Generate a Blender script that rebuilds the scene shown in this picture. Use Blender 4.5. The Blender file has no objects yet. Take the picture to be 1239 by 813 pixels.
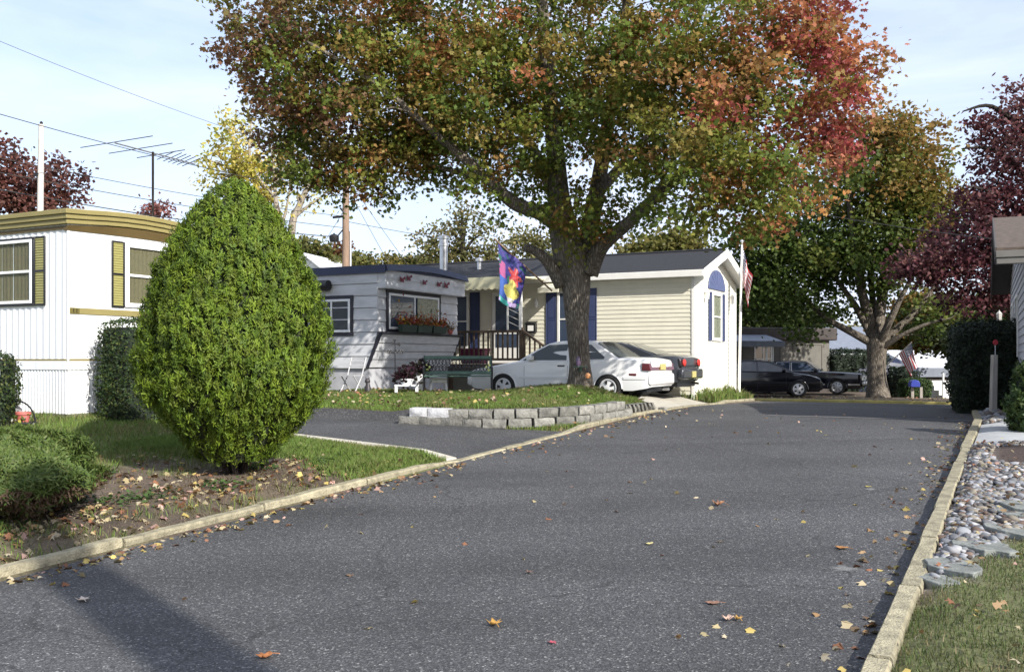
import bpy, bmesh, math, random
import numpy as np
from mathutils import Vector, Matrix, noise as mnoise

random.seed(7)
RNG = np.random.default_rng(11)
scene = bpy.context.scene
COL = scene.collection
R = math.radians
E, F = 1.9, 1180.0            # eye height above the near road, focal length in photo pixels
RD = Vector((.461, .887, 0)).normalized()     # along the road
QD = Vector((RD.y, -RD.x, 0))                 # across the road, to the right
TH = math.atan2(RD.y, RD.x)


def at(px, py, D):
    return Vector(((px - 619.5) / F * D, D, E - (py - 435) / F * D))


def uvxy(u, v):
    return (u * RD.x + v * QD.x, u * RD.y + v * QD.y)


def xyuv(x, y):
    return (x * RD.x + y * RD.y, x * QD.x + y * QD.y)


# ------------------------------------------------------------------ materials
def new_mat(name):
    m = bpy.data.materials.new(name)
    m.use_nodes = True
    nt = m.node_tree
    return m, nt, nt.nodes['Principled BSDF']


def M(name, col, rough=.6, var=.12, scale=6.0, bump=0.0, bscale=60.0, metal=0.0, coat=0.0, stretch=None, spec=None, fine=0.0):
    m, nt, b = new_mat(name)
    b.inputs['Roughness'].default_value = rough
    b.inputs['Metallic'].default_value = metal
    if coat:
        b.inputs['Coat Weight'].default_value = coat
        b.inputs['Coat Roughness'].default_value = .04
    if spec is not None:
        b.inputs['Specular IOR Level'].default_value = spec
    tc = nt.nodes.new('ShaderNodeTexCoord')
    mp = nt.nodes.new('ShaderNodeMapping')
    nt.links.new(tc.outputs['Object'], mp.inputs['Vector'])
    if stretch:
        mp.inputs['Scale'].default_value = stretch
    n = nt.nodes.new('ShaderNodeTexNoise')
    n.inputs['Scale'].default_value = scale
    n.inputs['Detail'].default_value = 6
    n.inputs['Roughness'].default_value = .6
    nt.links.new(mp.outputs['Vector'], n.inputs['Vector'])
    mr = nt.nodes.new('ShaderNodeMapRange')
    mr.inputs['From Min'].default_value = .3
    mr.inputs['From Max'].default_value = .7
    mr.inputs['To Min'].default_value = 1 - var
    mr.inputs['To Max'].default_value = 1 + var
    nt.links.new(n.outputs['Fac'], mr.inputs['Value'])
    mx = nt.nodes.new('ShaderNodeMix')
    mx.data_type = 'RGBA'
    mx.blend_type = 'MULTIPLY'
    mx.inputs['Factor'].default_value = 1
    mx.inputs['A'].default_value = (*col, 1)
    nt.links.new(mr.outputs['Result'], mx.inputs['B'])
    nt.links.new(mx.outputs['Result'], b.inputs['Base Color'])
    if bump:
        n2 = nt.nodes.new('ShaderNodeTexNoise')
        n2.inputs['Scale'].default_value = bscale
        n2.inputs['Detail'].default_value = 4
        nt.links.new(mp.outputs['Vector'], n2.inputs['Vector'])
        bp = nt.nodes.new('ShaderNodeBump')
        bp.inputs['Strength'].default_value = bump
        bp.inputs['Distance'].default_value = .02
        nt.links.new(n2.outputs['Fac'], bp.inputs['Height'])
        nt.links.new(bp.outputs['Normal'], b.inputs['Normal'])
    return m


def leaf_mat(name, trans=.35, rough=.55):
    m, nt, b = new_mat(name)
    a = nt.nodes.new('ShaderNodeAttribute')
    a.attribute_name = 'Col'
    b.inputs['Roughness'].default_value = rough
    b.inputs['Specular IOR Level'].default_value = .3
    nt.links.new(a.outputs['Color'], b.inputs['Base Color'])
    t = nt.nodes.new('ShaderNodeBsdfTranslucent')
    nt.links.new(a.outputs['Color'], t.inputs['Color'])
    mix = nt.nodes.new('ShaderNodeMixShader')
    mix.inputs['Fac'].default_value = trans
    nt.links.new(b.outputs[0], mix.inputs[1])
    nt.links.new(t.outputs[0], mix.inputs[2])
    nt.links.new(mix.outputs[0], nt.nodes['Material Output'].inputs['Surface'])
    return m


def attr_mat(name, rough=.8, scale=25.0, var=.35, bump=.6, bscale=40.0):
    """Colour attribute times fine noise (flags, ground)."""
    m = M(name, (1, 1, 1), rough, var, scale, bump, bscale)
    nt = m.node_tree
    mx = [n for n in nt.nodes if n.bl_idname == 'ShaderNodeMix'][0]
    a = nt.nodes.new('ShaderNodeAttribute')
    a.attribute_name = 'Col'
    nt.links.new(a.outputs['Color'], mx.inputs['A'])
    return m


def glass_mat(name, tint=(.03, .035, .04), rough=.04):
    m, nt, b = new_mat(name)
    b.inputs['Base Color'].default_value = (*tint, 1)
    b.inputs['Roughness'].default_value = rough
    b.inputs['Specular IOR Level'].default_value = .6
    b.inputs['Coat Weight'].default_value = .5
    return m


def clear_glass(name, keep=.75, tint=(.75, .8, .8)):
    m, nt, b = new_mat(name)
    b.inputs['Base Color'].default_value = (.05, .055, .06, 1)
    b.inputs['Roughness'].default_value = .03
    t = nt.nodes.new('ShaderNodeBsdfTransparent')
    t.inputs['Color'].default_value = (*tint, 1)
    mix = nt.nodes.new('ShaderNodeMixShader')
    mix.inputs['Fac'].default_value = keep
    nt.links.new(b.outputs[0], mix.inputs[1])
    nt.links.new(t.outputs[0], mix.inputs[2])
    nt.links.new(mix.outputs[0], nt.nodes['Material Output'].inputs['Surface'])
    return m


def asphalt_mat(name, base=.075, crack=True):
    m, nt, b = new_mat(name)
    N, L = nt.nodes.new, nt.links.new
    tc = N('ShaderNodeTexCoord')
    o = tc.outputs['Object']
    v = N('ShaderNodeTexVoronoi'); v.inputs['Scale'].default_value = 88
    L(o, v.inputs['Vector'])
    sep = N('ShaderNodeSeparateColor'); L(v.outputs['Color'], sep.inputs['Color'])
    r = N('ShaderNodeValToRGB')
    el = r.color_ramp.elements
    el[0].position = 0; el[0].color = (base * .42, base * .42, base * .46, 1)
    el[1].position = 1; el[1].color = (.24, .235, .225, 1)
    for p, k in ((.55, .88), (.84, 1.25), (.95, 1.8)):
        e = el.new(p); e.color = (base * k, base * k * 1.0, base * k * 1.02, 1)
    L(sep.outputs[0], r.inputs['Fac'])
    n = N('ShaderNodeTexNoise'); n.inputs['Scale'].default_value = .45; n.inputs['Detail'].default_value = 8
    L(o, n.inputs['Vector'])
    mr = N('ShaderNodeMapRange')
    mr.inputs['From Min'].default_value = .3; mr.inputs['From Max'].default_value = .7
    mr.inputs['To Min'].default_value = .78; mr.inputs['To Max'].default_value = 1.22
    L(n.outputs['Fac'], mr.inputs['Value'])
    mx = N('ShaderNodeMix'); mx.data_type = 'RGBA'; mx.blend_type = 'MULTIPLY'
    mx.inputs['Factor'].default_value = 1
    L(r.outputs['Color'], mx.inputs['A']); L(mr.outputs['Result'], mx.inputs['B'])
    n3 = N('ShaderNodeTexNoise'); n3.inputs['Scale'].default_value = 130; n3.inputs['Detail'].default_value = 3
    L(o, n3.inputs['Vector'])
    mr3 = N('ShaderNodeMapRange')
    mr3.inputs['From Min'].default_value = .3; mr3.inputs['From Max'].default_value = .7
    mr3.inputs['To Min'].default_value = .6; mr3.inputs['To Max'].default_value = 1.4
    L(n3.outputs['Fac'], mr3.inputs['Value'])
    mx2 = N('ShaderNodeMix'); mx2.data_type = 'RGBA'; mx2.blend_type = 'MULTIPLY'
    mx2.inputs['Factor'].default_value = 1
    # tyre-worn lanes, broad patches and a few hairline cracks
    sx = N('ShaderNodeMapping'); sx.inputs['Rotation'].default_value = (0, 0, -TH); sx.inputs['Scale'].default_value = (.05, .9, 1)
    L(o, sx.inputs['Vector'])
    nw = N('ShaderNodeTexNoise'); nw.inputs['Scale'].default_value = 1.1; nw.inputs['Detail'].default_value = 5; L(sx.outputs['Vector'], nw.inputs['Vector'])
    mw = N('ShaderNodeMapRange'); mw.inputs['From Min'].default_value = .3; mw.inputs['From Max'].default_value = .7; mw.inputs['To Min'].default_value = .80; mw.inputs['To Max'].default_value = 1.2
    L(nw.outputs['Fac'], mw.inputs['Value'])
    wv = N('ShaderNodeVectorMath'); wv.operation = 'MULTIPLY_ADD'; wv.inputs[1].default_value = (1.6, 1.6, 0)
    nz_ = N('ShaderNodeTexNoise'); nz_.inputs['Scale'].default_value = .8; nz_.inputs['Detail'].default_value = 6; L(o, nz_.inputs['Vector'])
    L(nz_.outputs['Color'], wv.inputs[0]); L(o, wv.inputs[2])
    vc = N('ShaderNodeTexVoronoi'); vc.feature = 'DISTANCE_TO_EDGE'; vc.inputs['Scale'].default_value = .23; L(wv.outputs[0], vc.inputs['Vector'])
    mc = N('ShaderNodeMapRange'); mc.inputs['From Min'].default_value = .0012; mc.inputs['From Max'].default_value = .0045; mc.inputs['To Min'].default_value = .62; mc.inputs['To Max'].default_value = 1
    L(vc.outputs['Distance'], mc.inputs['Value'])
    mq = N('ShaderNodeMath'); mq.operation = 'MULTIPLY'; L(mw.outputs['Result'], mq.inputs[0]); L(mc.outputs['Result'], mq.inputs[1])
    mx0 = N('ShaderNodeMix'); mx0.data_type = 'RGBA'; mx0.blend_type = 'MULTIPLY'; mx0.inputs['Factor'].default_value = 1
    L(mx.outputs['Result'], mx0.inputs['A']); L(mq.outputs[0], mx0.inputs['B'])
    L(mx0.outputs['Result'], mx2.inputs['A']); L(mr3.outputs['Result'], mx2.inputs['B'])
    L(mx2.outputs['Result'], b.inputs['Base Color'])
    b.inputs['Roughness'].default_value = .82
    bp = N('ShaderNodeBump'); bp.inputs['Strength'].default_value = .55; bp.inputs['Distance'].default_value = .008
    L(v.outputs['Distance'], bp.inputs['Height'])
    L(bp.outputs['Normal'], b.inputs['Normal'])
    return m


def island_var(m, lo=.7, hi=1.3):
    nt = m.node_tree
    mx = [n for n in nt.nodes if n.bl_idname == 'ShaderNodeMix'][0]
    g = nt.nodes.new('ShaderNodeNewGeometry')
    mr = nt.nodes.new('ShaderNodeMapRange'); mr.inputs['To Min'].default_value = lo; mr.inputs['To Max'].default_value = hi
    nt.links.new(g.outputs['Random Per Island'], mr.inputs['Value'])
    m2 = nt.nodes.new('ShaderNodeMix'); m2.data_type = 'RGBA'; m2.blend_type = 'MULTIPLY'; m2.inputs['Factor'].default_value = 1
    nt.links.new(mx.outputs['Result'], m2.inputs['A']); nt.links.new(mr.outputs['Result'], m2.inputs['B'])
    nt.links.new(m2.outputs['Result'], nt.nodes['Principled BSDF'].inputs['Base Color'])
    return m


def patch_mat(name, col):
    m = M(name, col, .9, .4, 26, .3, 60)
    nt = m.node_tree
    a = nt.nodes.new('ShaderNodeAttribute'); a.attribute_name = 'Col'
    n = nt.nodes.new('ShaderNodeTexNoise'); n.inputs['Scale'].default_value = 30; n.inputs['Detail'].default_value = 6
    ad = nt.nodes.new('ShaderNodeMath'); ad.operation = 'ADD'
    nt.links.new(a.outputs['Fac'], ad.inputs[0]); nt.links.new(n.outputs['Fac'], ad.inputs[1])
    mr = nt.nodes.new('ShaderNodeMapRange'); mr.inputs['From Min'].default_value = .72; mr.inputs['From Max'].default_value = 1.15
    mr.inputs['To Max'].default_value = .85
    nt.links.new(ad.outputs[0], mr.inputs['Value'])
    t = nt.nodes.new('ShaderNodeBsdfTransparent')
    mx = nt.nodes.new('ShaderNodeMixShader')
    nt.links.new(mr.outputs['Result'], mx.inputs['Fac']); nt.links.new(t.outputs[0], mx.inputs[1]); nt.links.new(nt.nodes['Principled BSDF'].outputs[0], mx.inputs[2])
    nt.links.new(mx.outputs[0], nt.nodes['Material Output'].inputs['Surface'])
    return m


def bark_mat(name, ridge, furrow):
    m, nt, b = new_mat(name)
    N, L = nt.nodes.new, nt.links.new
    tc = N('ShaderNodeTexCoord'); mp = N('ShaderNodeMapping'); mp.inputs['Scale'].default_value = (1, 1, .16)
    L(tc.outputs['Object'], mp.inputs['Vector'])
    wn = N('ShaderNodeTexNoise'); wn.inputs['Scale'].default_value = 5; L(mp.outputs['Vector'], wn.inputs['Vector'])
    va = N('ShaderNodeVectorMath'); va.operation = 'MULTIPLY_ADD'; va.inputs[1].default_value = (.09, .09, .09)
    L(wn.outputs['Color'], va.inputs[0]); L(mp.outputs['Vector'], va.inputs[2])
    v = N('ShaderNodeTexVoronoi'); v.feature = 'DISTANCE_TO_EDGE'; v.inputs['Scale'].default_value = 27
    L(va.outputs[0], v.inputs['Vector'])
    r = N('ShaderNodeValToRGB'); r.color_ramp.elements[0].color = (*furrow, 1); r.color_ramp.elements[1].color = (*ridge, 1)
    r.color_ramp.elements[0].position = .02; r.color_ramp.elements[1].position = .34
    L(v.outputs['Distance'], r.inputs['Fac'])
    n = N('ShaderNodeTexNoise'); n.inputs['Scale'].default_value = 1.6; n.inputs['Detail'].default_value = 8; n.inputs['Roughness'].default_value = .7
    L(tc.outputs['Object'], n.inputs['Vector'])
    mr = N('ShaderNodeMapRange'); mr.inputs['From Min'].default_value = .3; mr.inputs['From Max'].default_value = .7; mr.inputs['To Min'].default_value = .55; mr.inputs['To Max'].default_value = 1.45
    L(n.outputs['Fac'], mr.inputs['Value'])
    mx = N('ShaderNodeMix'); mx.data_type = 'RGBA'; mx.blend_type = 'MULTIPLY'; mx.inputs['Factor'].default_value = 1
    L(r.outputs['Color'], mx.inputs['A']); L(mr.outputs['Result'], mx.inputs['B'])
    L(mx.outputs['Result'], b.inputs['Base Color'])
    b.inputs['Roughness'].default_value = .95; b.inputs['Specular IOR Level'].default_value = .2
    bp = N('ShaderNodeBump'); bp.inputs['Strength'].default_value = .9; bp.inputs['Distance'].default_value = .05
    L(v.outputs['Distance'], bp.inputs['Height']); L(bp.outputs['Normal'], b.inputs['Normal'])
    return m


def shingle_mat(name, col):
    m = M(name, col, .9, .3, 9, .3, 90)
    return m


mt = dict(
    asphalt=asphalt_mat('road asphalt', .058),
    asphalt2=asphalt_mat('driveway asphalt', .05),
    kerb=island_var(M('cream concrete kerb', (.29, .26, .175), .9, .42, 9, .9, 60), .85, 1.12),
    concrete=M('pale concrete', (.46, .43, .36), .85, .18, 4, .35, 80),
    slab=M('grey concrete slab', (.36, .37, .37), .85, .15, 3, .3, 80),
    ground=attr_mat('ground soil and thatch', .95, 28, .45, .8, 35),
    blade=leaf_mat('grass blade', .3, .6),
    leaf=leaf_mat('tree leaf', .46),
    needle=leaf_mat('conifer spray', .22, .6),
    dryleaf=leaf_mat('fallen leaf', .15, .7),
    bark=bark_mat('maple bark', (.25, .22, .18), (.09, .075, .06)),
    barkdark=bark_mat('dark bark', (.07, .058, .05), (.015, .012, .01)),
    barkpale=M('pale bark', (.28, .24, .19), .9, .3, 6, .6, 22, stretch=(2, 2, .5)),
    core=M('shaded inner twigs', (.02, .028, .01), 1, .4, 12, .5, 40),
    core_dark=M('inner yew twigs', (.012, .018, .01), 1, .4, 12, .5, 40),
    white=M('white painted metal', (.78, .79, .80), .45, .07, 5, stretch=(2, 2, .25)),
    whitesat=M('white vinyl', (.80, .79, .75), .5, .04, 3),
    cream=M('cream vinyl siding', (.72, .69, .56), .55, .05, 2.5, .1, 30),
    creamend=M('sunlit cream siding', (.80, .78, .68), .55, .04, 2.5, .1, 30),  # lighter copy of the cream siding, sunlight painted into the gable end
    greysid=M('weathered pale grey siding', (.52, .525, .54), .7, .16, 3, .2, 20, stretch=(1, .5, 2)),
    skirt=M('grey skirting', (.38, .38, .40), .75, .15, 4),
    olive=M('olive green trim', (.25, .21, .08), .55, .08, 4),
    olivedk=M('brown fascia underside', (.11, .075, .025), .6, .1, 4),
    shut=M('yellow green louvre', (.27, .25, .085), .5, .08, 4),
    navy=M('navy blue trim', (.022, .03, .075), .5, .15, 4),
    shutnavy=M('slate blue shutter', (.04, .055, .13), .5, .08, 4),
    arch=M('dusty blue fan panel', (.085, .11, .22), .5, .08, 4),
    black=M('black painted metal', (.012, .012, .014), .4, .1, 5),
    darkframe=M('dark window surround', (.02, .02, .03), .5, .1, 5),
    shing=shingle_mat('charcoal shingles', (.015, .016, .020)),
    shingbr=shingle_mat('brown shingles', (.095, .072, .056)),
    rooftop=M('silver roof coating', (.5, .5, .5), .6, .15, 2),
    glass=glass_mat('dark window glass'),
    glassb=glass_mat('bluish window glass', (.05, .07, .11)),
    clear=clear_glass('clear window glass', .88, (.95, .97, .96)),
    carglass=clear_glass('car window glass', .42, (.55, .6, .62)),
    drape=M('tan pleated drape', (.20, .17, .09), .9, .1, 8),
    lace=M('pale lace curtain', (.30, .30, .22), .9, .35, 14),
    wood=M('brown stained deck wood', (.085, .058, .04), .8, .25, 8, .3, 40),
    oldwood=M('weathered grey wood', (.36, .33, .29), .9, .25, 6, .5, 30, stretch=(3, 3, .5)),
    polewood=M('brown utility pole wood', (.25, .17, .12), .9, .25, 6, .5, 30, stretch=(3, 3, .4)),
    polepale=M('bleached pole wood', (.55, .52, .48), .9, .15, 6, .4, 30, stretch=(3, 3, .4)),
    galv=M('galvanised steel', (.55, .56, .58), .35, .1, 6, metal=.8),
    alu=M('aluminium', (.7, .7, .7), .4, .1, 6, metal=.6),
    block=island_var(M('split face wall block', (.19, .185, .165), .95, .4, 9, 1.0, 26)),
    blockpale=M('pale cap stone', (.45, .45, .46), .9, .12, 6, .7, 26),
    flag=M('blue grey flagstone', (.17, .18, .165), .85, .35, 7, .7, 25),
    red=M('red', (.5, .035, .03), .5, .1, 5),
    usred=M('flag red', (.42, .03, .045), .75, .06, 5),
    uswhite=M('flag white', (.78, .77, .76), .75, .05, 5),
    usblue=M('flag navy', (.03, .04, .13), .75, .06, 5),
    bannercloth=attr_mat('printed banner cloth', .7, 14, .12, .1, 30),
    green=M('green painted iron', (.05, .105, .075), .55, .2, 8),
    pinkpot=M('terracotta pink pot', (.5, .14, .12), .6, .1, 6),
    purplepot=M('purple plastic', (.20, .03, .09), .5, .1, 6),
    greenbox=M('dark green planter', (.018, .035, .025), .6, .2, 6),
    carwhite=M('white car paint', (.78, .78, .77), .3, .02, 2, coat=.6),
    carwhite2=M('white car trim', (.70, .70, .69), .4, .03, 2),
    carblack=M('black car paint', (.006, .006, .010), .10, .1, 2, coat=.6, spec=.35),
    carnavy=M('midnight car paint', (.007, .008, .014), .10, .1, 2, coat=.6, spec=.35),
    carcharcoal=M('charcoal car paint', (.028, .031, .038), .3, .1, 2, coat=.7),
    tyre=M('tyre rubber', (.018, .018, .018), .85, .15, 10),
    alloy=M('alloy rim', (.62, .62, .62), .35, .06, 6, metal=.5),
    cover=M('white wheel cover', (.74, .74, .74), .4, .05, 6),
    tail=M('tail lamp red', (.10, .008, .014), .2, .1, 8, coat=.5),
    taildark=M('smoked lamp surround', (.02, .015, .015), .2, .1, 8, coat=.5),
    amber=M('amber lens', (.5, .16, .02), .25, .05, 8, coat=.4),
    lens=M('headlamp lens', (.72, .74, .76), .15, .05, 8, coat=.6),
    plate=M('yellow plate', (.48, .42, .16), .5, .08, 12),
    trimgrey=M('grey rubber trim', (.2, .2, .21), .6, .1, 5),
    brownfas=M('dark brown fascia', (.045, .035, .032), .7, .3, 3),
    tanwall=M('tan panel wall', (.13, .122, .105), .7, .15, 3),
    slategrey=M('slate awning', (.16, .18, .22), .6, .12, 4),
    blueplastic=M('blue plastic', (.03, .05, .32), .5, .08, 5),
    wallgrey=M('grey clapboard', (.42, .43, .46), .6, .08, 3),
    soffit=M('brown soffit', (.07, .062, .058), .8, .1, 5),
    gutter=M('taupe gutter', (.15, .14, .125), .5, .08, 5),
    pebble=leaf_mat('river pebble', 0.0, .7),
    wire=M('power wire', (.03, .03, .03), .6, .1, 5),
    butter=M('dark red butterfly', (.15, .012, .03), .5, .15, 9),
    beige=M('beige metal awning', (.70, .66, .44), .5, .06, 4),
    cream2=M('cream canopy', (.66, .63, .50), .6, .08, 5),
    tarp=M('dark blue vinyl cover', (.018, .026, .06), .5, .15, 3),
    farroof=M('pale far roof', (.62, .63, .66), .6, .06, 3),
    swale=M('pale drain strip', (.13, .13, .13), .85, .15, 6, .3, 60),
    stain=patch_mat('pale worn patch', (.17, .17, .165)),
)


# ------------------------------------------------------------------ object helpers
def tag(o, label=None, cat=None, group=None, kind=None):
    if label: o['label'] = label
    if cat: o['category'] = cat
    if group: o['group'] = group
    if kind: o['kind'] = kind
    return o


def thing(name, label, cat, loc=(0, 0, 0), rz=0.0, group=None):
    o = bpy.data.objects.new(name, None)
    COL.objects.link(o)
    o.location = loc
    o.rotation_euler = (0, 0, rz)
    o.empty_display_size = .2
    return tag(o, label, cat, group)


def dup(root, loc=None, rz=None, label=None, group=None):
    def cp(o, parent):
        c = o.copy(); COL.objects.link(c); c.parent = parent
        for ch in o.children: cp(ch, c)
        return c
    kids = list(root.children)
    r = root.copy(); COL.objects.link(r)
    for ch in kids: cp(ch, r)
    if loc is not None: r.location = loc
    if rz is not None: r.rotation_euler = (0, 0, rz)
    if label: r['label'] = label
    if group: r['group'] = group
    return r


def catmull(pts, rad, sub=5):
    P = [Vector(p) for p in pts]
    out, ro = [], []
    n = len(P)
    for i in range(n - 1):
        p0, p1, p2, p3 = P[max(i - 1, 0)], P[i], P[i + 1], P[min(i + 2, n - 1)]
        for k in range(sub):
            t = k / sub
            out.append(.5 * ((2 * p1) + (p2 - p0) * t + (2 * p0 - 5 * p1 + 4 * p2 - p3) * t * t + (3 * p1 - p0 - 3 * p2 + p3) * t ** 3))
            ro.append(rad[i] + (rad[i + 1] - rad[i]) * t)
    out.append(P[-1]); ro.append(rad[-1])
    return out, ro


class MB:
    def __init__(self):
        self.v, self.f, self.m = [], [], []

    def add(self, verts, faces, mi=0):
        o = len(self.v)
        self.v += [tuple(p) for p in verts]
        self.f += [tuple(i + o for i in f) for f in faces]
        self.m += [mi] * len(faces)
        return self

    def hexa(self, p, mi=0):
        """eight corners: four below, four above, both in the same turning order"""
        return self.add(p, [(3, 2, 1, 0), (4, 5, 6, 7), (0, 1, 5, 4), (1, 2, 6, 5), (2, 3, 7, 6), (3, 0, 4, 7)], mi)

    def box(self, x0, x1, y0, y1, z0, z1, mi=0, T=None):
        p = [(x0, y0, z0), (x1, y0, z0), (x1, y1, z0), (x0, y1, z0), (x0, y0, z1), (x1, y0, z1), (x1, y1, z1), (x0, y1, z1)]
        if T: p = [T(*q) for q in p]
        return self.hexa(p, mi)

    def prism(self, poly, fn, a, b, mi=0):
        """poly of 2-D points, fn(p, q, depth) -> 3-D"""
        n = len(poly)
        vs = [fn(p[0], p[1], a) for p in poly] + [fn(p[0], p[1], b) for p in poly]
        fs = [tuple(range(n))[::-1], tuple(range(n, 2 * n))] + [(i, (i + 1) % n, n + (i + 1) % n, n + i) for i in range(n)]
        return self.add(vs, fs, mi)

    def tube(self, pts, rad, n=8, mi=0, cap=True, wob=0.0):
        pts = [Vector(p) for p in pts]
        if not hasattr(rad, '__len__'): rad = [rad] * len(pts)
        vs, fs = [], []
        prev = None
        for i, p in enumerate(pts):
            d = (pts[min(i + 1, len(pts) - 1)] - pts[max(i - 1, 0)])
            d = d.normalized() if d.length > 1e-9 else Vector((0, 0, 1))
            if prev is None:
                a = d.orthogonal().normalized()
            else:
                a = (prev - d * prev.dot(d))
                a = a.normalized() if a.length > 1e-6 else d.orthogonal().normalized()
            prev = a
            b = d.cross(a)
            for k in range(n):
                t = 2 * math.pi * k / n
                r = rad[i]
                q = a * math.cos(t) + b * math.sin(t)
                if wob:
                    w = p + q * r
                    r *= 1 + wob * (mnoise.noise(Vector((w.x * 2.2, w.y * 2.2, w.z * .7))) + .5 * math.sin(t * 5 + w.z * .6) * .5)
                vs.append(p + q * r)
        for i in range(len(pts) - 1):
            for k in range(n):
                fs.append((i * n + k, i * n + (k + 1) % n, (i + 1) * n + (k + 1) % n, (i + 1) * n + k))
        if cap:
            fs.append(tuple(range(n))[::-1]); fs.append(tuple(range((len(pts) - 1) * n, len(pts) * n)))
        return self.add(vs, fs, mi)

    def lathe(self, prof, n=20, mi=0, T=None, arc=2 * math.pi):
        """prof of (radius, height)"""
        vs, fs = [], []
        full = abs(arc - 2 * math.pi) < 1e-6
        for r, h in prof:
            for k in range(n):
                t = arc * k / (n if full else n - 1)
                p = (r * math.cos(t), r * math.sin(t), h)
                vs.append(T(*p) if T else p)
        for i in range(len(prof) - 1):
            for k in range(n if full else n - 1):
                k2 = (k + 1) % n
                fs.append((i * n + k, i * n + k2, (i + 1) * n + k2, (i + 1) * n + k))
        return self.add(vs, fs, mi)

    def build(self, name, mats, parent=None, smooth=False, bevel=0.0, seg=2, recalc=True, angle=35):
        me = bpy.data.meshes.new(name)
        me.from_pydata(self.v, [], self.f)
        mats = mats if isinstance(mats, (list, tuple)) else [mats]
        for m in mats: me.materials.append(m)
        if len(mats) > 1: me.polygons.foreach_set('material_index', self.m)
        if recalc:
            bm = bmesh.new(); bm.from_mesh(me)
            bmesh.ops.recalc_face_normals(bm, faces=bm.faces)
            bm.to_mesh(me); bm.free()
        if smooth or bevel:
            me.polygons.foreach_set('use_smooth', [True] * len(me.polygons))
            me.set_sharp_from_angle(angle=R(angle))
        me.update()
        o = bpy.data.objects.new(name, me)
        COL.objects.link(o)
        if parent: o.parent = parent
        if bevel:
            b = o.modifiers.new('bevel', 'BEVEL'); b.width = bevel; b.segments = seg; b.limit_method = 'ANGLE'; b.angle_limit = R(35)
            b.harden_normals = False
        return o


def fast_mesh(name, verts, nper, mat, parent=None, cols=None, smooth=False, faces=None):
    """verts (N*nper,3): N polygons of nper corners; or explicit faces (K, nper) index array."""
    me = bpy.data.meshes.new(name)
    verts = np.asarray(verts, np.float32)
    nv = len(verts)
    idx = np.arange(nv, dtype=np.int32) if faces is None else np.asarray(faces, np.int32).ravel()
    nf = len(idx) // nper
    me.vertices.add(nv); me.vertices.foreach_set('co', verts.ravel())
    me.loops.add(len(idx)); me.loops.foreach_set('vertex_index', idx)
    me.polygons.add(nf); me.polygons.foreach_set('loop_start', np.arange(nf, dtype=np.int32) * nper)
    me.update(calc_edges=True)
    if smooth: me.polygons.foreach_set('use_smooth', np.ones(nf, bool))
    if cols is not None:
        a = me.color_attributes.new('Col', 'FLOAT_COLOR', 'POINT')
        c = np.ones((nv, 4), np.float32); c[:, :3] = cols
        a.data.foreach_set('color', c.ravel())
    me.materials.append(mat)
    me.validate()
    o = bpy.data.objects.new(name, me)
    COL.objects.link(o)
    if parent: o.parent = parent
    return o


MAPLE = np.array([(0, -.48), (.42, -.38), (.27, -.05), (.52, .22), (.2, .2), (0, .56), (-.2, .2), (-.52, .22), (-.27, -.05), (-.42, -.38)])
OVAL = np.array([(0, -.5), (.28, -.1), (.2, .3), (0, .5), (-.2, .3), (-.28, -.1)])
RHOMB = np.array([(0, -.5), (.4, 0), (0, .5), (-.4, 0)])
SPRAY = np.array([(0, -.5), (.2, -.15), (.12, .1), (.24, .3), (0, .55), (-.24, .3), (-.12, .1), (-.2, -.15)])


def split_parts(o):
    """one object per connected piece of a part's mesh"""
    me = o.data
    par = list(range(len(me.vertices)))
    def find(i):
        while par[i] != i:
            par[i] = par[par[i]]; i = par[i]
        return i
    for e in me.edges:
        a, b = find(e.vertices[0]), find(e.vertices[1])
        if a != b: par[a] = b
    groups = {}
    for f in me.polygons: groups.setdefault(find(f.vertices[0]), []).append(f.index)
    if len(groups) < 2: return [o]
    out = []
    for fs in groups.values():
        bm = bmesh.new(); bm.from_mesh(me); bm.faces.ensure_lookup_table()
        keep = set(fs)
        bmesh.ops.delete(bm, geom=[f for f in bm.faces if f.index not in keep], context='FACES')
        m2 = bpy.data.meshes.new(o.name); bm.to_mesh(m2); bm.free()
        for mm_ in me.materials: m2.materials.append(mm_)
        c = o.copy(); c.data = m2; COL.objects.link(c); c.parent = o.parent
        out.append(c)
    bpy.data.objects.remove(o)
    return out


def unit(a):
    return a / np.maximum(np.linalg.norm(a, axis=-1, keepdims=True), 1e-9)


def leaf_cards(name, cen, nrm, tan, size, cols, tmpl, mat, parent=None, bend=.18):
    """One small bent leaf polygon per centre; tan is the direction of the leaf tip."""
    n = len(cen)
    nrm = unit(nrm)
    tan = unit(tan - nrm * np.sum(tan * nrm, 1, keepdims=True))
    bi = np.cross(nrm, tan)
    k = len(tmpl)
    tx, ty = tmpl[:, 0], tmpl[:, 1]
    s = size[:, None, None]
    v = cen[:, None, :] + s * (bi[:, None, :] * tx[None, :, None] + tan[:, None, :] * ty[None, :, None] - nrm[:, None, :] * (bend * (np.abs(tx) + np.maximum(ty, 0) * .8))[None, :, None])
    return fast_mesh(name, v.reshape(-1, 3), k, mat, parent, np.repeat(cols, k, axis=0))


def rdir(n):
    return unit(RNG.normal(size=(n, 3)))


# ------------------------------------------------------------------ terrain
_ku = np.arange(-80, 700, .1)
_kz = np.interp(_ku, [-80, -20, 18, 20.5, 23, 30, 36.6, 45, 120, 700], [-2.2, -.766, .69, .755, .775, .62, .34, .30, .25, 0])
_g = np.exp(-.5 * (np.arange(-30, 31) / 10.) ** 2); _g /= _g.sum()
_kz = np.convolve(np.pad(_kz, 30, mode='edge'), _g, mode='valid')


def road_z(u):
    return np.interp(u, _ku, _kz)


def sstep(a, b, x):
    t = np.clip((x - a) / (b - a), 0, 1)
    return t * t * (3 - 2 * t)


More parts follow.
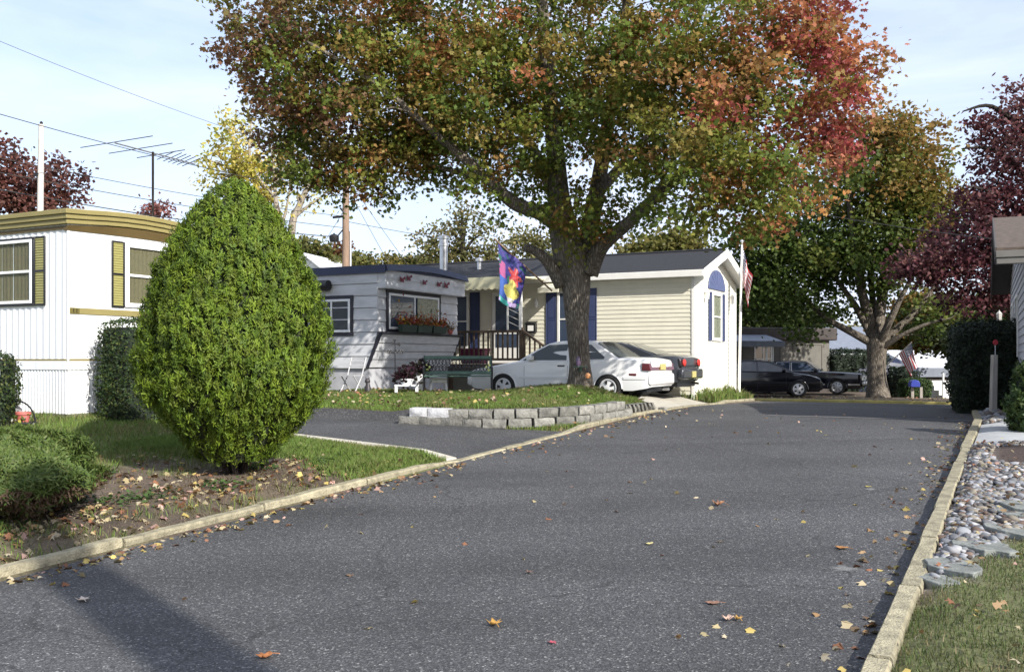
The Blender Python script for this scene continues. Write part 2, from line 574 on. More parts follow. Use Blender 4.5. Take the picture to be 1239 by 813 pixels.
VL, VR = -7.0, -.74
TREE_UV = (19.3, -8.45)


def ground_z(u, v):
    u = np.asarray(u, float); v = np.asarray(v, float)
    rz = road_z(u)
    w = VL - v
    k = np.interp(u, [-5, 11, 13, 17, 60], [.068, .068, .04, .03, .03])
    lot = rz + .085 + k * np.clip(w, 0, 7) - np.clip(w - 10, 0, 40) * .002 - .07 * (1 - sstep(.12, .5, w))
    # asphalt driveway: flush with the road at the kerb line
    dr = rz - .03 + (.05 + .022 * np.clip(w, 0, 7)) * sstep(.1, 2.2, w)
    m = sstep(11.7, 12.0, u) * (1 - sstep(15.62, 15.8, u))
    z = lot * (1 - m) + dr * m
    # raised island
    d2 = (u - TREE_UV[0]) ** 2 + (v - TREE_UV[1]) ** 2
    isl = np.interp(u, [15.6, 16.0, 18.5, 19.3, 20.4, 21], [.93, .98, 1.10, 1.11, 1.0, .97]) + .2 * np.exp(-d2 / (2 * 1.0 ** 2))
    isl = (rz + .24) + (isl - rz - .24) * sstep(.3, 1.3, w)
    uw = np.interp(w, [.25, .32, .55, .95, 1.6, 2.5], [17.95, 17.82, 17.04, 16.44, 16.0, 15.78])
    isl = (rz - .0) + (isl - rz) * np.where(w > 3, 1, sstep(-.02, .16, u - uw) * sstep(.18, .42, w))
    left = sstep(-10.2, -10.8, v) if False else 1 - sstep(-10.9, -10.3, v)
    slope = rz + .20 + .02 * np.clip(w, 0, 7) + (isl - rz - .20 - .02 * np.clip(w, 0, 7)) * sstep(15.7, 17.6, u)
    isl = isl * (1 - left) + slope * left
    m2 = sstep(15.7, 15.8, u) * (1 - sstep(20.3, 20.9, u)) * (w > 0)
    z = z * (1 - m2) + isl * m2
    # concrete parking lane of the cars
    ln = rz - .02 + (.95 - rz + .02) * sstep(.1, 1.7, w)
    ln = np.where(w > 7, .95 + .02 * (w - 7), ln)
    m3 = sstep(20.3, 20.9, u) * (1 - sstep(25.6, 26.4, u))
    z = z * (1 - m3) + ln * m3
    hs = rz + .03 + (.9 - rz - .03) * sstep(.1, .9, w)
    m4 = sstep(25.6, 26.4, u) * (1 - sstep(29, 30.5, u))
    z = z * (1 - m4) + hs * m4
    # road, right verge, cross street, far lots
    vr = VR - .06 * np.clip(u - 20, 0, 10)
    e = v - vr
    right = rz + .07 + .012 * np.clip(e, 0, 12) - .06 * (1 - sstep(.1, .3, e))
    right = right + .12 * np.exp(-(((u - 14.4) / .9) ** 2 + ((v - .35) / .8) ** 2))
    z = np.where(v > vr, right, z)
    inroad = ((v < vr) & (v > VL))
    z = np.where(inroad, rz - .06, z)
    z = np.where((u > 30) & (u < 36.6), rz - .06, z)
    z = np.where(u >= 36.6, rz + .08 - 1.65 * sstep(42, 52, u) * sstep(-6.3, -4.6, v), z)
    return z


def gz(x, y):
    u, v = xyuv(x, y)
    return float(ground_z(u, v))


def grid_axis(parts):
    return np.array(sorted(set(np.round(np.concatenate(parts), 4))))


gu = grid_axis([[-400, -150, -60, -25, -12], np.arange(-6, 27, .2), np.arange(27, 42, .5), [45, 50, 60, 80, 120, 200, 350, 650]])
gv = grid_axis([[-600, -250, -120, -70, -45, -32], np.arange(-26, -14, .5), np.arange(-14, 2.01, .2), [3, 4, 6, 8, 12, 20, 40, 80, 200, 600], [VL - .01, VL + .08, VR + .08, VR - .06]])
U, V = np.meshgrid(gu, gv, indexing='ij')
Z = ground_z(U, V)


def vnoise(x, y, s, seed=0):
    r = np.random.default_rng(seed)
    g = r.random((64, 64))
    a = (x * s) % 64; b = (y * s) % 64
    i = np.floor(a).astype(int) % 64; j = np.floor(b).astype(int) % 64
    fx = a - np.floor(a); fy = b - np.floor(b)
    fx = fx * fx * (3 - 2 * fx); fy = fy * fy * (3 - 2 * fy)
    i2 = (i + 1) % 64; j2 = (j + 1) % 64
    return (g[i, j] * (1 - fx) + g[i2, j] * fx) * (1 - fy) + (g[i, j2] * (1 - fx) + g[i2, j2] * fx) * fy


def fbm(x, y, s, seed=0):
    return (vnoise(x, y, s, seed) * .5 + vnoise(x, y, s * 2.1, seed + 1) * .3 + vnoise(x, y, s * 4.3, seed + 2) * .2)


def grass_density(u, v):
    """0 bare soil .. 1 full grass"""
    w = VL - v
    n = fbm(u, v, .9, 5) - .5
    # front bank left of the road
    g = sstep(1.9, 3.3, w + n * 2.2)                                    # grass further up the lawn
    strip = sstep(9.1, 10.0, u + n * 1.2) * (.45 + .55 * sstep(-.08, .05, fbm(u, v, 2.6, 15) - .5))                               # green strip beside the driveway
    g = np.maximum(g, strip)
    d = np.hypot(u - 8.85, v + 8.54)
    g = g * sstep(.9, 1.5, d + n * .8)
    g = np.maximum(g, .34 * sstep(.0, .10, n))
    drive = (u > 11.7) & (u < 15.8)
    g = np.where(drive, 0, g)
    isl = (u >= 15.8) & (u < 20.6)
    gi = sstep(.15, .6, w) * (.25 + .75 * sstep(15.9, 17.4, u + n * .8))
    g = np.where(isl, gi, g)
    g = np.where((u >= 20.6) & (w < 7), 0, g)
    bed = (u > 25.6) & (u < 30) & (w > 0) & (w < 1.2)
    g = np.where(bed, .5, g)
    # right side lawn in front
    line = 7.0 + (v + .6) / .7 * 2.6
    rg = 1 - sstep(-.35, .1, u - line + n * .3)
    g = np.where(v > VR, rg, g)
    g = np.where((v > VL) & (v < VR), 0, g)
    return g


def mulch_mask(u, v):
    return np.exp(-(((u - 14.3) / .95) ** 4 + ((v - .45) / .75) ** 4))


gd = grass_density(U, V)
n1 = fbm(U, V, 1.3, 21)[..., None]
soil = np.array([.09, .066, .047]) * (.45 + 1.1 * n1)
thatch = np.array([.11, .115, .045]) * (.7 + .6 * n1)
Cg = soil * (1 - gd[..., None]) + thatch * gd[..., None]
mm = mulch_mask(U, V)[..., None]
Cg = Cg * (1 - mm) + np.array([.045, .028, .024]) * mm
lane = ((U > 20.6) & (U < 25.6) & (V < VL) & (V > -15))[..., None]
Cg = np.where(lane, np.array([.36, .34, .27]) * (.85 + .3 * n1), Cg)
farb = ((U > 36.6) & (U < 45))[..., None]
Cg = np.where(farb, np.array([.10, .075, .045]) * (.8 + .4 * n1), Cg)
stn = ((V > VR) & (U > 7.2) & (U < 31))[..., None] & (mm < .3) & (gd[..., None] < .5)
Cg = np.where(stn, np.array([.17, .15, .13]) * (.7 + .6 * n1), Cg)
X = U * RD.x + V * QD.x; Y = U * RD.y + V * QD.y
nU, nV = U.shape
ii = np.arange(nU * nV).reshape(nU, nV)
faces = np.stack([ii[:-1, :-1], ii[1:, :-1], ii[1:, 1:], ii[:-1, 1:]], -1).reshape(-1, 4)
faces = faces[:, ::-1]
gobj = fast_mesh('ground', np.stack([X, Y, Z], -1).reshape(-1, 3), 4, mt['ground'], None, Cg.reshape(-1, 3), True, faces)
tag(gobj, kind='structure')


def sheet(name, us, vs_fn, mat, lift=.004, zfn=None, nv=12):
    """A paved sheet following the terrain: for each u, from v0 to v1."""
    vs, fs = [], []
    for i, u in enumerate(us):
        v0, v1 = vs_fn(u)
        for j in range(nv + 1):
            v = v0 + (v1 - v0) * j / nv
            x, y = uvxy(u, v)
            vs.append((x, y, (zfn or (lambda a, b: float(ground_z(a, b))))(u, v) + lift))
    for i in range(len(us) - 1):
        for j in range(nv):
            a = i * (nv + 1) + j
            fs.append((a, a + 1, a + nv + 2, a + nv + 1))
    me = bpy.data.meshes.new(name); me.from_pydata(vs, [], fs); me.materials.append(mat)
    me.polygons.foreach_set('use_smooth', [True] * len(fs)); me.update()
    o = bpy.data.objects.new(name, me); COL.objects.link(o)
    return tag(o, kind='structure')


def vright(u):
    return VR - .06 * min(max(u - 20, 0), 10)


rzf = lambda u, v: float(road_z(u))
sheet('road', list(np.arange(-30, 30.01, .5)), lambda u: (VL - .02, vright(u) + .02), mt['asphalt'], 0, rzf)
sheet('cross_street', list(np.arange(30.0, 36.61, .3)), lambda u: (-60, 60), mt['asphalt'], -.002, rzf, 40)
sheet('driveway', list(np.arange(11.98, 15.77, .2)) + [15.78], lambda u: (-22, VL - .14), mt['asphalt2'], .012, None, 60)
sheet('driveway', [15.78, 15.9, 16.05, 16.2, 16.5, 16.8, 17.2, 17.6, 17.9], lambda u: (VL - float(np.interp(u, [15.78, 15.98, 16.42, 17.02, 17.9], [2.4, 1.6, .95, .55, .28])) - .05, VL - .14), mt['asphalt2'], .012, lambda u, v: float(road_z(u)) - .03 + .05 * float(sstep(.1, 2.2, VL - v)), 6)
sheet('concrete_apron', list(np.arange(20.75, 25.6, .3)), lambda u: (-15, VL - .14), mt['concrete'], .012, None, 40)
sheet('concrete_path', list(np.arange(15.65, 18.85, .2)), lambda u: (VR + .16, 1.6), mt['slab'], .03, None, 8)
sheet('drain_strip', [20.25, 20.4], lambda u: (-4.6, VR - .03), mt['swale'], .006, rzf, 6)
st = MB()
for (px, py, rx, ry) in ((1020, 688, .17, .13), (1053, 592, .10, .12)):
    a_ = (px - 619.5) / F; b_ = -(py - 435) / F
    D = E / (.0383 * (.461 * a_ + .887) - b_)
    q = [(rx * (1 + .35 * math.sin(k * 2.7)) * math.cos(k * math.pi / 8), ry * (1 + .3 * math.cos(k * 1.9)) * math.sin(k * math.pi / 8)) for k in range(16)]
    q = [(0, 0)] + q
    st.add([(a_ * D + p[0], D + p[1], float(road_z(xyuv(a_ * D + p[0], D + p[1])[0])) + .004) for p in q], [(0, 1 + k, 1 + (k + 1) % 16) for k in range(16)])
so_ = st.build('road_patch', mt['stain'])
ca_ = so_.data.color_attributes.new('Col', 'FLOAT_COLOR', 'POINT')
for i_ in range(len(st.v)): ca_.data[i_].color = (1, 1, 1, 1) if i_ % 17 == 0 else (0, 0, 0, 1)
tag(so_, kind='structure')


def sweep(name, path, mat, wd=.15, seglen=2.4, zoff=None, seed=1):
    """A kerb of cast lengths following (u, v, top-above-road) points, with open joints between the lengths."""
    mb = MB()
    rs = random.Random(seed)
    dense = []
    for (u0, v0, h0), (u1, v1, h1) in zip(path[:-1], path[1:]):
        n = max(1, int(math.hypot(u1 - u0, v1 - v0) / .1))
        for k in range(n):
            t = k / n
            dense.append((u0 + (u1 - u0) * t, v0 + (v1 - v0) * t, h0 + (h1 - h0) * t))
    dense.append(path[-1])
    per = int(seglen / .1)
    for s in range(0, len(dense) - 1, per):
        part = dense[s:s + per + 1]
        if len(part) < 2: break
        rings = []
        jz = rs.uniform(-.010, .006); jv = rs.uniform(-.007, .007)
        for i, (u, v, h) in enumerate(part):
            if i == len(part) - 1: u -= .03 if part[0][0] < u else 0
            x, y = uvxy(u, v)
            i0 = min(max(i, 0), len(part) - 2)
            d = Vector((*uvxy(part[i0 + 1][0] - part[i0][0], part[i0 + 1][1] - part[i0][1]), 0)).normalized()
            nrm = Vector((d.y, -d.x, 0))
            c = Vector((x, y, float(road_z(u)))) + nrm * jv
            w = wd / 2 + .010 * mnoise.noise(Vector((u * 1.3, v, seed))) + .004 * mnoise.noise(Vector((u * 5.3, v, seed)))
            hh = h + jz + .010 * mnoise.noise(Vector((u * 2.1, v, seed + 5))) + .003 * mnoise.noise(Vector((u * 6.1, v, seed + 5)))
            rings.append([c + nrm * w + Vector((0, 0, -.2)), c + nrm * (w - .003) + Vector((0, 0, hh - .022)), c + nrm * (w - .016) + Vector((0, 0, hh)),
                          c - nrm * (w - .016) + Vector((0, 0, hh)), c - nrm * (w - .003) + Vector((0, 0, hh - .022)), c - nrm * w + Vector((0, 0, -.2))])
        vs = [p for r in rings for p in r]
        fs = []
        for i in range(len(rings) - 1):
            for k in range(6):
                fs.append((i * 6 + k, i * 6 + (k + 1) % 6, (i + 1) * 6 + (k + 1) % 6, (i + 1) * 6 + k))
        fs.append(tuple(range(6))); fs.append(tuple(range(len(vs) - 6, len(vs))))
        mb.add(vs, fs)
    o = mb.build(name, mat, None, smooth=True, angle=28)
    return tag(o, kind='structure')


kl = VL - .075
sweep('kerb', [(-12, kl, .085), (10.9, kl, .085), (11.9, kl, .03), (15.6, kl, .03), (16.4, kl, .09), (20.2, kl, .07), (20.9, kl, .03), (25.4, kl, .03), (26.2, kl, .10), (29.2, kl, .10), (29.9, kl - .3, .1), (30.2, kl - 1, .1), (30.3, kl - 12, .1)], mt['kerb'], .135, 1.8, seed=1)
kr = VR + .075
sweep('kerb', [(-12, kr, .09), (20, kr, .09), (28.6, kr - .5, .10), (29.8, kr - .1, .1), (30.2, kr + 1, .1), (30.3, kr + 25, .1)], mt['kerb'], .14, 1.6, seed=2)
sweep('kerb', [(36.7, -60, .1), (36.7, 60, .1)], M('yellow kerb paint', (.42, .36, .12), .8, .25, 3), .16, 3.0, seed=3)
# flush concrete edging along the near side of the driveway and the timber along its far side
eb = MB()
for k in range(10):
    v0 = VL - .16 - k * .55
    p = []
    for (du, vv) in ((0, v0), (.28, v0), (.28, v0 - .54), (0, v0 - .54)):
        x, y = uvxy(11.78 + du, vv); p.append((x, y, max(float(ground_z(11.6, vv)), float(ground_z(12.1, vv)) + .02) - .1))
    p += [(a, b, c + .125) for a, b, c in p]
    eb.hexa(p)
tag(eb.build('driveway_edging', mt['concrete'], None, bevel=.012), kind='structure')
tb = MB()
for k in range(3):
    v0 = -10.55 - k * 1.9
    p = []
    for (du, vv) in ((0, v0), (.12, v0), (.12, v0 - 1.88), (0, v0 - 1.88)):
        x, y = uvxy(15.74 + du, vv); p.append((x, y, float(ground_z(15.5, vv)) - .1))
    p += [(a, b, c + .25) for a, b, c in p]
    tb.hexa(p)
tag(tb.build('timber_edging', M('grey brown timber edging', (.19, .15, .12), .9, .25, 6, .4, 30), None, bevel=.01), 'low weathered timber edging along back of side driveway', 'edging')
# ------------------------------------------------------------------ building kit
def face(kind, c):
    """maps (along, out, z) to a house's local axes. 'x': long wall facing -x; 'y': end wall facing -y"""
    if kind == 'x': return lambda a, o, z: (c - o, a, z)
    return lambda a, o, z: (a, c - o, z)


def siding(mb, T, z0, z1, h, rng, o=.02, mi=0, gap=0.0):
    z = z0
    while z < z1 - .01:
        z2 = min(z + h, z1)
        zn = z2
        z2 -= gap
        a0, a1 = rng(z); b0, b1 = rng(z2)
        if b1 - b0 < .02: b0 = b1 = (b0 + b1) / 2; b0 -= .01; b1 += .01
        mb.hexa([T(a0, o, z), T(a1, o, z), T(a1, -.03, z), T(a0, -.03, z), T(b0, .004, z2), T(b1, .004, z2), T(b1, -.03, z2), T(b0, -.03, z2)], mi)
        z = zn


def window(root, T, a0, a1, z0, z1, fm, gm, bar=.05, out=.05, mid=True, vert=0, surround=None, sw=.05, curtain=None, name='window', label=None):
    """window > pane, curtain, surround"""
    f = MB()
    f.box(a0, a1, .012, out, z0, z0 + bar, 0, T); f.box(a0, a1, .012, out, z1 - bar, z1, 0, T)
    f.box(a0, a0 + bar, .012, out, z0 + bar, z1 - bar, 0, T); f.box(a1 - bar, a1, .012, out, z0 + bar, z1 - bar, 0, T)
    if mid: f.box(a0 + bar, a1 - bar, .014, out - .006, (z0 + z1) / 2 - .022, (z0 + z1) / 2 + .022, 0, T)
    for k in range(vert):
        x = a0 + (a1 - a0) * (k + 1) / (vert + 1)
        f.box(x - .022, x + .022, .015, out - .004, z0 + bar, z1 - bar, 0, T)
    w = f.build(name, fm, root, bevel=.006)
    if label: w['label'] = label
    MB().box(a0 + bar * .9, a1 - bar * .9, out - .034, out - .026, z0 + bar * .9, z1 - bar * .9, 0, T).build('pane', gm, w)
    if curtain:
        n = int((a1 - a0) * 60)
        vs, fs = [], []
        for k in range(n + 1):
            a = a0 + bar + (a1 - a0 - 2 * bar) * k / n
            o_ = .0165 + .004 * math.sin(k * 1.05) + .0015 * math.sin(k * .37)
            vs += [T(a, o_ + .004, z0 + bar), T(a, o_ + .004, z1 - bar)]
        for k in range(n): fs.append((2 * k, 2 * k + 2, 2 * k + 3, 2 * k + 1))
        c = MB().add(vs, fs).build('curtain', curtain, w, smooth=True, recalc=False)
    if surround:
        s = MB()
        s.box(a0 - sw, a1 + sw, .008, out * .8, z1, z1 + sw, 0, T); s.box(a0 - sw, a1 + sw, .008, out * .8, z0 - sw, z0, 0, T)
        s.box(a0 - sw, a0, .008, out * .8, z0, z1, 0, T); s.box(a1, a1 + sw, .008, out * .8, z0, z1, 0, T)
        s.build('surround', surround, w, bevel=.005)
    return w


def shutter(root, T, a0, a1, z0, z1, m, fm=None, louvre=True, out=.045):
    s = MB()
    b = .03
    for q in ((a0, a0 + b, z0, z1), (a1 - b, a1, z0, z1)): s.box(q[0], q[1], .022, out, q[2], q[3], 1 if fm else 0, T)
    for q in ((z0, z0 + b), (z1 - b, z1), ((z0 + z1) / 2 - .02, (z0 + z1) / 2 + .02)): s.box(a0 + b, a1 - b, .022, out - .002, q[0], q[1], 1 if fm else 0, T)
    if louvre:
        z = z0 + b
        while z < z1 - b - .02:
            s.hexa([T(a0 + b, .04, z), T(a1 - b, .04, z), T(a1 - b, .024, z), T(a0 + b, .024, z), T(a0 + b, .030, z + .04), T(a1 - b, .030, z + .04), T(a1 - b, .022, z + .04), T(a0 + b, .022, z + .04)])
            z += .042
    else:
        for (p, q) in ((z0 + b, (z0 + z1) / 2 - .02), ((z0 + z1) / 2 + .02, z1 - b)):
            s.box(a0 + b, a1 - b, .018, .032, p, q, 0, T)
            s.box(a0 + b * 2, a1 - b * 2, .032, .040, p + b, q - b, 0, T)
    return s.build('shutter', [m, fm] if fm else m, root, bevel=.004)


# ================================================================== trailer 11
t11 = thing('mobile_home', 'white corrugated mobile home with olive roof fascia, yellow green shutters and number 11', 'mobile home', (-7.2, 15.8, .99), TH)
Lx, Ly = 3.05, 12.0
FX, FY = face('x', 0), face('y', 0)


def corrugated(mb, T, a0, a1, z0, z1, pitch, depth, mi=0):
    n = int((a1 - a0) / pitch) * 4
    vs, fs = [], []
    for k in range(n + 1):
        a = a0 + (a1 - a0) * k / n
        o = (depth if k % 4 in (1, 2) else 0) + .004
        vs += [T(a, o, z0), T(a, o, z1)]
    for k in range(n): fs.append((2 * k, 2 * k + 2, 2 * k + 3, 2 * k + 1))
    mb.add(vs, fs, mi)


core = MB().box(.004, Lx, .004, Ly, .74, 3.16)
core.build('inner_wall', mt['white'], t11)
w = MB(); corrugated(w, FX, .02, Ly, .92, 3.14, .155, .012)
w.build('ribbed_wall', mt['white'], t11, recalc=False)
w = MB()
for z in (.92, 1.29, 1.66, 2.03, 2.4, 2.77):
    w.box(.02, Lx, .006, .012 + .002 * (z % .7), z, min(z + .368, 3.14), 0, FY)
w.build('end_wall', mt['white'], t11, bevel=.004)
w = MB()
w.box(-.02, .022, -.0, .022, .9, 3.14, 0, FY)
w.box(.01, Ly, .0, .03, .74, .885, 0, FX); w.box(-.03, Lx, .0, .03, .74, .884, 0, FY)
split_parts(w.build('corner_trim', mt['white'], t11, bevel=.005))
w = MB(); w.box(.0, Ly, .014, .026, .89, .918, 0, FX); w.box(.024, Lx, .0145, .0255, .89, .917, 0, FY)
w.box(0.025, Lx, .016, .03, 1.655, 1.755, 0, FY)
split_parts(w.build('trim_band', mt['olive'], t11))
s = MB(); corrugated(s, FX, -.0, Ly, -.0, .74, .075, .018); corrugated(s, FY, .0, Lx, -.0, .74, .085, .012)
s.box(.03, Lx - .03, .03, Ly - .03, -.4, .74)
s.build('skirt', mt['white'], t11, recalc=False)
s = MB(); s.box(-.03, Ly, .0, .05, -.35, .03, 0, FX); s.box(-.05, Lx, .0, .05, -.35, .028, 0, FY)
s.build('sill_timber', M('green grey sill timber', (.12, .12, .09), .9, .2, 5), t11)
# arched roof with a deep ribbed fascia
rp = MB()
NA = 10
arch = lambda t: 3.34 + .09 * math.sin(math.pi * t)
ring = [(-.10 + (Lx + .2) * k / NA, arch(k / NA)) for k in range(NA + 1)]
rp.prism([(-.10, 3.30)] + ring + [(Lx + .1, 3.30)], lambda a, z, d: (a, d, z), -.10, Ly + .1)
rp.build('roof', mt['rooftop'], t11)
fb = MB()
for k in range(3):                                   # stepped ribs of the fascia
    z0 = 3.10 + k * .078; o = .05 + .03 * k
    fb.box(-.02, Ly, -.0, o + .03, z0, z0 + .076, 0, FX)
    n = 8
    for i in range(n):
        a0 = -o - .028 + (Lx + .2) * i / n; a1 = -o - .028 + (Lx + .2) * (i + 1) / n
        up = lambda a: .09 * math.sin(math.pi * min(max(a / Lx, 0), 1))
        fb.hexa([FY(a0, o + .03, z0 + up(a0)), FY(a1, o + .03, z0 + up(a1)), FY(a1, -.1, z0 + up(a1)), FY(a0, -.1, z0 + up(a0)),
                 FY(a0, o + .03, z0 + .076 + up(a0)), FY(a1, o + .03, z0 + .076 + up(a1)), FY(a1, -.1, z0 + .076 + up(a1)), FY(a0, -.1, z0 + .076 + up(a0))])
fb.build('fascia', mt['olive'], t11, bevel=.006)
ub = MB()
for i in range(8):
    a0 = -.04 + (Lx + .08) * i / 8; a1 = -.04 + (Lx + .08) * (i + 1) / 8
    u0, u1 = .095 * math.sin(math.pi * min(max(a0 / Lx, 0), 1)), .095 * math.sin(math.pi * min(max(a1 / Lx, 0), 1))
    ub.hexa([FY(a0, .03, 3.0 + u0 * .25), FY(a1, .03, 3.0 + u1 * .25), FY(a1, -.05, 3.0 + u1 * .25), FY(a0, -.05, 3.0 + u0 * .25),
             FY(a0, .07, 3.078 + u0), FY(a1, .07, 3.078 + u1), FY(a1, -.05, 3.078 + u1), FY(a0, -.05, 3.078 + u0)])
ub.box(-.03, Ly, 0, .035, 3.02, 3.078, 0, FX)
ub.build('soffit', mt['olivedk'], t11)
window(t11, FX, .82, 2.75, 1.84, 2.90, mt['white'], mt['clear'], .05, .06, True, 1, mt['black'], .04, mt['drape'])
shutter(t11, FX, .50, .775, 1.80, 2.94, mt['shut'], mt['black'])
shutter(t11, FX, 2.80, 3.08, 1.80, 2.94, mt['shut'], mt['black'])
window(t11, FY, 1.14, 2.02, 1.83, 2.90, mt['white'], mt['clear'], .055, .06, True, 0, mt['white'], .02, mt['drape'])
shutter(t11, FY, .84, 1.105, 1.80, 2.93, mt['shut'], mt['black'])
shutter(t11, FY, 2.06, 2.32, 1.80, 2.93, mt['shut'], mt['black'])
npl = MB().box(.03, .20, .031, .036, 1.665, 1.748, 0, FY).build('number_plate', M('olive brown plate', (.13, .11, .03), .5, .1), t11)


def text(s, size, mat, parent, loc, rot, ext=.002, name='lettering'):
    c = bpy.data.curves.new(name, 'FONT'); c.body = s; c.size = size; c.extrude = ext; c.align_x = 'CENTER'; c.align_y = 'CENTER'
    c.materials.append(mat)
    o0 = bpy.data.objects.new(name, c); COL.objects.link(o0)
    bpy.context.view_layer.update()
    me = bpy.data.meshes.new_from_object(o0.evaluated_get(bpy.context.evaluated_depsgraph_get()))
    bpy.data.objects.remove(o0); bpy.data.curves.remove(c)
    o = bpy.data.objects.new(name, me); COL.objects.link(o)
    o.parent = parent; o.location = loc; o.rotation_euler = rot
    return o


for dx in (-.03, .03): text('1', .10, mt['black'], npl, (.115 + dx, -.039, 1.706), (R(90), 0, 0), .002, 'digit')
vp = MB().lathe([(.06, 3.3), (.06, 3.62), (.09, 3.62), (.09, 3.68), (.0, 3.72)], 12, 0, lambda x, y, z: (x + 1.4, y + 4.6, z)).build('roof_vent', mt['galv'], t11, smooth=True)

# ================================================================== grey trailer
t2 = thing('mobile_home', 'weathered grey trailer home with flared window bay, navy roof edge and red butterflies', 'mobile home', (-3.25, 23.6, 1.07), TH)
Wx, Wy = 3.75, 13.0
L2 = 3.02
w = MB()
siding(w, FX, .62, 2.98, .295, lambda z: (.0 if z > 1.46 or z < .3 else .33 * (1.46 - z) / .8, Wy), .026, 0, .016)
w.box(.03, Wx - .03, .02, Wy, 1.46, 3.0)
w.prism([(.02, 1.46), (.37, .62), (Wy, .62), (Wy, 1.46)], lambda p, q, d: (d, p, q), .03, Wx - .03)
w.build('wall', mt['greysid'], t2)
w = MB()                                             # window wall, canted panel and the projecting head of the bay
siding(w, FY, 1.46, 2.55, .295, lambda z: (0, Wx), .024, 0, .016)
CT = lambda a, o, z: (a, (-.10 + (1.46 - z) / .8 * .35) - o, z)
siding(w, CT, .64, 1.46, .20, lambda z: (0, Wx), .024, 0, .014)
OH = lambda a, o, z: (a, -.23 - o, z)
siding(w, OH, 2.58, 3.0, .21, lambda z: (-.012, Wx + .012), .02)
w.box(0, Wx, -.24, .02, 2.555, 2.985)
w.box(0.01, Wx - .01, -.09, .0, 1.40, 1.455)
w.build('bay_wall', mt['greysid'], t2)
s = MB(); s.box(.04, Wx - .04, .29, Wy, -.4, .63); 
for k in range(9): s.box(.05, .05 + .0, .3, .3, 0, .1) if False else None
s.build('skirt', mt['skirt'], t2)
e = MB()                                             # dark edge trims
e.hexa([(-.035, -.13, 1.46), (.02, -.13, 1.46), (.02, -.06, 1.46), (-.035, -.06, 1.46), (-.035, -.13, 1.50), (.02, -.13, 1.50), (.02, -.06, 1.50), (-.035, -.06, 1.50)])
e.hexa([(-.032, .255, .64), (.012, .255, .64), (.012, .33, .64), (-.032, .33, .64), (-.032, -.13, 1.459), (.012, -.13, 1.459), (.012, -.05, 1.459), (-.032, -.05, 1.459)])
e.hexa([(Wx - .012, .255, .64), (Wx + .032, .255, .64), (Wx + .032, .33, .64), (Wx - .012, .33, .64), (Wx - .012, -.13, 1.459), (Wx + .032, -.13, 1.459), (Wx + .032, -.05, 1.459), (Wx - .012, -.05, 1.459)])
e.box(-.04, Wx + .04, -.20, -.014, 1.462, 1.505)
e.build('edge_trim', mt['darkframe'], t2)
r = MB()
NA = 8
top = [(-.06 + (Wx + .12) * k / NA, 3.10 + .10 * math.sin(math.pi * k / NA)) for k in range(NA + 1)]
r.prism([(-.06, 2.99)] + top + [(Wx + .06, 2.99)], lambda a, z, d: (a, d, z), -.27, Wy)
r.build('roof', mt['navy'], t2)
r = MB()
for k in range(NA):
    (a0, z0), (a1, z1) = top[k], top[k + 1]
    r.hexa([(a0, -.35, 2.96 + z0 - 3.10), (a1, -.35, 2.96 + z1 - 3.10), (a1, -.27, 2.96 + z1 - 3.10), (a0, -.27, 2.96 + z0 - 3.10), (a0, -.29, z0 + .015), (a1, -.29, z1 + .015), (a1, -.26, z1 + .015), (a0, -.26, z0 + .015)])
r.box(-.085, -.0601, -.28, Wy, 2.92, 3.115)
r.build('fascia', mt['navy'], t2)
window(t2, FY, .42, 2.75, 1.58, 2.47, mt['white'], mt['glassb'], .06, .05, False, 1, mt['darkframe'], .10)
pw = MB().box(1.68, 2.65, .052, .056, 1.66, 2.40, 0, FY)
pw.build('lace_curtain', mt['lace'], t2)
window(t2, FX, .80, 1.95, 1.50, 2.32, mt['white'], mt['glass'], .06, .05, False, 1, mt['darkframe'], .09)
MB().tube([(-.17, 1.35, 2.66), (-.17, 4.0, 2.66)], .13, 12).build('rolled_awning', mt['black'], t2, smooth=True)
bt = MB()
for (a, z, s_) in ((.62, 2.80, .11), (.92, 2.86, .11), (1.65, 2.80, .10), (2.35, 2.80, .10), (2.7, 2.80, .13)):
    b_ = MB()
    for sg in (-1, 1):
        b_.prism([(0, 0), (sg * s_, s_ * .75), (sg * s_ * 1.1, .2 * s_), (sg * s_ * .55, 0), (sg * s_ * .8, -s_ * .55), (sg * s_ * .3, -s_ * .6)], lambda p, q, d: (a + p, -.262 - d - abs(p) * .35, z + q), 0, .008)
    b_.tube([(a, -.268, z - s_ * .5), (a, -.268, z + s_ * .5)], .012, 6)
    b_.build('butterfly_ornament', mt['butter'], t2)
# flower box on the sill
fbx = thing('flower_box', 'dark green window box of orange and red autumn flowers on grey trailer sill', 'flower box', t2.matrix_basis @ Vector((0, 0, 0)), TH)
fbx.location = (-3.25, 23.6, 1.07)
m_ = MB()
for k in range(3):
    a0 = .55 + k * .72
    m_.hexa([(a0 + .03, -.33, 1.506), (a0 + .65, -.33, 1.506), (a0 + .65, -.215, 1.506), (a0 + .03, -.215, 1.506), (a0, -.36, 1.70), (a0 + .68, -.36, 1.70), (a0 + .68, -.20, 1.70), (a0, -.20, 1.70)])
m_.build('planter', mt['greenbox'], fbx, bevel=.01)
n = 900
c = np.stack([RNG.uniform(.5, 2.75, n), RNG.uniform(-.42, -.16, n), 1.69 + RNG.gamma(2., .06, n)], 1)
pal = np.array([(.42, .12, .02), (.36, .05, .03), (.45, .24, .04), (.06, .09, .02), (.25, .04, .03)])
leaf_cards('flowers', c, rdir(n) + (0, -1, .6), rdir(n), RNG.uniform(.04, .09, n), pal[RNG.integers(0, 5, n)] * RNG.uniform(.7, 1.2, (n, 1)), OVAL, mt['leaf'], fbx)
sp = thing('flower_pot', 'small brown pot of dried flowers at right end of trailer sill', 'flower pot', (-3.25, 23.6, 1.07), TH)
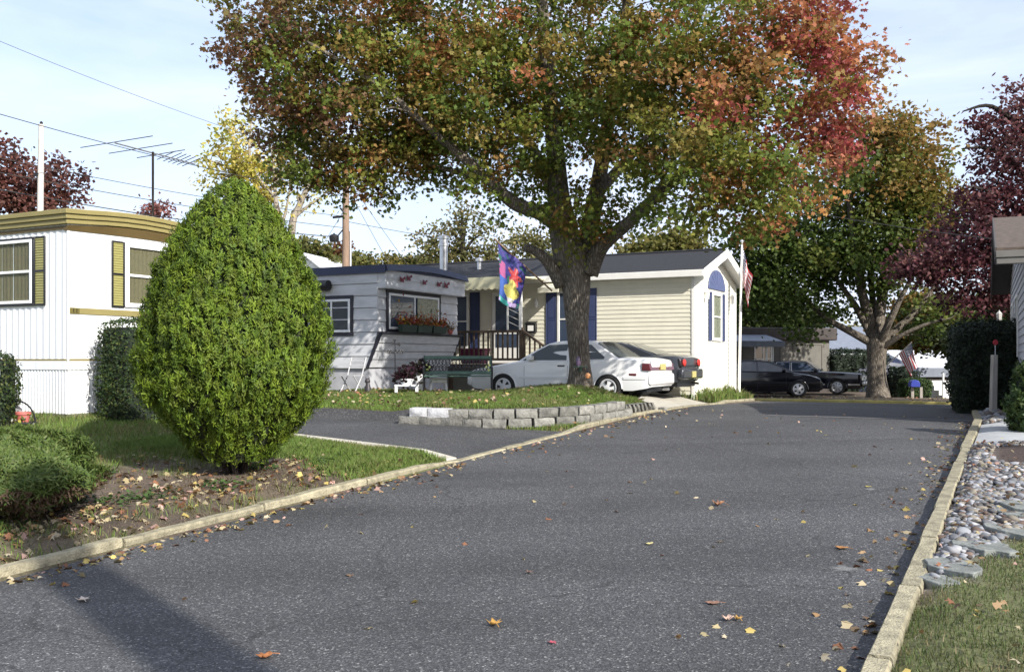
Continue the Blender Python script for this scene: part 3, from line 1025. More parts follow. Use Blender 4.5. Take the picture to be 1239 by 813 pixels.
MB().lathe([(.05, 1.506), (.08, 1.63), (.085, 1.63), (.07, 1.61)], 12, 0, lambda x, y, z: (x + 3.2, y - .12, z)).build('pot', mt['pinkpot'], sp, smooth=True)
n = 160
c = np.array([3.2, -.12, 1.68]) + RNG.normal(size=(n, 3)) * .07
leaf_cards('foliage', c, rdir(n), rdir(n), RNG.uniform(.03, .06, n), np.array([(.2, .12, .04)]) * RNG.uniform(.5, 1.5, (n, 1)), OVAL, mt['leaf'], sp)

# ================================================================== cream house
hz = .94
t3 = thing('manufactured_home', 'cream sided house with dark shingle roof and sunlit pale gable end under a blue fan light', 'house', (4.93, 26.5, hz), TH)
HW, HL = 4.4, 16.0
EZ = 3.30; PK = .32                                   # eave height, pitch
gab = lambda z: (max(0, (z - EZ) / PK), HW - max(0, (z - EZ) / PK))
c = MB()
c.box(.02, HW - .02, .02, HL, -.5, EZ)
c.prism([(.02, EZ), (HW - .02, EZ), (HW / 2, EZ + PK * HW / 2 - .02)], lambda a, z, d: (a, d, z), .02, HL)
c.build('core_wall', mt['cream'], t3)
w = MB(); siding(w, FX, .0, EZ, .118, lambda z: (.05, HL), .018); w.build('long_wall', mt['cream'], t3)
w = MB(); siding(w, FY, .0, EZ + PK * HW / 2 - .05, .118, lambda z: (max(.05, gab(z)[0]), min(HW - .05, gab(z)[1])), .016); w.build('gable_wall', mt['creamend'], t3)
w = MB(); w.box(-.03, .05, -.0, .03, -.4, EZ, 0, FY); w.box(.0, .05, 0, .03, -.4, EZ, 0, FX); w.box(HW - .05, HW + .03, 0, .03, -.4, EZ, 0, FY)
split_parts(w.build('corner_trim', mt['whitesat'], t3, bevel=.006))
ov, og = .20, .36
A0 = (-ov, EZ - PK * ov + .06); A1 = (HW / 2, EZ + PK * HW / 2 + .06); A2 = (HW + ov, EZ - PK * ov + .06)
r = MB()
th = .09
r.prism([A0, A1, A2, (A2[0], A2[1] + th), (A1[0], A1[1] + th), (A0[0], A0[1] + th)], lambda a, z, d: (a, d, z), -og + .02, HL + .3)
r.build('roof', mt['shing'], t3)
r = MB()
for (p, q) in ((A0, A1), (A1, A2)):
    r.hexa([(p[0], -og, p[1] - .16), (q[0], -og, q[1] - .16), (q[0], -og + .03, q[1] - .16), (p[0], -og + .03, p[1] - .16), (p[0], -og, p[1] + th + .012), (q[0], -og, q[1] + th + .012), (q[0], -og + .018, q[1] + th + .012), (p[0], -og + .018, p[1] + th + .012)])
    r.hexa([(p[0], -og + .03, p[1] - .05), (q[0], -og + .03, q[1] - .05), (q[0], .0, q[1] - .05), (p[0], .0, p[1] - .05), (p[0], -og + .03, p[1] - .004), (q[0], -og + .03, q[1] - .004), (q[0], .0, q[1] - .004), (p[0], .0, p[1] - .004)])
r.box(-ov - .11, -ov - .002, -og, HL, A0[1] - .10, A0[1] + .075)
r.box(HW + ov + .002, HW + ov + .11, -og, HL, A0[1] - .10, A0[1] + .075)
r.box(-ov, .0, 0, HL, A0[1] - .08, A0[1] - .055)
r.build('fascia', mt['whitesat'], t3, bevel=.008)
MB().tube([(HW / 2, -og + .1, A1[1] + th), (HW / 2, HL, A1[1] + th)], .05, 6).build('ridge_cap', mt['shing'], t3)
# gable window with shutters and fan
window(t3, FY, 1.72, 2.70, 1.50, 2.90, mt['whitesat'], mt['clear'], .09, .06, True, 0, None, curtain=mt['lace'])
shutter(t3, FY, 1.36, 1.67, 1.50, 2.90, mt['shutnavy']); shutter(t3, FY, 2.75, 3.06, 1.50, 2.90, mt['shutnavy'])
fan = MB()
pts = [(2.21 + .88 * math.cos(math.pi * k / 18), 2.98 + .58 * math.sin(math.pi * k / 18)) for k in range(19)]
fan.prism(pts, lambda a, z, d: FY(a, d, z), .014, .05)
f_ = fan.build('fan_panel', mt['arch'], t3, bevel=.01)
k_ = MB()
for k in range(1, 8):
    t = math.pi * k / 8
    k_.hexa([FY(2.21 + .14 * math.cos(t) - .008, .05, 2.98 + .12 * math.sin(t)), FY(2.21 + .14 * math.cos(t) + .008, .05, 2.98 + .12 * math.sin(t)), FY(2.21 + .14 * math.cos(t) + .008, .045, 2.98 + .12 * math.sin(t)), FY(2.21 + .14 * math.cos(t) - .008, .045, 2.98 + .12 * math.sin(t)),
             FY(2.21 + .82 * math.cos(t) - .016, .058, 2.98 + .53 * math.sin(t)), FY(2.21 + .82 * math.cos(t) + .016, .058, 2.98 + .53 * math.sin(t)), FY(2.21 + .82 * math.cos(t) + .016, .045, 2.98 + .53 * math.sin(t)), FY(2.21 + .82 * math.cos(t) - .016, .045, 2.98 + .53 * math.sin(t))])
k_.build('fan_rib', mt['arch'], f_)


def wall_lantern(root, T, a, z):
    tt = lambda x, y, q: T(a + x, .11 + y, z + q)
    m = MB()
    m.lathe([(.0, .22), (.05, .17), (.085, .13), (.06, .12), (.045, -.05), (.055, -.06), (.0, -.09)], 6, 0, tt)
    m.box(a - .04, a + .04, .018, .03, z - .05, z + .14, 0, T)
    m.box(a - .012, a + .012, .03, .12, z + .14, z + .16, 0, T)
    return m.build('wall_lantern', mt['whitesat'], root)


wall_lantern(t3, FY, .98, 2.72); wall_lantern(t3, FY, 3.62, 2.72)
# porch side windows, door
window(t3, FX, 7.02, 7.95, 1.30, 2.95, mt['whitesat'], mt['glassb'], .07, .06, True)
shutter(t3, FX, 6.64, 6.98, 1.25, 3.0, mt['shutnavy'], None, False)
shutter(t3, FX, 8.0, 8.34, 1.25, 3.0, mt['shutnavy'], None, False)
window(t3, FX, 3.20, 4.05, 1.30, 2.95, mt['whitesat'], mt['glassb'], .07, .06, True)
shutter(t3, FX, 4.09, 4.42, 1.25, 3.0, mt['shutnavy'], None, False)
shutter(t3, FX, 2.82, 3.15, 1.25, 3.0, mt['shutnavy'], None, False)
d = MB()
d.box(5.18, 6.20, .02, .06, .85, 2.98, 0, FX)
door = d.build('door', mt['whitesat'], t3, bevel=.01)
g = MB(); g.box(5.30, 6.08, .06, .066, 1.80, 2.85, 0, FX); g.box(5.30, 6.08, .06, .066, 1.32, 1.72, 0, FX); g.build('door_glass', mt['glassb'], door)
MB().box(5.22, 5.26, .066, .1, 1.74, 1.9, 0, FX).build('handle', mt['galv'], door)
wall_lantern(t3, FX, 4.70, 2.55)
FP = lambda a, o, z: FX(a - 1.77, o, z)
# porch: deck, posts, canopy, railing, stairs
PD = 1.75
p = MB(); p.box(6.1, 10.6, .03, PD, .74, .83, 0, FP)
for a in (6.2, 8.4, 10.4): p.box(a, a + .1, PD - .14, PD - .04, -.4, .74, 0, FP)
pd = p.build('porch_deck', mt['wood'], t3, bevel=.006)
rl = MB()
rl.box(6.1, 10.6, PD - .10, PD + .02, 1.72, 1.78, 0, FP)
rl.box(6.15, 10.6, PD - .07, PD - .03, .93, 1.0, 0, FP)
a = 6.25
while a < 10.55:
    rl.box(a, a + .04, PD - .07, PD - .03, 1.0, 1.72, 0, FP); a += .155
rl.box(6.1, 6.2, PD - .1, PD, .83, 1.85, 0, FP)
rl.build('porch_railing', mt['wood'], t3)
sr = MB()
for k in range(4):                                    # steps going down to the right
    sr.box(6.08 - .28 * (k + 1), 6.08 - .28 * k, .45, PD - .1, -.3, .66 - .185 * k, 0, FP)
split_parts(sr.build('porch_step', mt['wood'], t3))
sr = MB()
rise = lambda a: -(6.1 - a) * .66
for zz, th_ in ((1.72, .06), (.95, .06)):
    sr.hexa([FP(4.2, PD - .1, zz + rise(4.2)), FP(6.1, PD - .1, zz), FP(6.1, PD, zz), FP(4.2, PD, zz + rise(4.2)), FP(4.2, PD - .1, zz + th_ + rise(4.2)), FP(6.1, PD - .1, zz + th_), FP(6.1, PD, zz + th_), FP(4.2, PD, zz + th_ + rise(4.2))])
a = 4.32
while a < 6.05:
    sr.hexa([FP(a, PD - .07, .98 + rise(a)), FP(a + .04, PD - .07, .98 + rise(a)), FP(a + .04, PD - .03, .98 + rise(a)), FP(a, PD - .03, .98 + rise(a)), FP(a, PD - .07, 1.73 + rise(a)), FP(a + .04, PD - .07, 1.73 + rise(a)), FP(a + .04, PD - .03, 1.73 + rise(a)), FP(a, PD - .03, 1.73 + rise(a))]); a += .155
sr.box(4.16, 4.26, PD - .1, PD, -.4, .62, 0, FP)
sr.build('stair_railing', mt['wood'], t3)
cn = MB()
cn.hexa([FP(6.1, PD + .1, 3.00), FP(10.7, PD + .1, 3.00), FP(10.7, PD + .06, 3.0), FP(6.1, PD + .06, 3.0), FP(6.1, PD + .1, 3.27), FP(10.7, PD + .1, 3.27), FP(10.7, PD + .06, 3.27), FP(6.1, PD + .06, 3.27)])
cn.hexa([FP(6.1, PD + .06, 3.23), FP(10.7, PD + .06, 3.23), FP(10.7, .05, 3.26), FP(6.1, .05, 3.26), FP(6.1, PD + .06, 3.265), FP(10.7, PD + .06, 3.265), FP(10.7, .05, 3.30), FP(6.1, .05, 3.30)])
a = 6.1
while a < 10.69:                                     # scalloped valance
    cn.prism([(a, 3.0), (a + .2, 3.0), (a + .2, 2.95), (a + .1, 2.91), (a, 2.95)], lambda p_, q_, d_: FP(p_, d_, q_), PD + .06, PD + .1); a += .2
can = cn.build('porch_awning', mt['beige'], t3)
cn = MB()
a0, a1 = 5.45, 6.095
cn.hexa([FP(a0, .75, 2.96), FP(a1, .75, 2.96), FP(a1, .02, 3.20), FP(a0, .02, 3.20), FP(a0, .75, 2.98), FP(a1, .75, 2.98), FP(a1, .02, 3.24), FP(a0, .02, 3.24)])
cn.hexa([FP(a0, .78, 2.86), FP(a1, .78, 2.86), FP(a1, .75, 2.86), FP(a0, .75, 2.86), FP(a0, .78, 3.0), FP(a1, .78, 3.0), FP(a1, .75, 3.0), FP(a0, .75, 3.0)])
cn.build('door_canopy', mt['cream2'], t3)
ps = MB()
ps.box(6.12, 6.19, PD - .06, PD + .01, 1.78, 3.22, 0, FP); ps.box(10.5, 10.56, PD - .06, PD, .83, 3.22, 0, FP); ps.box(6.55, 6.59, PD - .05, PD - .01, 1.78, 3.22, 0, FP)
ps.tube([FP(10.5 - .95 * (1 - math.cos(t)), PD - .03, 1.95 + 1.0 * math.sin(t)) for t in np.linspace(0, math.pi / 2, 12)], .025, 8)
split_parts(ps.build('porch_post', mt['whitesat'], t3))
ps = MB()
for k in range(7):
    z0 = 1.85 + k * .18
    ps.hexa([FP(6.19, PD - .035, z0), FP(6.19, PD - .025, z0), FP(6.55, PD - .025, z0 + .16), FP(6.55, PD - .035, z0 + .16), FP(6.19, PD - .035, z0 + .015), FP(6.19, PD - .025, z0 + .015), FP(6.55, PD - .025, z0 + .175), FP(6.55, PD - .035, z0 + .175)])
arcp_ = [FP(10.5 - .95 * (1 - math.cos(t)), PD - .03, 1.95 + 1.0 * math.sin(t)) for t in np.linspace(0, math.pi / 2, 12)]
ps.build('trellis', mt['whitesat'], t3)
mbx = thing('mailbox', 'black and white wall mailbox beside the cream house door', 'mailbox', t3.location, TH)
m = MB(); m.box(6.48, 6.80, .022, .15, 1.75, 2.02, 0, FP); m.hexa([FP(6.46, .17, 2.0), FP(6.82, .17, 2.0), FP(6.82, .022, 2.06), FP(6.46, .022, 2.06), FP(6.46, .17, 2.02), FP(6.82, .17, 2.02), FP(6.82, .022, 2.09), FP(6.46, .022, 2.09)])
b = m.build('box', mt['black'], mbx, bevel=.01)
MB().box(6.54, 6.73, .151, .155, 1.80, 1.96, 0, FP).build('front_panel', mt['whitesat'], mbx)
MB().tube([FP(6.52, .13, 1.74), FP(6.50, .17, 1.66), FP(6.78, .17, 1.66), FP(6.76, .13, 1.74)], .012, 6).build('paper_hook', mt['black'], mbx)
# things on the porch
pu = thing('storage_tub', 'purple plastic tub on porch behind railing', 'tub', t3.location, TH)
m = MB(); m.hexa([FP(7.55, 1.5, .84), FP(8.2, 1.5, .84), FP(8.2, 1.1, .84), FP(7.55, 1.1, .84), FP(7.48, 1.55, 1.24), FP(8.27, 1.55, 1.24), FP(8.27, 1.05, 1.24), FP(7.48, 1.05, 1.24)])
m.build('tub_body', mt['purplepot'], pu, bevel=.02)
m = MB(); m.hexa([FP(7.46, 1.57, 1.24), FP(8.29, 1.57, 1.24), FP(8.29, 1.03, 1.24), FP(7.46, 1.03, 1.24), FP(7.5, 1.53, 1.28), FP(8.25, 1.53, 1.28), FP(8.25, 1.07, 1.28), FP(7.5, 1.07, 1.28)]); m.build('tub_lid', mt['purplepot'], pu, bevel=.01)
bk = thing('wire_basket', 'small hooped metal basket on porch beside purple tub', 'basket', t3.location, TH)
m = MB()
for z in (.9, 1.05, 1.15): m.tube([FP(9.0 + .2 * math.cos(t), 1.35 + .15 * math.sin(t), z) for t in np.linspace(0, 2 * math.pi, 17)], .012, 5)
for t in np.linspace(0, 2 * math.pi, 9)[:-1]: m.tube([FP(9.0 + .2 * math.cos(t), 1.35 + .15 * math.sin(t), .84), FP(9.0 + .2 * math.cos(t), 1.35 + .15 * math.sin(t), 1.15)], .008, 4)
m.tube([FP(9.0 + .2 * math.cos(t), 1.35, 1.15 + .28 * math.sin(t)) for t in np.linspace(0, math.pi, 10)], .012, 5)
m.build('basket_frame', mt['galv'], bk)
# flues on the roof
fl = MB(); fl.lathe([(.13, 3.3), (.13, 4.62), (.16, 4.62), (.16, 4.72), (.14, 4.74), (.14, 4.86), (.18, 4.86), (.18, 4.95), (0, 5.0)], 14, 0, lambda x, y, z: (x + 1.2, y + 8.67, z)); fl.build('flue_pipe', mt['galv'], t3, smooth=True, angle=40)
fl = MB(); fl.lathe([(.07, 3.4), (.07, 4.05), (.12, 4.07), (.12, 4.16), (0, 4.2)], 12, 0, lambda x, y, z: (x + 1.2, y + 7.35, z)); fl.build('roof_vent', mt['galv'], t3, smooth=True)

# ================================================================== right-hand house
ro = Vector((8.95, 17.0, .75))
rdir_ = Vector((4.35, 9.0, 0)); RL = rdir_.length
t4 = thing('house', 'grey clapboard house with brown shingle roof and deep gable overhang beside the road', 'house', ro, math.atan2(rdir_.y, rdir_.x))
# local: x along the gable wall away from the camera, +y towards the road
GY = lambda a, o, z: (a, o, z)
EH, PH = 3.02, 1.10
gz2 = lambda z: (0, RL) if z < EH else ((z - EH) / PH * RL / 2, RL - (z - EH) / PH * RL / 2)
w = MB(); w.box(0, RL, -9, -.03, -.5, EH); w.prism([(0, EH), (RL, EH), (RL / 2, EH + PH)], lambda a, z, d: (a, d, z), -9, -.03); w.build('core_wall', mt['wallgrey'], t4)
w = MB(); siding(w, GY, -.2, EH + PH - .06, .15, gz2, .022); w.build('clapboard_wall', mt['wallgrey'], t4)
B0, B1, B2 = (-.35, EH - .06), (RL / 2, EH + PH + .06), (RL + .35, EH - .06)
r = MB(); r.prism([B0, B1, B2, (B2[0], B2[1] + .12), (B1[0], B1[1] + .12), (B0[0], B0[1] + .12)], lambda a, z, d: (a, d, z), -9, .47); r.build('roof', mt['shingbr'], t4)
r = MB()
for (p_, q_) in ((B0, B1), (B1, B2)):
    r.hexa([(p_[0], -.0, p_[1] - .05), (q_[0], -.0, q_[1] - .05), (q_[0], .45, q_[1] - .05), (p_[0], .45, p_[1] - .05), (p_[0], -.0, p_[1] - .003), (q_[0], -.0, q_[1] - .003), (q_[0], .45, q_[1] - .003), (p_[0], .45, p_[1] - .003)])
r.build('soffit', mt['soffit'], t4)
r = MB()
for (p_, q_) in ((B0, B1), (B1, B2)):
    r.hexa([(p_[0], .45, p_[1] - .17), (q_[0], .45, q_[1] - .17), (q_[0], .48, q_[1] - .17), (p_[0], .48, p_[1] - .17), (p_[0], .45, p_[1] + .13), (q_[0], .45, q_[1] + .13), (q_[0], .48, q_[1] + .13), (p_[0], .48, p_[1] + .13)])
r.build('barge_board', mt['soffit'], t4)
r = MB(); r.box(B0[0] - .12, B0[0] - .003, -9, .47, B0[1] - .06, B0[1] + .06); r.box(B0[0] - .10, B0[0] - .004, -9, .46, B0[1] - .17, B0[1] - .062); r.build('gutter', mt['gutter'], t4, bevel=.01)
window(t4, GY, 3.2, 4.6, 1.2, 2.5, mt['whitesat'], mt['glass'], .06, .05, True)
window(t4, GY, 6.6, 7.8, 1.2, 2.5, mt['whitesat'], mt['glass'], .06, .05, True)

# ================================================================== far brown trailer
o5 = at(1003, 483, 46)
t5 = thing('mobile_home', 'shaded tan trailer home with dark brown fascia and slate porch awning behind black sedan', 'mobile home', (o5.x, o5.y, .38), R(90) + R(14))
# local: x away from camera, y to the left ; near wall at x=0 facing -x
BL = 9.5
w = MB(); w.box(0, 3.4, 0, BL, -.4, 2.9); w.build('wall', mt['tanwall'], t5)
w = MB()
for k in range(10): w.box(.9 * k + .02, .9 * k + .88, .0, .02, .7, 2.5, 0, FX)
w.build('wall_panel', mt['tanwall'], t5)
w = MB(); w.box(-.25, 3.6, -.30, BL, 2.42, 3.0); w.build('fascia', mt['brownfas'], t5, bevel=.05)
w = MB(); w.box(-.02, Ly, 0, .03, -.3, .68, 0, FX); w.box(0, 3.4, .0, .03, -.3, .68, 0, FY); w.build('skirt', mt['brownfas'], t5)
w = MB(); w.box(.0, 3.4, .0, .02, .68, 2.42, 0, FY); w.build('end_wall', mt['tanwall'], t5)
window(t5, FY, 1.0, 2.3, 1.3, 2.2, mt['whitesat'], mt['glass'], .05, .05, False)
window(t5, FX, .35, 1.9, .9, 2.25, mt['tanwall'], mt['tanwall'], .05, .05, False)
shutter(t5, FX, 2.55, 2.95, .9, 2.3, mt['black'], None, False)
window(t5, FX, 3.0, 3.9, .9, 2.2, mt['whitesat'], mt['glassb'], .06, .05, True, 1)
w = MB()
w.hexa([FX(3.4, 1.9, 2.2), FX(BL, 1.9, 2.2), FX(BL, .26, 2.55), FX(3.4, .26, 2.55), FX(3.4, 1.9, 2.32), FX(BL, 1.9, 2.32), FX(BL, .26, 2.66), FX(3.4, .26, 2.66)])
w.hexa([FX(3.4, 1.94, 2.08), FX(BL, 1.94, 2.08), FX(BL, 1.9, 2.08), FX(3.4, 1.9, 2.08), FX(3.4, 1.94, 2.34), FX(BL, 1.94, 2.34), FX(BL, 1.9, 2.34), FX(3.4, 1.9, 2.34)])
w.build('porch_awning', mt['slategrey'], t5)
w = MB(); w.box(4.2, 4.27, 1.78, 1.85, -.2, 2.2, 0, FX); w.box(3.9, 3.96, 1.78, 1.84, -.2, 2.2, 0, FX); w.box(7.8, 7.87, 1.78, 1.85, -.2, 2.2, 0, FX); split_parts(w.build('porch_post', mt['whitesat'], t5))
window(t5, FX, 5.2, 6.2, .2, 2.2, mt['whitesat'], mt['glass'], .06, .05, True)
# far white house at the end of the lane
o6 = at(1185, 470, 55)
t6 = thing('house', 'low house with white roof and dark shaded front at end of lane', 'house', (o6.x, o6.y, -1.3), R(90) + R(8))
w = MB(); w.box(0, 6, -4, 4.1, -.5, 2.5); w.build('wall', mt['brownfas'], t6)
w = MB(); w.prism([(-1.2, 2.5), (6.5, 2.5), (6.5, 2.75), (2.6, 3.75), (-1.2, 2.75)], lambda a, z, d: (a, d, z), -4.4, 4.5); w.build('roof', mt['farroof'], t6)
w = MB(); w.box(-1.3, -1.201, -4.4, 4.5, 2.25, 2.75); w.build('fascia', mt['slategrey'], t6)
window(t6, FX, 1.9, 3.7, 1.2, 2.1, mt['whitesat'], mt['glass'], .06, .05, False)
w = MB(); w.box(1.9, 4.0, 0.0, .4, .78, .9, 0, FX); w.box(1.55, 1.7, .8, 1.0, -.3, 2.3, 0, FX); w.box(1.0, 1.15, .8, 1.0, -.3, 2.3, 0, FX); split_parts(w.build('porch_rail', mt['whitesat'], t6))
o9 = at(1160, 487, 39.4)
ws_ = thing('garden_steps', 'white painted board steps rising beside the small square cut hedge', 'steps', (o9.x, o9.y, .25), R(12))
for k in range(4):
    w = MB(); w.box(-.68 - .0 * k, .68 - .14 * k, .30 * k, .30 * (k + 1) - .004, -.3, .22 + .185 * k); w.build('step', mt['whitesat'], ws_, bevel=.012)
w = MB(); w.box(-.72, -.66, .0, .06, -.3, 1.1); w.build('post', mt['whitesat'], ws_)
# small far white house seen over the hedge of roofs, left
o7 = at(396, 330, 62)
t7 = thing('house', 'small far white gabled house beside the brown utility pole', 'house', (o7.x, o7.y, 3.75), R(-14))
w = MB(); w.box(-3, 0, 0, 7, -2, 3.6); w.prism([(-3, 3.6), (0, 3.6), (-1.5, 4.75)], lambda a, z, d: (a, d, z), 0, 7); w.build('wall', mt['white'], t7)
w = MB()
for sg in (0, 1):
    f = (lambda q: q) if sg == 0 else (lambda q: -3 - q)
    w.hexa([(f(-1.5), -.3, 4.8), (f(.4), -.3, 3.38), (f(.4), 7.2, 3.38), (f(-1.5), 7.2, 4.8), (f(-1.5), -.3, 4.95), (f(.4), -.3, 3.53), (f(.4), 7.2, 3.53), (f(-1.5), 7.2, 4.95)])
w.build('roof', mt['farroof'], t7)
# low far building with dark roof right of the tan trailer
o8 = at(1046, 470, 66)
t8 = thing('house', 'far white house with slate roof glimpsed left of street tree trunk', 'house', (o8.x, o8.y, .3), R(90))
w = MB(); w.box(0, 5, -1, 5, -.5, 2.3); w.build('wall', mt['white'], t8)
w = MB(); w.prism([(-.4, 2.3), (5.4, 2.3), (2.5, 3.9)], lambda a, z, d: (a, d, z), -1.3, 5.2); w.build('roof', mt['slategrey'], t8)
def recenter(root):
    lo = Vector((1e9,) * 3); hi = Vector((-1e9,) * 3)
    for ch in root.children:
        if ch.type != 'MESH': continue
        for c in ch.bound_box:
            for i in range(3):
                lo[i] = min(lo[i], c[i]); hi[i] = max(hi[i], c[i])
    off = Vector(((lo.x + hi.x) / 2, (lo.y + hi.y) / 2, lo.z))
    root.location = Vector(root.location) + Matrix.Rotation(root.rotation_euler.z, 3, 'Z') @ off
    for ch in root.children: ch.location = Vector(ch.location) - off


for o in (fbx, sp, mbx, pu, bk): recenter(o)


# ------------------------------------------------------------------ cars
def make_wheel(root, x, y, r, w, side, style, rimmat):
    """wheel > rim ; side +1 = left (outer face towards +y)"""
    T = lambda a, b, c: (x + a, y + side * c, r + b)
    m = MB()
    m.lathe([(r * .62, -.0), (r * .66, w * .5 - .02), (r * .80, w * .5), (r * .93, w * .48), (r * .99, w * .38), (r, w * .1), (r, -w * .3), (r * .95, -w * .5), (r * .6, -w * .5)], 32, 0, T)
    tyre = m.build('wheel', mt['tyre'], root, smooth=True, angle=50)
    m = MB()
    m.lathe([(r * .66, w * .30), (r * .67, w * .46), (r * .62, w * .47), (r * .58, w * .36), (r * .3, w * .40), (r * .16, w * .44), (0, w * .45)], 32, 0, T)
    n = 5 if style == 'five' else 7
    for k in range(n):                                # dark flat faces painted as the shade of gaps between the spokes
        t0 = 2 * math.pi * k / n; hw = .36 * math.pi / n if style == 'five' else .22 * math.pi / n
        hw *= 1.2
        p = []
        for (rr, tt) in ((.26, t0 - hw * .5), (.26, t0 + hw * .5), (.53, t0 + hw), (.55, t0), (.53, t0 - hw)):
            hh = w * .41 + .006 - (rr - .3) * w * .12 + .004
            p.append(T(r * rr * math.cos(tt), r * rr * math.sin(tt), hh + .004))
        m.add(p, [(0, 1, 2, 3, 4)], 1)
    m.build('rim', [rimmat, mt['tyre']], tyre, smooth=True, angle=40)
    return tyre


def make_car(name, label, loc, heading, P, group='parked cars'):
    root = thing(name, label, 'car', loc, heading, group)
    L, W, wb, wr = P['L'], P['W'], P['wb'], P['wr']
    hx = L / 2
    fx, rx = P['fx'], P['fx'] - wb                    # axle positions
    sill, ar = P['sill'], wr * 1.16
    tx, tz = zip(*P['top'])                           # top line from front (+) to rear (-)
    tz_ = lambda x: float(np.interp(-x, [-q for q in tx], tz))
    bz_x, bz_z = zip(*P['bottom'])
    def zb(x):
        z = float(np.interp(-x, [-q for q in bz_x], bz_z))
        for a in (fx, rx):
            d = abs(x - a)
            if d < ar: z = max(z, wr * .95 + math.sqrt(ar * ar - d * d) * .98)
        return z
    xs = set(np.round(np.linspace(-hx, hx, 46), 4))
    for a in (fx, rx):
        for k in range(17): xs.add(round(a + ar * math.cos(math.pi * k / 16) * .9999, 4))
        xs.add(round(a + ar + .006, 4)); xs.add(round(a - ar - .006, 4))
    for q in tx: xs.add(round(q, 4))
    xs = sorted(q for q in xs if -hx <= q <= hx)
    xs = [q for i, q in enumerate(xs) if i == 0 or q - xs[i - 1] > .004]
    NR = 8
    def plan(x):
        t = abs(x) / hx
        return 1 - P.get('taper', .10) * t ** 5 - .10 * max(0, (t - .965) / .035) ** 2
    def yw(x, z):
        b = (z - P['zw']) / .45
        crease = .012 if P['zw'] - .10 < z < P['zw'] + .02 else 0
        return W / 2 * plan(x) * (1 - .06 * b * b) + crease * 0
    rings = []
    for x in xs:
        z0, z1 = zb(x), tz_(x)
        z0 = min(z0, z1 - .03)
        side = []
        for k in range(NR + 1):
            z = z0 + (z1 - z0) * k / NR
            y = yw(x, z)
            if k == NR: y -= .035
            if k == NR - 1: z = z1 - min(.03, (z1 - z0) * .3)
            side.append((x, y, z))
        top = []
        ye = side[-1][1]
        for f in (.8, .5, .2): top.append((x, ye * f, z1 + .035 * (1 - f * f)))
        ring = side + top + [(x, -q[1], q[2]) for q in reversed(top)] + [(x, -q[1], q[2]) for q in reversed(side)]
        rings.append(ring)
    m = MB()
    n = len(rings[0])
    m.v = [p for r_ in rings for p in r_]
    for i in range(len(rings) - 1):
        for k in range(n - 1):
            m.f.append((i * n + k, (i + 1) * n + k, (i + 1) * n + k + 1, i * n + k + 1))
    m.f.append(tuple(range(n))); m.f.append(tuple(range((len(rings) - 1) * n, len(rings) * n))[::-1])
    m.m = [0] * len(m.f)
    body = m.build('body', P['paint'], root, smooth=True, angle=42)
    # dark floor and wheel wells
    m = MB(); m.box(-hx + .12, hx - .12, -W / 2 + .16, W / 2 - .16, sill - .02, .60)
    m.build('underbody', mt['black'], root)
    m = MB()
    for a in (fx, rx):
        for s in (1, -1):
            m.lathe([(ar + .012, 0), (ar - .012, .012), (ar - .03, .005)], 24, 0, lambda p, q, h, a=a, s=s: (a + p, s * (yw(a, wr + ar * .7) + h - .004), wr * .95 + q), math.pi)
    m.build('arch_lip', P.get('lip', P['paint']), root, smooth=True)
    # greenhouse
    g = P['green']                                    # side outline from front base over the roof to rear base
    gb = min(p[1] for p in g); gt = max(p[1] for p in g)
    wy0, wy1 = W / 2 * P.get('gw0', .92), W / 2 * P.get('gw1', .72)
    yg = lambda z: wy0 + (wy1 - wy0) * ((z - gb) / (gt - gb)) ** 1.25
    m = MB(); rings = []
    for (x, z) in g:
        y = yg(z)
        rings.append([(x, y, z)] + [(x, y * f, z + .03 * (1 - f * f) * ((z - gb) / (gt - gb))) for f in (.85, .4, 0, -.4, -.85)] + [(x, -y, z)])
    n = 7
    m.v = [p for r_ in rings for p in r_]
    for i in range(len(rings) - 1):
        for k in range(n - 1): m.f.append((i * n + k, i * n + k + 1, (i + 1) * n + k + 1, (i + 1) * n + k))
    m.f.append(tuple(i * n for i in range(len(rings)))); m.f.append(tuple(i * n + n - 1 for i in range(len(rings)))[::-1])
    m.m = [0] * len(m.f)
    m.build('roof', P.get('roofpaint', P['paint']), root, bevel=.03, seg=3, angle=40)
    for poly in P['sidewin']:
        for s in (1, -1):
            m = MB()
            pts = [(p[0], s * (yg(p[1]) + .004), p[1]) for p in poly]
            pin = [(p[0], s * (yg(p[1]) - .03), p[1]) for p in poly]
            k = len(poly)
            m.add(pts + pin, [tuple(range(k)), tuple(range(k, 2 * k))[::-1]] + [(i, (i + 1) % k, k + (i + 1) % k, k + i) for i in range(k)])
            ob = m.build('side_window', P['glass'], root, bevel=.006, seg=1)
            if P.get('winframe'):
                f_ = MB(); c = [sum(q) / k for q in zip(*pts)]
                for i in range(k):
                    a, b = Vector(pts[i]), Vector(pts[(i + 1) % k])
                    f_.tube([a, b], .012, 6)
                f_.build('window_trim', P['winframe'], ob)
    for nm, (b, t) in (('windscreen', P['ws']), ('rear_window', P['rw'])):
        d = Vector((t[0] - b[0], 0, t[1] - b[1])).normalized(); nrm = Vector((d.z, 0, -d.x))
        if nm == 'rear_window': nrm = -nrm
        m = MB(); q = []
        for off in (.012, -.02):
            for (p, ins) in ((b, .07), (t, .06)):
                for f in (-1, -.5, 0, .5, 1):
                    y = (yg(p[1]) - ins) * f
                    dz = .03 * (1 - f * f) * ((p[1] - gb) / (gt - gb))
                    q.append(Vector((p[0], y, p[1] + dz)) + nrm * off)
        fs = []
        for i in range(4):
            fs += [(i, i + 1, 6 + i, 5 + i), (10 + i, 15 + i, 16 + i, 11 + i), (i, 10 + i, 11 + i, i + 1), (5 + i, 6 + i, 16 + i, 15 + i)]
        fs += [(0, 5, 15, 10), (4, 14, 19, 9)]
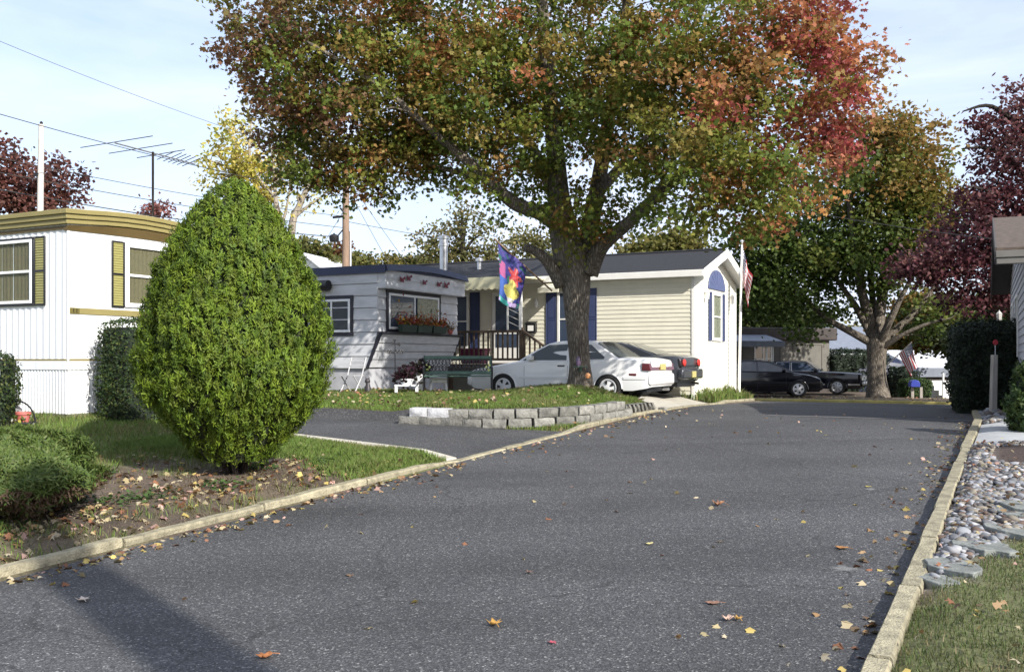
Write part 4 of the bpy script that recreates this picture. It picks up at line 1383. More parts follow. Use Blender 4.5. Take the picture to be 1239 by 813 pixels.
        m.add(q, fs); m.build(nm, P['glass'], root, smooth=True, angle=30)
    for k, (ax, tag_) in enumerate(((fx, 'f'), (rx, 'r'))):
        for s in (1, -1): make_wheel(root, ax, s * (W / 2 - .10), wr, .19, s, P['rim'], P['rimmat'])
    # door seams, handles, mouldings
    m = MB()
    for (x0, z0_, z1_) in P['seams']:
        for s in (1, -1):
            for i in range(6):
                za, zc = z0_ + (z1_ - z0_) * i / 6, z0_ + (z1_ - z0_) * (i + 1) / 6
                m.hexa([(x0 - .004, s * (yw(x0, za) - .01), za), (x0 + .004, s * (yw(x0, za) - .01), za), (x0 + .004, s * (yw(x0, za) + .002), za), (x0 - .004, s * (yw(x0, za) + .002), za),
                        (x0 - .004, s * (yw(x0, zc) - .01), zc), (x0 + .004, s * (yw(x0, zc) - .01), zc), (x0 + .004, s * (yw(x0, zc) + .002), zc), (x0 - .004, s * (yw(x0, zc) + .002), zc)])
    m.build('door_seam', mt['black'], root)
    for (x0, x1, z) in P['handles']:
        for s in (1, -1):
            m = MB(); m.box(x0, x1, s * (yw(x0, z)) - .01, s * (yw(x0, z)) + .014, z - .018, z + .018); m.build('door_handle', mt['black'], root, bevel=.006)
    if P.get('mould'):
        z0_, z1_, mat_ = P['mould']
        m = MB()
        for s in (1, -1):
            q = [x for x in xs if (abs(x - fx) > ar + .02 and abs(x - rx) > ar + .02) and abs(x) < hx - .1]
            for xa, xb in zip(q[:-1], q[1:]):
                if any(min(abs(xa - a), abs(xb - a)) > ar and (xa - a) * (xb - a) < 0 for a in (fx, rx)): continue
                o_ = .012
                m.hexa([(xa, s * (yw(xa, z0_) - .01), z0_), (xb, s * (yw(xb, z0_) - .01), z0_), (xb, s * (yw(xb, z0_) + o_), z0_), (xa, s * (yw(xa, z0_) + o_), z0_),
                        (xa, s * (yw(xa, z1_) - .01), z1_), (xb, s * (yw(xb, z1_) - .01), z1_), (xb, s * (yw(xb, z1_) + o_), z1_), (xa, s * (yw(xa, z1_) + o_), z1_)])
        m_o = m.build('side_moulding', mat_, root)
        bm_ = bmesh.new(); bm_.from_mesh(m_o.data); bmesh.ops.remove_doubles(bm_, verts=bm_.verts, dist=1e-5); bm_.to_mesh(m_o.data); bm_.free()
        split_parts(m_o)
    # mirrors
    mx_, mz_ = P['mirror']
    for s in (1, -1):
        m = MB(); m.box(mx_ - .06, mx_ + .08, s * (W / 2 - .02) - .09, s * (W / 2 - .02) + .09, mz_, mz_ + .12); m.build('wing_mirror', P['paint'], root, bevel=.03, seg=3)
    root['yw'] = 0
    del root['yw']
    return root, yw, tz_


def endbox(root, name, x, y0, y1, z0, z1, mat, t=.05, bev=.012, tilt=0.0, par=None, label=None):
    m = MB()
    m.hexa([(x - t, y0, z0), (x + t, y0, z0), (x + t, y1, z0), (x - t, y1, z0), (x - t + tilt, y0, z1), (x + t + tilt, y0, z1), (x + t + tilt, y1, z1), (x - t + tilt, y1, z1)])
    o = m.build(name, mat, par or root, bevel=bev)
    if label: o['label'] = label
    return o


HEAD = math.atan2(RD.x, -RD.y)                        # nose pointing away from the road, to the left
Pw = dict(L=4.62, W=1.74, wb=2.66, wr=.305, fx=1.34, sill=.24, zw=.56, paint=mt['carwhite'], glass=mt['carglass'], taper=.09,
          top=[(2.31, .60), (2.26, .68), (2.0, .735), (1.35, .84), (.92, .91), (.2, .915), (-1.35, .955), (-1.5, .975), (-2.1, .955), (-2.26, .93), (-2.31, .90)],
          bottom=[(2.31, .34), (2.15, .25), (1.9, .23), (-1.9, .25), (-2.2, .30), (-2.31, .34)],
          green=[(1.02, .88), (.62, 1.12), (.22, 1.315), (0.0, 1.36), (-.4, 1.375), (-.80, 1.355), (-.95, 1.33), (-1.25, 1.15), (-1.60, .94)],
          sidewin=[[(.86, .925), (.50, 1.14), (.20, 1.285), (-.28, 1.30), (-.28, .93)], [(-.36, .93), (-.36, 1.30), (-.86, 1.285), (-1.22, 1.0), (-1.20, .955)]],
          ws=((.96, .925), (.26, 1.315)), rw=((-1.55, .985), (-1.0, 1.325)), gw0=.93, gw1=.76,
          seams=[(.78, .32, .90), (-.33, .28, .92)], handles=[(-.26, -.08, .80)], mould=(.50, .555, mt['carwhite2']), mirror=(.62, .92), rim='five', rimmat=mt['cover'])
rw_xy = Vector(((737 - 619.5) / F * 22.0, 22.0, 0))
hd = Vector((math.cos(HEAD), math.sin(HEAD), 0)); lf = Vector((-hd.y, hd.x, 0))
cc = rw_xy - lf * .77 + hd * (Pw['wb'] - Pw['fx'])
car1, yw1, _ = make_car('parked_car', 'white notchback sedan parked behind the trunk of the big maple', (cc.x, cc.y, .955), HEAD, Pw)
endbox(car1, 'bumper', -2.28, -.80, .80, .36, .64, mt['carwhite'], .07, .06)
endbox(car1, 'bumper', 2.29, -.82, .82, .32, .56, mt['carwhite'], .07, .05)
for s in (1, -1):
    tl = endbox(car1, 'tail_light', -2.285, min(s * .38, s * .835), max(s * .38, s * .835), .70, .86, mt['tail'], .04, .012, .03)
    m = MB(); m.box(-2.3, -2.12, s * .815 - .025, s * .815 + .025, .70, .86); m.build('lens_wrap', mt['tail'], tl, bevel=.01)
    m = MB(); m.box(-1.99, -1.82, s * yw1(-1.9, .6) - .012, s * yw1(-1.9, .6) + .008, .585, .635); m.build('side_marker', mt['tail'], car1, bevel=.006)
    endbox(car1, 'headlight', 2.27, min(s * .42, s * .80), max(s * .42, s * .80), .575, .66, mt['lens'], .04, .01, -.02)
endbox(car1, 'licence_plate', -2.33, -.17, .17, .71, .85, mt['plate'], .012, .004)
endbox(car1, 'rear_panel', -2.29, -.38, .38, .70, .86, mt['tail'], .03, .008, .02)
m = MB()
for s in (1, -1):
    m.box(-.3, .3, s * .35 - .24, s * .35 + .24, .62, .74); m.hexa([(-.42, s * .35 - .22, .7), (-.3, s * .35 - .22, .7), (-.3, s * .35 + .22, .7), (-.42, s * .35 + .22, .7), (-.56, s * .35 - .2, 1.12), (-.46, s * .35 - .2, 1.12), (-.46, s * .35 + .2, 1.12), (-.56, s * .35 + .2, 1.12)])
m.build('seat', M('grey upholstery', (.12, .12, .14), .9, .1), car1, bevel=.04)
m = MB(); m.tube([(.45 + .02 * math.cos(t), .36 + .18 * math.cos(t), .92 + .18 * math.sin(t)) for t in np.linspace(0, 2 * math.pi, 20)], .015, 6); m.build('steering_wheel', mt['black'], car1)
m = MB(); m.tube([(-2.1, -.35, .27), (-2.36, -.35, .26)], .03, 8); m.build('exhaust_pipe', mt['galv'], car1)

Pc = dict(L=4.72, W=1.84, wb=2.75, wr=.32, fx=1.42, sill=.25, zw=.60, paint=mt['carcharcoal'], glass=mt['glass'], taper=.11,
          top=[(2.36, .58), (2.28, .70), (1.9, .78), (1.2, .90), (.9, .95), (0, .96), (-1.2, 1.0), (-1.6, 1.03), (-2.15, 1.02), (-2.3, .99), (-2.36, .95)],
          bottom=[(2.36, .34), (2.15, .25), (1.9, .23), (-1.9, .26), (-2.25, .36), (-2.36, .42)],
          green=[(1.05, .92), (.6, 1.2), (.2, 1.37), (-.2, 1.40), (-.7, 1.37), (-1.1, 1.26), (-1.75, 1.01)],
          sidewin=[[(.85, .97), (.5, 1.18), (.18, 1.32), (-.3, 1.34), (-.3, .98)], [(-.36, .98), (-.36, 1.34), (-.72, 1.32), (-1.25, 1.03)]],
          ws=((1.0, .96), (.25, 1.37)), rw=((-1.68, 1.055), (-.85, 1.335)), gw0=.92, gw1=.70,
          seams=[(.8, .34, .94), (-.5, .3, .96)], handles=[(-.45, -.25, .84)], mirror=(.6, .97), rim='five', rimmat=mt['alloy'])
rc = at(831, 484, 25.0)
c2 = Vector((rc.x, rc.y, 0)) + hd * 2.36 - lf * .35
car2, yw2, _ = make_car('parked_car', 'charcoal coupe with round red tail lamp parked beyond the white sedan', (c2.x, c2.y, .97), HEAD, Pc)
endbox(car2, 'bumper', -2.35, -.87, .87, .42, .70, mt['carcharcoal'], .09, .06)
for s in (1, -1):
    a = endbox(car2, 'tail_light', -2.335, min(s * .36, s * .84), max(s * .36, s * .84), .74, .96, mt['taildark'], .04, .03, .03)
    m = MB(); m.lathe([(.095, 0), (.09, .02), (.06, .035), (0, .04)], 20, 0, lambda x, y, z, s=s: (-2.375 - z, s * .62 + x * 1.3, .85 + y)); m.build('red_lens', mt['red'], a, smooth=True)
    endbox(car2, 'headlight', 2.30, min(s * .42, s * .82), max(s * .42, s * .82), .56, .68, mt['lens'], .04, .01, -.02)
endbox(car2, 'rear_panel', -2.335, -.36, .36, .74, .93, mt['black'], .03, .01, .02)
endbox(car2, 'licence_plate', -2.45, -.16, .16, .47, .63, mt['plate'], .01, .004)
m = MB(); m.tube([(-2.0, -.5, .34), (-2.30, -.5, .31), (-2.42, -.5, .30)], .03, 8); m.build('exhaust_pipe', mt['black'], car2)

# far cars, noses to the right
Pb = dict(L=4.75, W=1.82, wb=2.74, wr=.325, fx=1.42, sill=.22, zw=.62, paint=mt['carblack'], glass=mt['glass'], taper=.14,
          top=[(2.37, .60), (2.25, .74), (1.9, .86), (1.3, .95), (1.0, .99), (0, 1.0), (-1.4, 1.03), (-1.7, 1.06), (-2.2, 1.04), (-2.37, .98)],
          bottom=[(2.37, .30), (2.1, .22), (1.9, .2), (-1.9, .22), (-2.2, .28), (-2.37, .36)],
          green=[(1.30, .95), (.8, 1.22), (.3, 1.41), (-.1, 1.46), (-.6, 1.46), (-1.0, 1.40), (-1.85, 1.05)],
          sidewin=[[(1.02, 1.01), (.66, 1.22), (.28, 1.36), (-.12, 1.40), (-.12, 1.02)], [(-.19, 1.02), (-.19, 1.40), (-.62, 1.40), (-.95, 1.34), (-1.3, 1.06)]],
          ws=((1.24, 1.0), (.34, 1.41)), rw=((-1.78, 1.09), (-1.05, 1.40)), gw0=.92, gw1=.70,
          seams=[(.95, .34, .98), (-.16, .3, 1.0), (-1.12, .7, 1.0)], handles=[(-.1, .12, .88), (-1.05, -.85, .9)], mould=(.50, .53, mt['carblack']), mirror=(.85, 1.0), rim='five', rimmat=mt['alloy'])
hb = R(-9)
w3 = at(966, 483, 38.6)
ca = math.cos(hb); sa = math.sin(hb)
cb = Vector((w3.x - Pb['fx'] * ca - .78 * sa * -1 * -1, w3.y - Pb['fx'] * sa + .8, 0))
car3, yw3, _ = make_car('parked_car', 'glossy black sedan parked nose right across the lane by flagpole', (cb.x, cb.y, .41), hb, Pb)
for s in (1, -1):
    m = MB(); m.hexa([(1.92, s * .70, .70), (2.28, s * .52, .66), (2.33, s * .40, .66), (2.0, s * .45, .72), (1.82, s * .80, .84), (2.12, s * .70, .80), (2.2, s * .46, .80), (1.9, s * .5, .86)]); m.build('headlight', mt['lens'], car3, bevel=.01)
    endbox(car3, 'tail_light', -2.33, min(s * .45, s * .84), max(s * .45, s * .84), .74, .92, mt['tail'], .04, .02)
    m = MB(); m.lathe([(.06, 0), (.05, .03), (0, .035)], 14, 0, lambda x, y, z, s=s: (2.22 + z, s * .62 + x, .42 + y)); m.build('fog_light', mt['lens'], car3, smooth=True)
endbox(car3, 'licence_plate', 2.40, -.16, .16, .42, .56, mt['plate'], .01, .004)
Po = dict(L=5.3, W=1.90, wb=2.95, wr=.33, fx=1.62, sill=.26, zw=.66, paint=mt['carnavy'], glass=mt['glassb'], taper=.05,
          top=[(2.65, .82), (2.6, .88), (1.9, .93), (1.0, .97), (-1.5, .99), (-1.9, 1.01), (-2.55, .97), (-2.65, .90)],
          bottom=[(2.65, .36), (2.2, .28), (-2.2, .28), (-2.65, .40)],
          green=[(.95, .95), (.5, 1.26), (.3, 1.40), (-.2, 1.43), (-.9, 1.42), (-1.2, 1.38), (-1.7, .99)],
          sidewin=[[(.78, 1.0), (.44, 1.26), (.28, 1.35), (-.28, 1.37), (-.28, 1.0)], [(-.34, 1.0), (-.34, 1.37), (-.92, 1.36), (-1.0, 1.0)], [(-1.07, 1.0), (-1.0, 1.33), (-1.13, 1.32), (-1.35, 1.0)]],
          ws=((.9, .99), (.34, 1.39)), rw=((-1.64, 1.03), (-1.25, 1.37)), gw0=.92, gw1=.78, winframe=mt['galv'],
          seams=[(.85, .36, .96), (-.3, .34, .98), (-1.2, .6, .98)], handles=[(-.2, 0, .86), (-1.0, -.8, .86)], mould=(.40, .46, mt['galv']), mirror=(.75, .98), rim='seven', rimmat=mt['galv'])
ho = R(-24)
w4 = at(1013, 482, 41.5)
co = Vector((w4.x - Po['fx'] * math.cos(ho) - .85 * math.sin(ho), w4.y - Po['fx'] * math.sin(ho) + .85 * math.cos(ho), 0))
car4, yw4, _ = make_car('parked_car', 'boxy old dark sedan with chrome trim and whitewall look wheels near street tree', (co.x, co.y, .41), ho, Po)
car4['label'] = 'boxy older dark sedan with chrome window trim and bumper beside far street tree'
endbox(car4, 'bumper', 2.68, -.92, .92, .42, .54, mt['galv'], .06, .03); endbox(car4, 'bumper', -2.68, -.92, .92, .42, .54, mt['galv'], .06, .03)
for s in (1, -1): endbox(car4, 'headlight', 2.64, min(s * .5, s * .88), max(s * .5, s * .88), .62, .78, mt['lens'], .04, .01)
endbox(car4, 'grille', 2.64, -.45, .45, .58, .80, mt['galv'], .035, .01)

# ------------------------------------------------------------------ yard furniture
def ground_at(px, py, D): p = at(px, py, D); return Vector((p.x, p.y, gz(p.x, p.y)))


# bench
bp_ = ground_at(554, 473, 22.4)
bn = thing('garden_bench', 'green iron garden bench with lattice back standing before white sedan nose', 'bench', bp_, R(3))
bw = .78
m = MB()
for s in (-1, 1):
    m = MB()
    m.tube([(s * bw, .28, 0), (s * bw, .24, .40), (s * bw, .34, .88)], .022, 6); m.tube([(s * bw, -.24, 0), (s * bw, -.2, .38), (s * bw, -.22, .60), (s * bw, -.12, .64), (s * bw, .28, .62)], .02, 6); m.tube([(s * bw, -.2, .38), (s * bw, .24, .38)], .018, 6)
    m.build('leg_frame', mt['black'], bn)
m = MB()
for k in range(5): m.box(-bw, bw, -.22 + k * .095, -.145 + k * .095, .395, .42)
m.build('seat', mt['green'], bn, bevel=.006)
m = MB(); BT = lambda a, q, z: (a, .235 + (z - .4) * .21 - q, z)
m.box(-bw, bw, -.02, .02, .80, .875, 0, BT); m.box(-bw, bw, -.02, .02, .44, .52, 0, BT); m.box(-bw, -bw + .05, -.02, .02, .52, .80, 0, BT); m.box(bw - .05, bw, -.02, .02, .52, .80, 0, BT)
bk_ = m.build('backrest', mt['green'], bn, bevel=.008)
m = MB()
for k in range(19):
    x0 = -bw + .07 + k * (2 * bw - .14) / 18
    for q in range(2):
        zc = .59 + .14 * q
        m.tube([BT(x0 + .055 * math.cos(t), 0, zc + .065 * math.sin(t)) for t in np.linspace(0, 2 * math.pi, 9)], .008, 4)
for k in range(14):
    x0 = -bw + .06 + k * (2 * bw - .2) / 13
    m.tube([BT(x0, .0, .52), BT(x0 + .08, .0, .80)], .007, 4); m.tube([BT(x0 + .08, .0, .52), BT(x0, .0, .80)], .007, 4)
m.build('lattice', mt['black'], bk_)
enam = M('pale yellow green enamel', (.55, .6, .22), .5, .2)
for s in (-1, 1):
    fo = MB()
    for (dx, dz) in ((0, 0), (.05, .06), (-.02, .1)): fo.lathe([(0, -.04), (.035, 0), (0, .04)], 8, 0, lambda x, y, z, s=s, dx=dx, dz=dz: BT(s * (bw - .07 - dx) + x, .03 + y * .5, .55 + dz + z))
    fo.build('flower_ornament', enam, bk_, smooth=True)


# folding chair, cat, stake, pots, stools
fc_ = ground_at(426, 474, 22.6)
fc = thing('folding_chair', 'white folding slatted chair standing against the grey trailer skirt', 'chair', fc_, R(-25))
chairm = M('white chair paint greyed as shade', (.42, .42, .43), .6, .15, 8)  # white chair toned grey, its shade put into the colour
for s in (-1, 1):
    m = MB(); m.tube([(s * .2, -.22, 0), (s * .2, .10, .42), (s * .2, .28, .86)], .016, 6); m.build('leg', chairm, fc)
    m = MB(); m.tube([(s * .17, .26, 0), (s * .17, -.2, .44)], .015, 6); m.build('leg', chairm, fc)
m = MB()
for k in range(5): m.box(-.19, .19, -.2 + k * .085, -.14 + k * .085, .43, .45)
m.build('seat', chairm, fc)
m = MB()
for k in range(3): m.box(-.2, .2, .18 + k * .05, .20 + k * .05, .60 + k * .1, .67 + k * .1)
m.build('backrest', chairm, fc)
ct_ = ground_at(445, 474, 22.5)
ct = thing('cat_statue', 'small dark seated cat statue on grass beside folding chair', 'statue', ct_, R(200))
m = MB(); m.lathe([(0, 0), (.10, .01), (.11, .06), (.085, .16), (.055, .25), (.05, .27)], 12, 0, lambda x, y, z: (x * .8, y * 1.1 + .02 * z, z)); m.lathe([(.03, .24), (.062, .28), (.065, .32), (.04, .365), (0, .375)], 12, 0, lambda x, y, z: (x, y - .03, z))
for s in (-1, 1): m.prism([(s * .05, .34), (s * .015, .365), (s * .045, .41)], lambda p, q, d: (p, -.03 + d, q), -.01, .012)
for s in (-1, 1): m.tube([(s * .04, -.09, .18), (s * .04, -.10, .0)], .022, 6)
m.tube([(0, .1, .03), (.08, .13, .03), (.13, .06, .04)], .018, 6)
m.build('cat_body', M('dark bronze', (.04, .035, .04), .5, .2), ct, smooth=True, angle=60)
sk_ = ground_at(478, 474, 22.3)
sk = thing('garden_stake', 'thin black metal garden stake with scroll and lettered crossbar before flared bay', 'garden stake', sk_, R(8))
m = MB(); m.tube([(0, 0, 0), (0, 0, 1.24)], .012, 6); m.build('rod', mt['black'], sk)
m = MB(); m.tube([(-.18, 0, .95), (.18, 0, .95)], .012, 5)
for x0 in (-.15, -.09, .03, .10, .15): m.tube([(x0 + .025 * math.cos(t), 0, .98 + .03 * math.sin(t)) for t in np.linspace(.4, 6.0, 8)], .012, 5)
m.build('crossbar', mt['black'], sk)
m = MB(); m.prism([(-.10, 1.13), (.02, 1.14), (.10, 1.10), (.13, 1.14), (.10, 1.19), (.0, 1.17), (.03, 1.26), (-.05, 1.27), (-.03, 1.18)], lambda p, q, d: (p, d, q), -.006, .006); m.build('figure_topper', mt['black'], sk)


def plant_pot(name, label, px, py, D, potr, poth, potm, pal, n, spread, up, table=0.0):
    g = ground_at(px, py, D)
    t = thing(name, label, 'potted plant', g, 0)
    z0 = table
    MB().lathe([(potr * .7, z0), (potr, z0 + poth), (potr * 1.08, z0 + poth), (potr * 1.08, z0 + poth + .03), (potr * .9, z0 + poth + .03), (potr * .85, z0 + poth - .02), (0, z0 + poth - .02)], 16).build('pot', potm, t, smooth=True, angle=40)
    d = unit(RNG.normal(size=(n, 3)) * (1, 1, .7) + (0, 0, up))
    c = np.array([0, 0, z0 + poth]) + d * (RNG.random((n, 1)) ** .5) * spread
    leaf_cards('foliage', c, rdir(n), d, RNG.uniform(.05, .12, n), pal[RNG.integers(0, len(pal), n)] * RNG.uniform(.6, 1.3, (n, 1)), OVAL, mt['leaf'], t)
    return t


purp = np.array([(.035, .016, .024), (.05, .02, .03), (.025, .025, .015)])
stand_ = ground_at(492, 476, 22.0)
stn = thing('plant_stand', 'low white plastic stand under purple potted plant', 'plant stand', stand_, R(5))
m = MB(); m.box(-.27, .27, -.18, .18, .20, .24); m.build('top', mt['white'], stn, bevel=.01)
for sx in (-1, 1):
    for sy in (-1, 1): MB().box(sx * .23 - .03, sx * .23 + .03, sy * .14 - .03, sy * .14 + .03, 0, .20).build('leg', mt['white'], stn)
plant_pot('potted_plant', 'purple leaved bushy plant in pale pot on white stand', 492, 476, 22.0, .16, .10, mt['white'], purp, 420, .34, .9, .24)
plant_pot('potted_plant', 'taller dark red plant in white pot left of green bench', 508, 475, 22.7, .15, .42, mt['white'], purp, 300, .38, 1.4)
so_ = ground_at(530, 475, 22.8)
st_ = thing('side_table', 'small white plastic side table under green bench', 'side table', so_, R(10))
m = MB(); m.box(-.2, .2, -.2, .2, .34, .38); m.box(-.18, .18, -.18, .18, .26, .34); m.build('top', mt['white'], st_, bevel=.015)
for sx in (-1, 1):
    for sy in (-1, 1): MB().hexa([(sx * .2 - .02, sy * .2 - .02, 0), (sx * .2 + .02, sy * .2 - .02, 0), (sx * .2 + .02, sy * .2 + .02, 0), (sx * .2 - .02, sy * .2 + .02, 0), (sx * .17 - .02, sy * .17 - .02, .26), (sx * .17 + .02, sy * .17 - .02, .26), (sx * .17 + .02, sy * .17 + .02, .26), (sx * .17 - .02, sy * .17 + .02, .26)]).build('leg', mt['white'], st_)
# basket, pot and tool at far left by trailer 11
pp = ground_at(28, 506, 14.9)
t = thing('flower_pot', 'red plastic flower pot standing empty before number 11 trailer', 'flower pot', pp, 0)
MB().lathe([(.07, 0), (.10, .16), (.115, .16), (.115, .20), (.10, .20), (.09, .17), (0, .12)], 16).build('pot', mt['pinkpot'], t, smooth=True, angle=40)
ha = thing('hoop_basket', 'dark wire hoop handled basket holding red pot by trailer', 'basket', (pp.x - .08, pp.y - .02, pp.z), R(10))
m = MB(); m.tube([(.26 * math.cos(t_), 0, .02 + .30 * math.sin(t_) * 1.15) for t_ in np.linspace(0, math.pi, 16)], .014, 6); m.build('handle', mt['black'], ha)
m = MB(); m.tube([(.27 * math.cos(t_), .17 * math.sin(t_), .03) for t_ in np.linspace(0, 2 * math.pi, 21)], .02, 6); m.tube([(.24 * math.cos(t_), .15 * math.sin(t_), .0) for t_ in np.linspace(0, 2 * math.pi, 21)], .02, 6); m.build('rim', mt['black'], ha)
tr = thing('hand_trowel', 'grey bladed hand trowel stuck upright behind red pot', 'trowel', (pp.x - .13, pp.y + .12, pp.z), R(20))
m = MB(); m.prism([(-.04, .12), (.04, .12), (.045, .24), (0, .30), (-.045, .24)], lambda p, q, d: (p - .0, d, q), -.006, .006); m.build('blade', mt['galv'], tr)
m = MB(); m.tube([(0, 0, 0), (0, 0, .13)], .012, 6); m.tube([(-.02, 0, .29), (-.1, 0, .46)], .016, 6); m.build('handle', mt['black'], tr)
n = 120
yc = thing('marigold_clump', 'small clump of yellow and white flowers beside hoop basket', 'flowers', ground_at(14, 507, 14.8), 0)
c = RNG.normal(size=(n, 3)) * (.14, .08, .04) + (0, 0, .08)
leaf_cards('flower_heads', c, rdir(n) + (0, 0, 1), rdir(n), RNG.uniform(.04, .08, n), np.array([(.5, .45, .08), (.6, .6, .55), (.1, .14, .03)])[RNG.integers(0, 3, n)], OVAL, mt['leaf'], yc)
wd_ = at(0, 453, 14.3)
wdz = gz(wd_.x, wd_.y)
wo = thing('dish_ornament', 'white rounded dish on stake leaning at the left hedge', 'dish', (wd_.x - .03, wd_.y, wdz), R(-20))
MB().lathe([(0, .0), (.1, .012), (.17, .035), (.20, .06), (.17, .05), (0, .02)], 24, 0, lambda x, y, z: (x * .8, -z - .05 + y * .1, (wd_.z - wdz) + y)).build('dish', mt['white'], wo, smooth=True)
MB().tube([(0, 0, 0), (0, 0, wd_.z - wdz)], .014, 6).build('stake', mt['galv'], wo)

# TV antenna on trailer 11
ant0 = at(185, 262, 19.0)
an = thing('tv_antenna', 'television aerial on thin dark mast rising from trailer 11 roof', 'antenna', (ant0.x, ant0.y, 4.3), 0)
mh = at(185, 184, 19.0).z - 4.3
m = MB(); m.tube([(0, 0, -.1), (0, 0, mh)], .024, 8); m.build('mast', mt['barkdark'], an)
bl = at(138, 173, 19.0) - Vector((ant0.x, ant0.y, 4.3)); br = at(236, 199, 21.0) - Vector((ant0.x, ant0.y, 4.3))
m = MB(); m.tube([bl, br], .016, 6); m.build('boom', mt['galv'], an)
m = MB()
for (f, l, tl_) in ((.02, .95, .0), (.30, .85, 0), (.55, .65, 0), (.62, .34, 0), (.7, .34, 0), (.76, .34, 0), (.82, .34, 0), (.88, .34, 0), (.95, .34, 0)):
    p = bl.lerp(br, f); d = Vector((.98, -.45, .0)).normalized()
    if l < .5: d = Vector((.75, -.6, .05)).normalized()
    m.tube([p - d * l, p + d * l + Vector((0, 0, .05))], .009, 5)
m.build('element', mt['black'], an)

# poles and wires
pole1 = at(46, 262, 30.0); top1 = at(50, 151, 30.0)
po = thing('utility_pole', 'bleached pale utility pole behind white trailer roof', 'utility pole', (pole1.x, pole1.y, 1.0), 0)
MB().tube([(0, 0, -.6), (top1.x - pole1.x, 0, top1.z - 1.0)], [.115, .085], 12).build('pole', mt['polepale'], po, smooth=True, angle=60)
m = MB(); m.box(-.05, .05, -.13, -.09, top1.z - 2.6, top1.z - 2.5); m.lathe([(.04, 0), (.05, .06), (.02, .1), (0, .1)], 8, 0, lambda x, y, z: (x + top1.x - pole1.x, y, z + top1.z - 1.0)); m.build('insulator', mt['black'], po)
pole2 = at(418, 322, 40.0); top2 = at(419, 196, 40.0)
po2 = thing('utility_pole', 'brown wooden utility pole with transformer can behind grey trailer', 'utility pole', (pole2.x, pole2.y, 1.2), 0)
MB().tube([(0, 0, -.6), (0.02, 0, top2.z - 1.2)], [.17, .13], 12).build('pole', mt['polewood'], po2, smooth=True, angle=60)
MB().tube([(.2, .02, 0), (.2, .02, at(420, 280, 40).z - 1.2)], .05, 8).build('conduit', mt['galv'], po2)
tz2 = at(408, 289, 40).z - 1.2
m = MB(); m.lathe([(0, -.16), (.17, -.14), (.20, .0), (.20, .1), (.14, .15), (.05, .18), (0, .24)], 14, 0, lambda x, y, z: (x - .45, y - .1, z + tz2)); m.tube([(-.3, -.1, tz2 + .1), (0, 0, tz2 + .5)], .03, 6); m.build('transformer', mt['black'], po2, smooth=True, angle=40)
m = MB(); m.tube([(-.1, -.1, tz2 + .9), (-.5, -.15, tz2 + .85)], .05, 6); m.tube([(.0, -.1, tz2 + 1.0), (-.2, -.15, tz2 + 1.25)], .04, 6); m.build('bracket', mt['black'], po2)


def wire(a, b, sag, label, r=.017, grp='overhead power wires'):
    r *= .72
    a, b = Vector(a), Vector(b)
    pts = [a.lerp(b, t) - Vector((0, 0, sag * 4 * t * (1 - t))) for t in np.linspace(0, 1, 22)]
    o = MB().tube(pts, r, 5).build('power_wire', mt['wire'], None, smooth=True, recalc=False)
    return tag(o, label, 'wire', grp)


wire(at(-60, 25, 27), at(419, 200, 40), .25, 'highest thin overhead wire crossing open sky at upper left', .010)
wire(at(-60, 121, 26), at(419, 238, 40), .2, 'overhead wire touching top of the pale utility pole')
wire(at(-60, 178, 28), at(418, 262, 40), .2, 'overhead wire passing just under the television aerial', .015)
wire(at(-60, 197, 28), at(418, 276, 40), .15, 'overhead wire crossing middle of the pale pole')
wire(at(-60, 218, 30), at(407, 287, 40), .2, 'lowest dark overhead cable skimming the trailer roof and leading to transformer', .024)
wire(at(419, 268, 40), at(760, 312, 60), .3, 'wire leaving brown pole toward roofs on the right')
wire(at(419, 196, 40), at(880, 300, 70), .2, 'high wire from brown pole passing behind the maple', .012)
wire(at(419, 250, 40), at(372, 322, 62), .1, 'steep service wire from brown pole down to far white house', .014)
wire(at(419, 225, 40), at(470, 318, 34), .02, 'guy wire slanting down right of brown pole', .012)
wire(at(419, 215, 40), at(500, 330, 34), .02, 'outer guy wire slanting down behind navy roof', .012)
wire(at(780, 215, 34), at(1300, 300, 26), .25, 'dark wire crossing the crowns of the right hand trees', .016)


# ------------------------------------------------------------------ flags
def cloth_grid(nx, ny, fn):
    vs = [fn(i / nx, j / ny) for j in range(ny + 1) for i in range(nx + 1)]
    fs = [(j * (nx + 1) + i, j * (nx + 1) + i + 1, (j + 1) * (nx + 1) + i + 1, (j + 1) * (nx + 1) + i) for j in range(ny) for i in range(nx)]
    return vs, fs


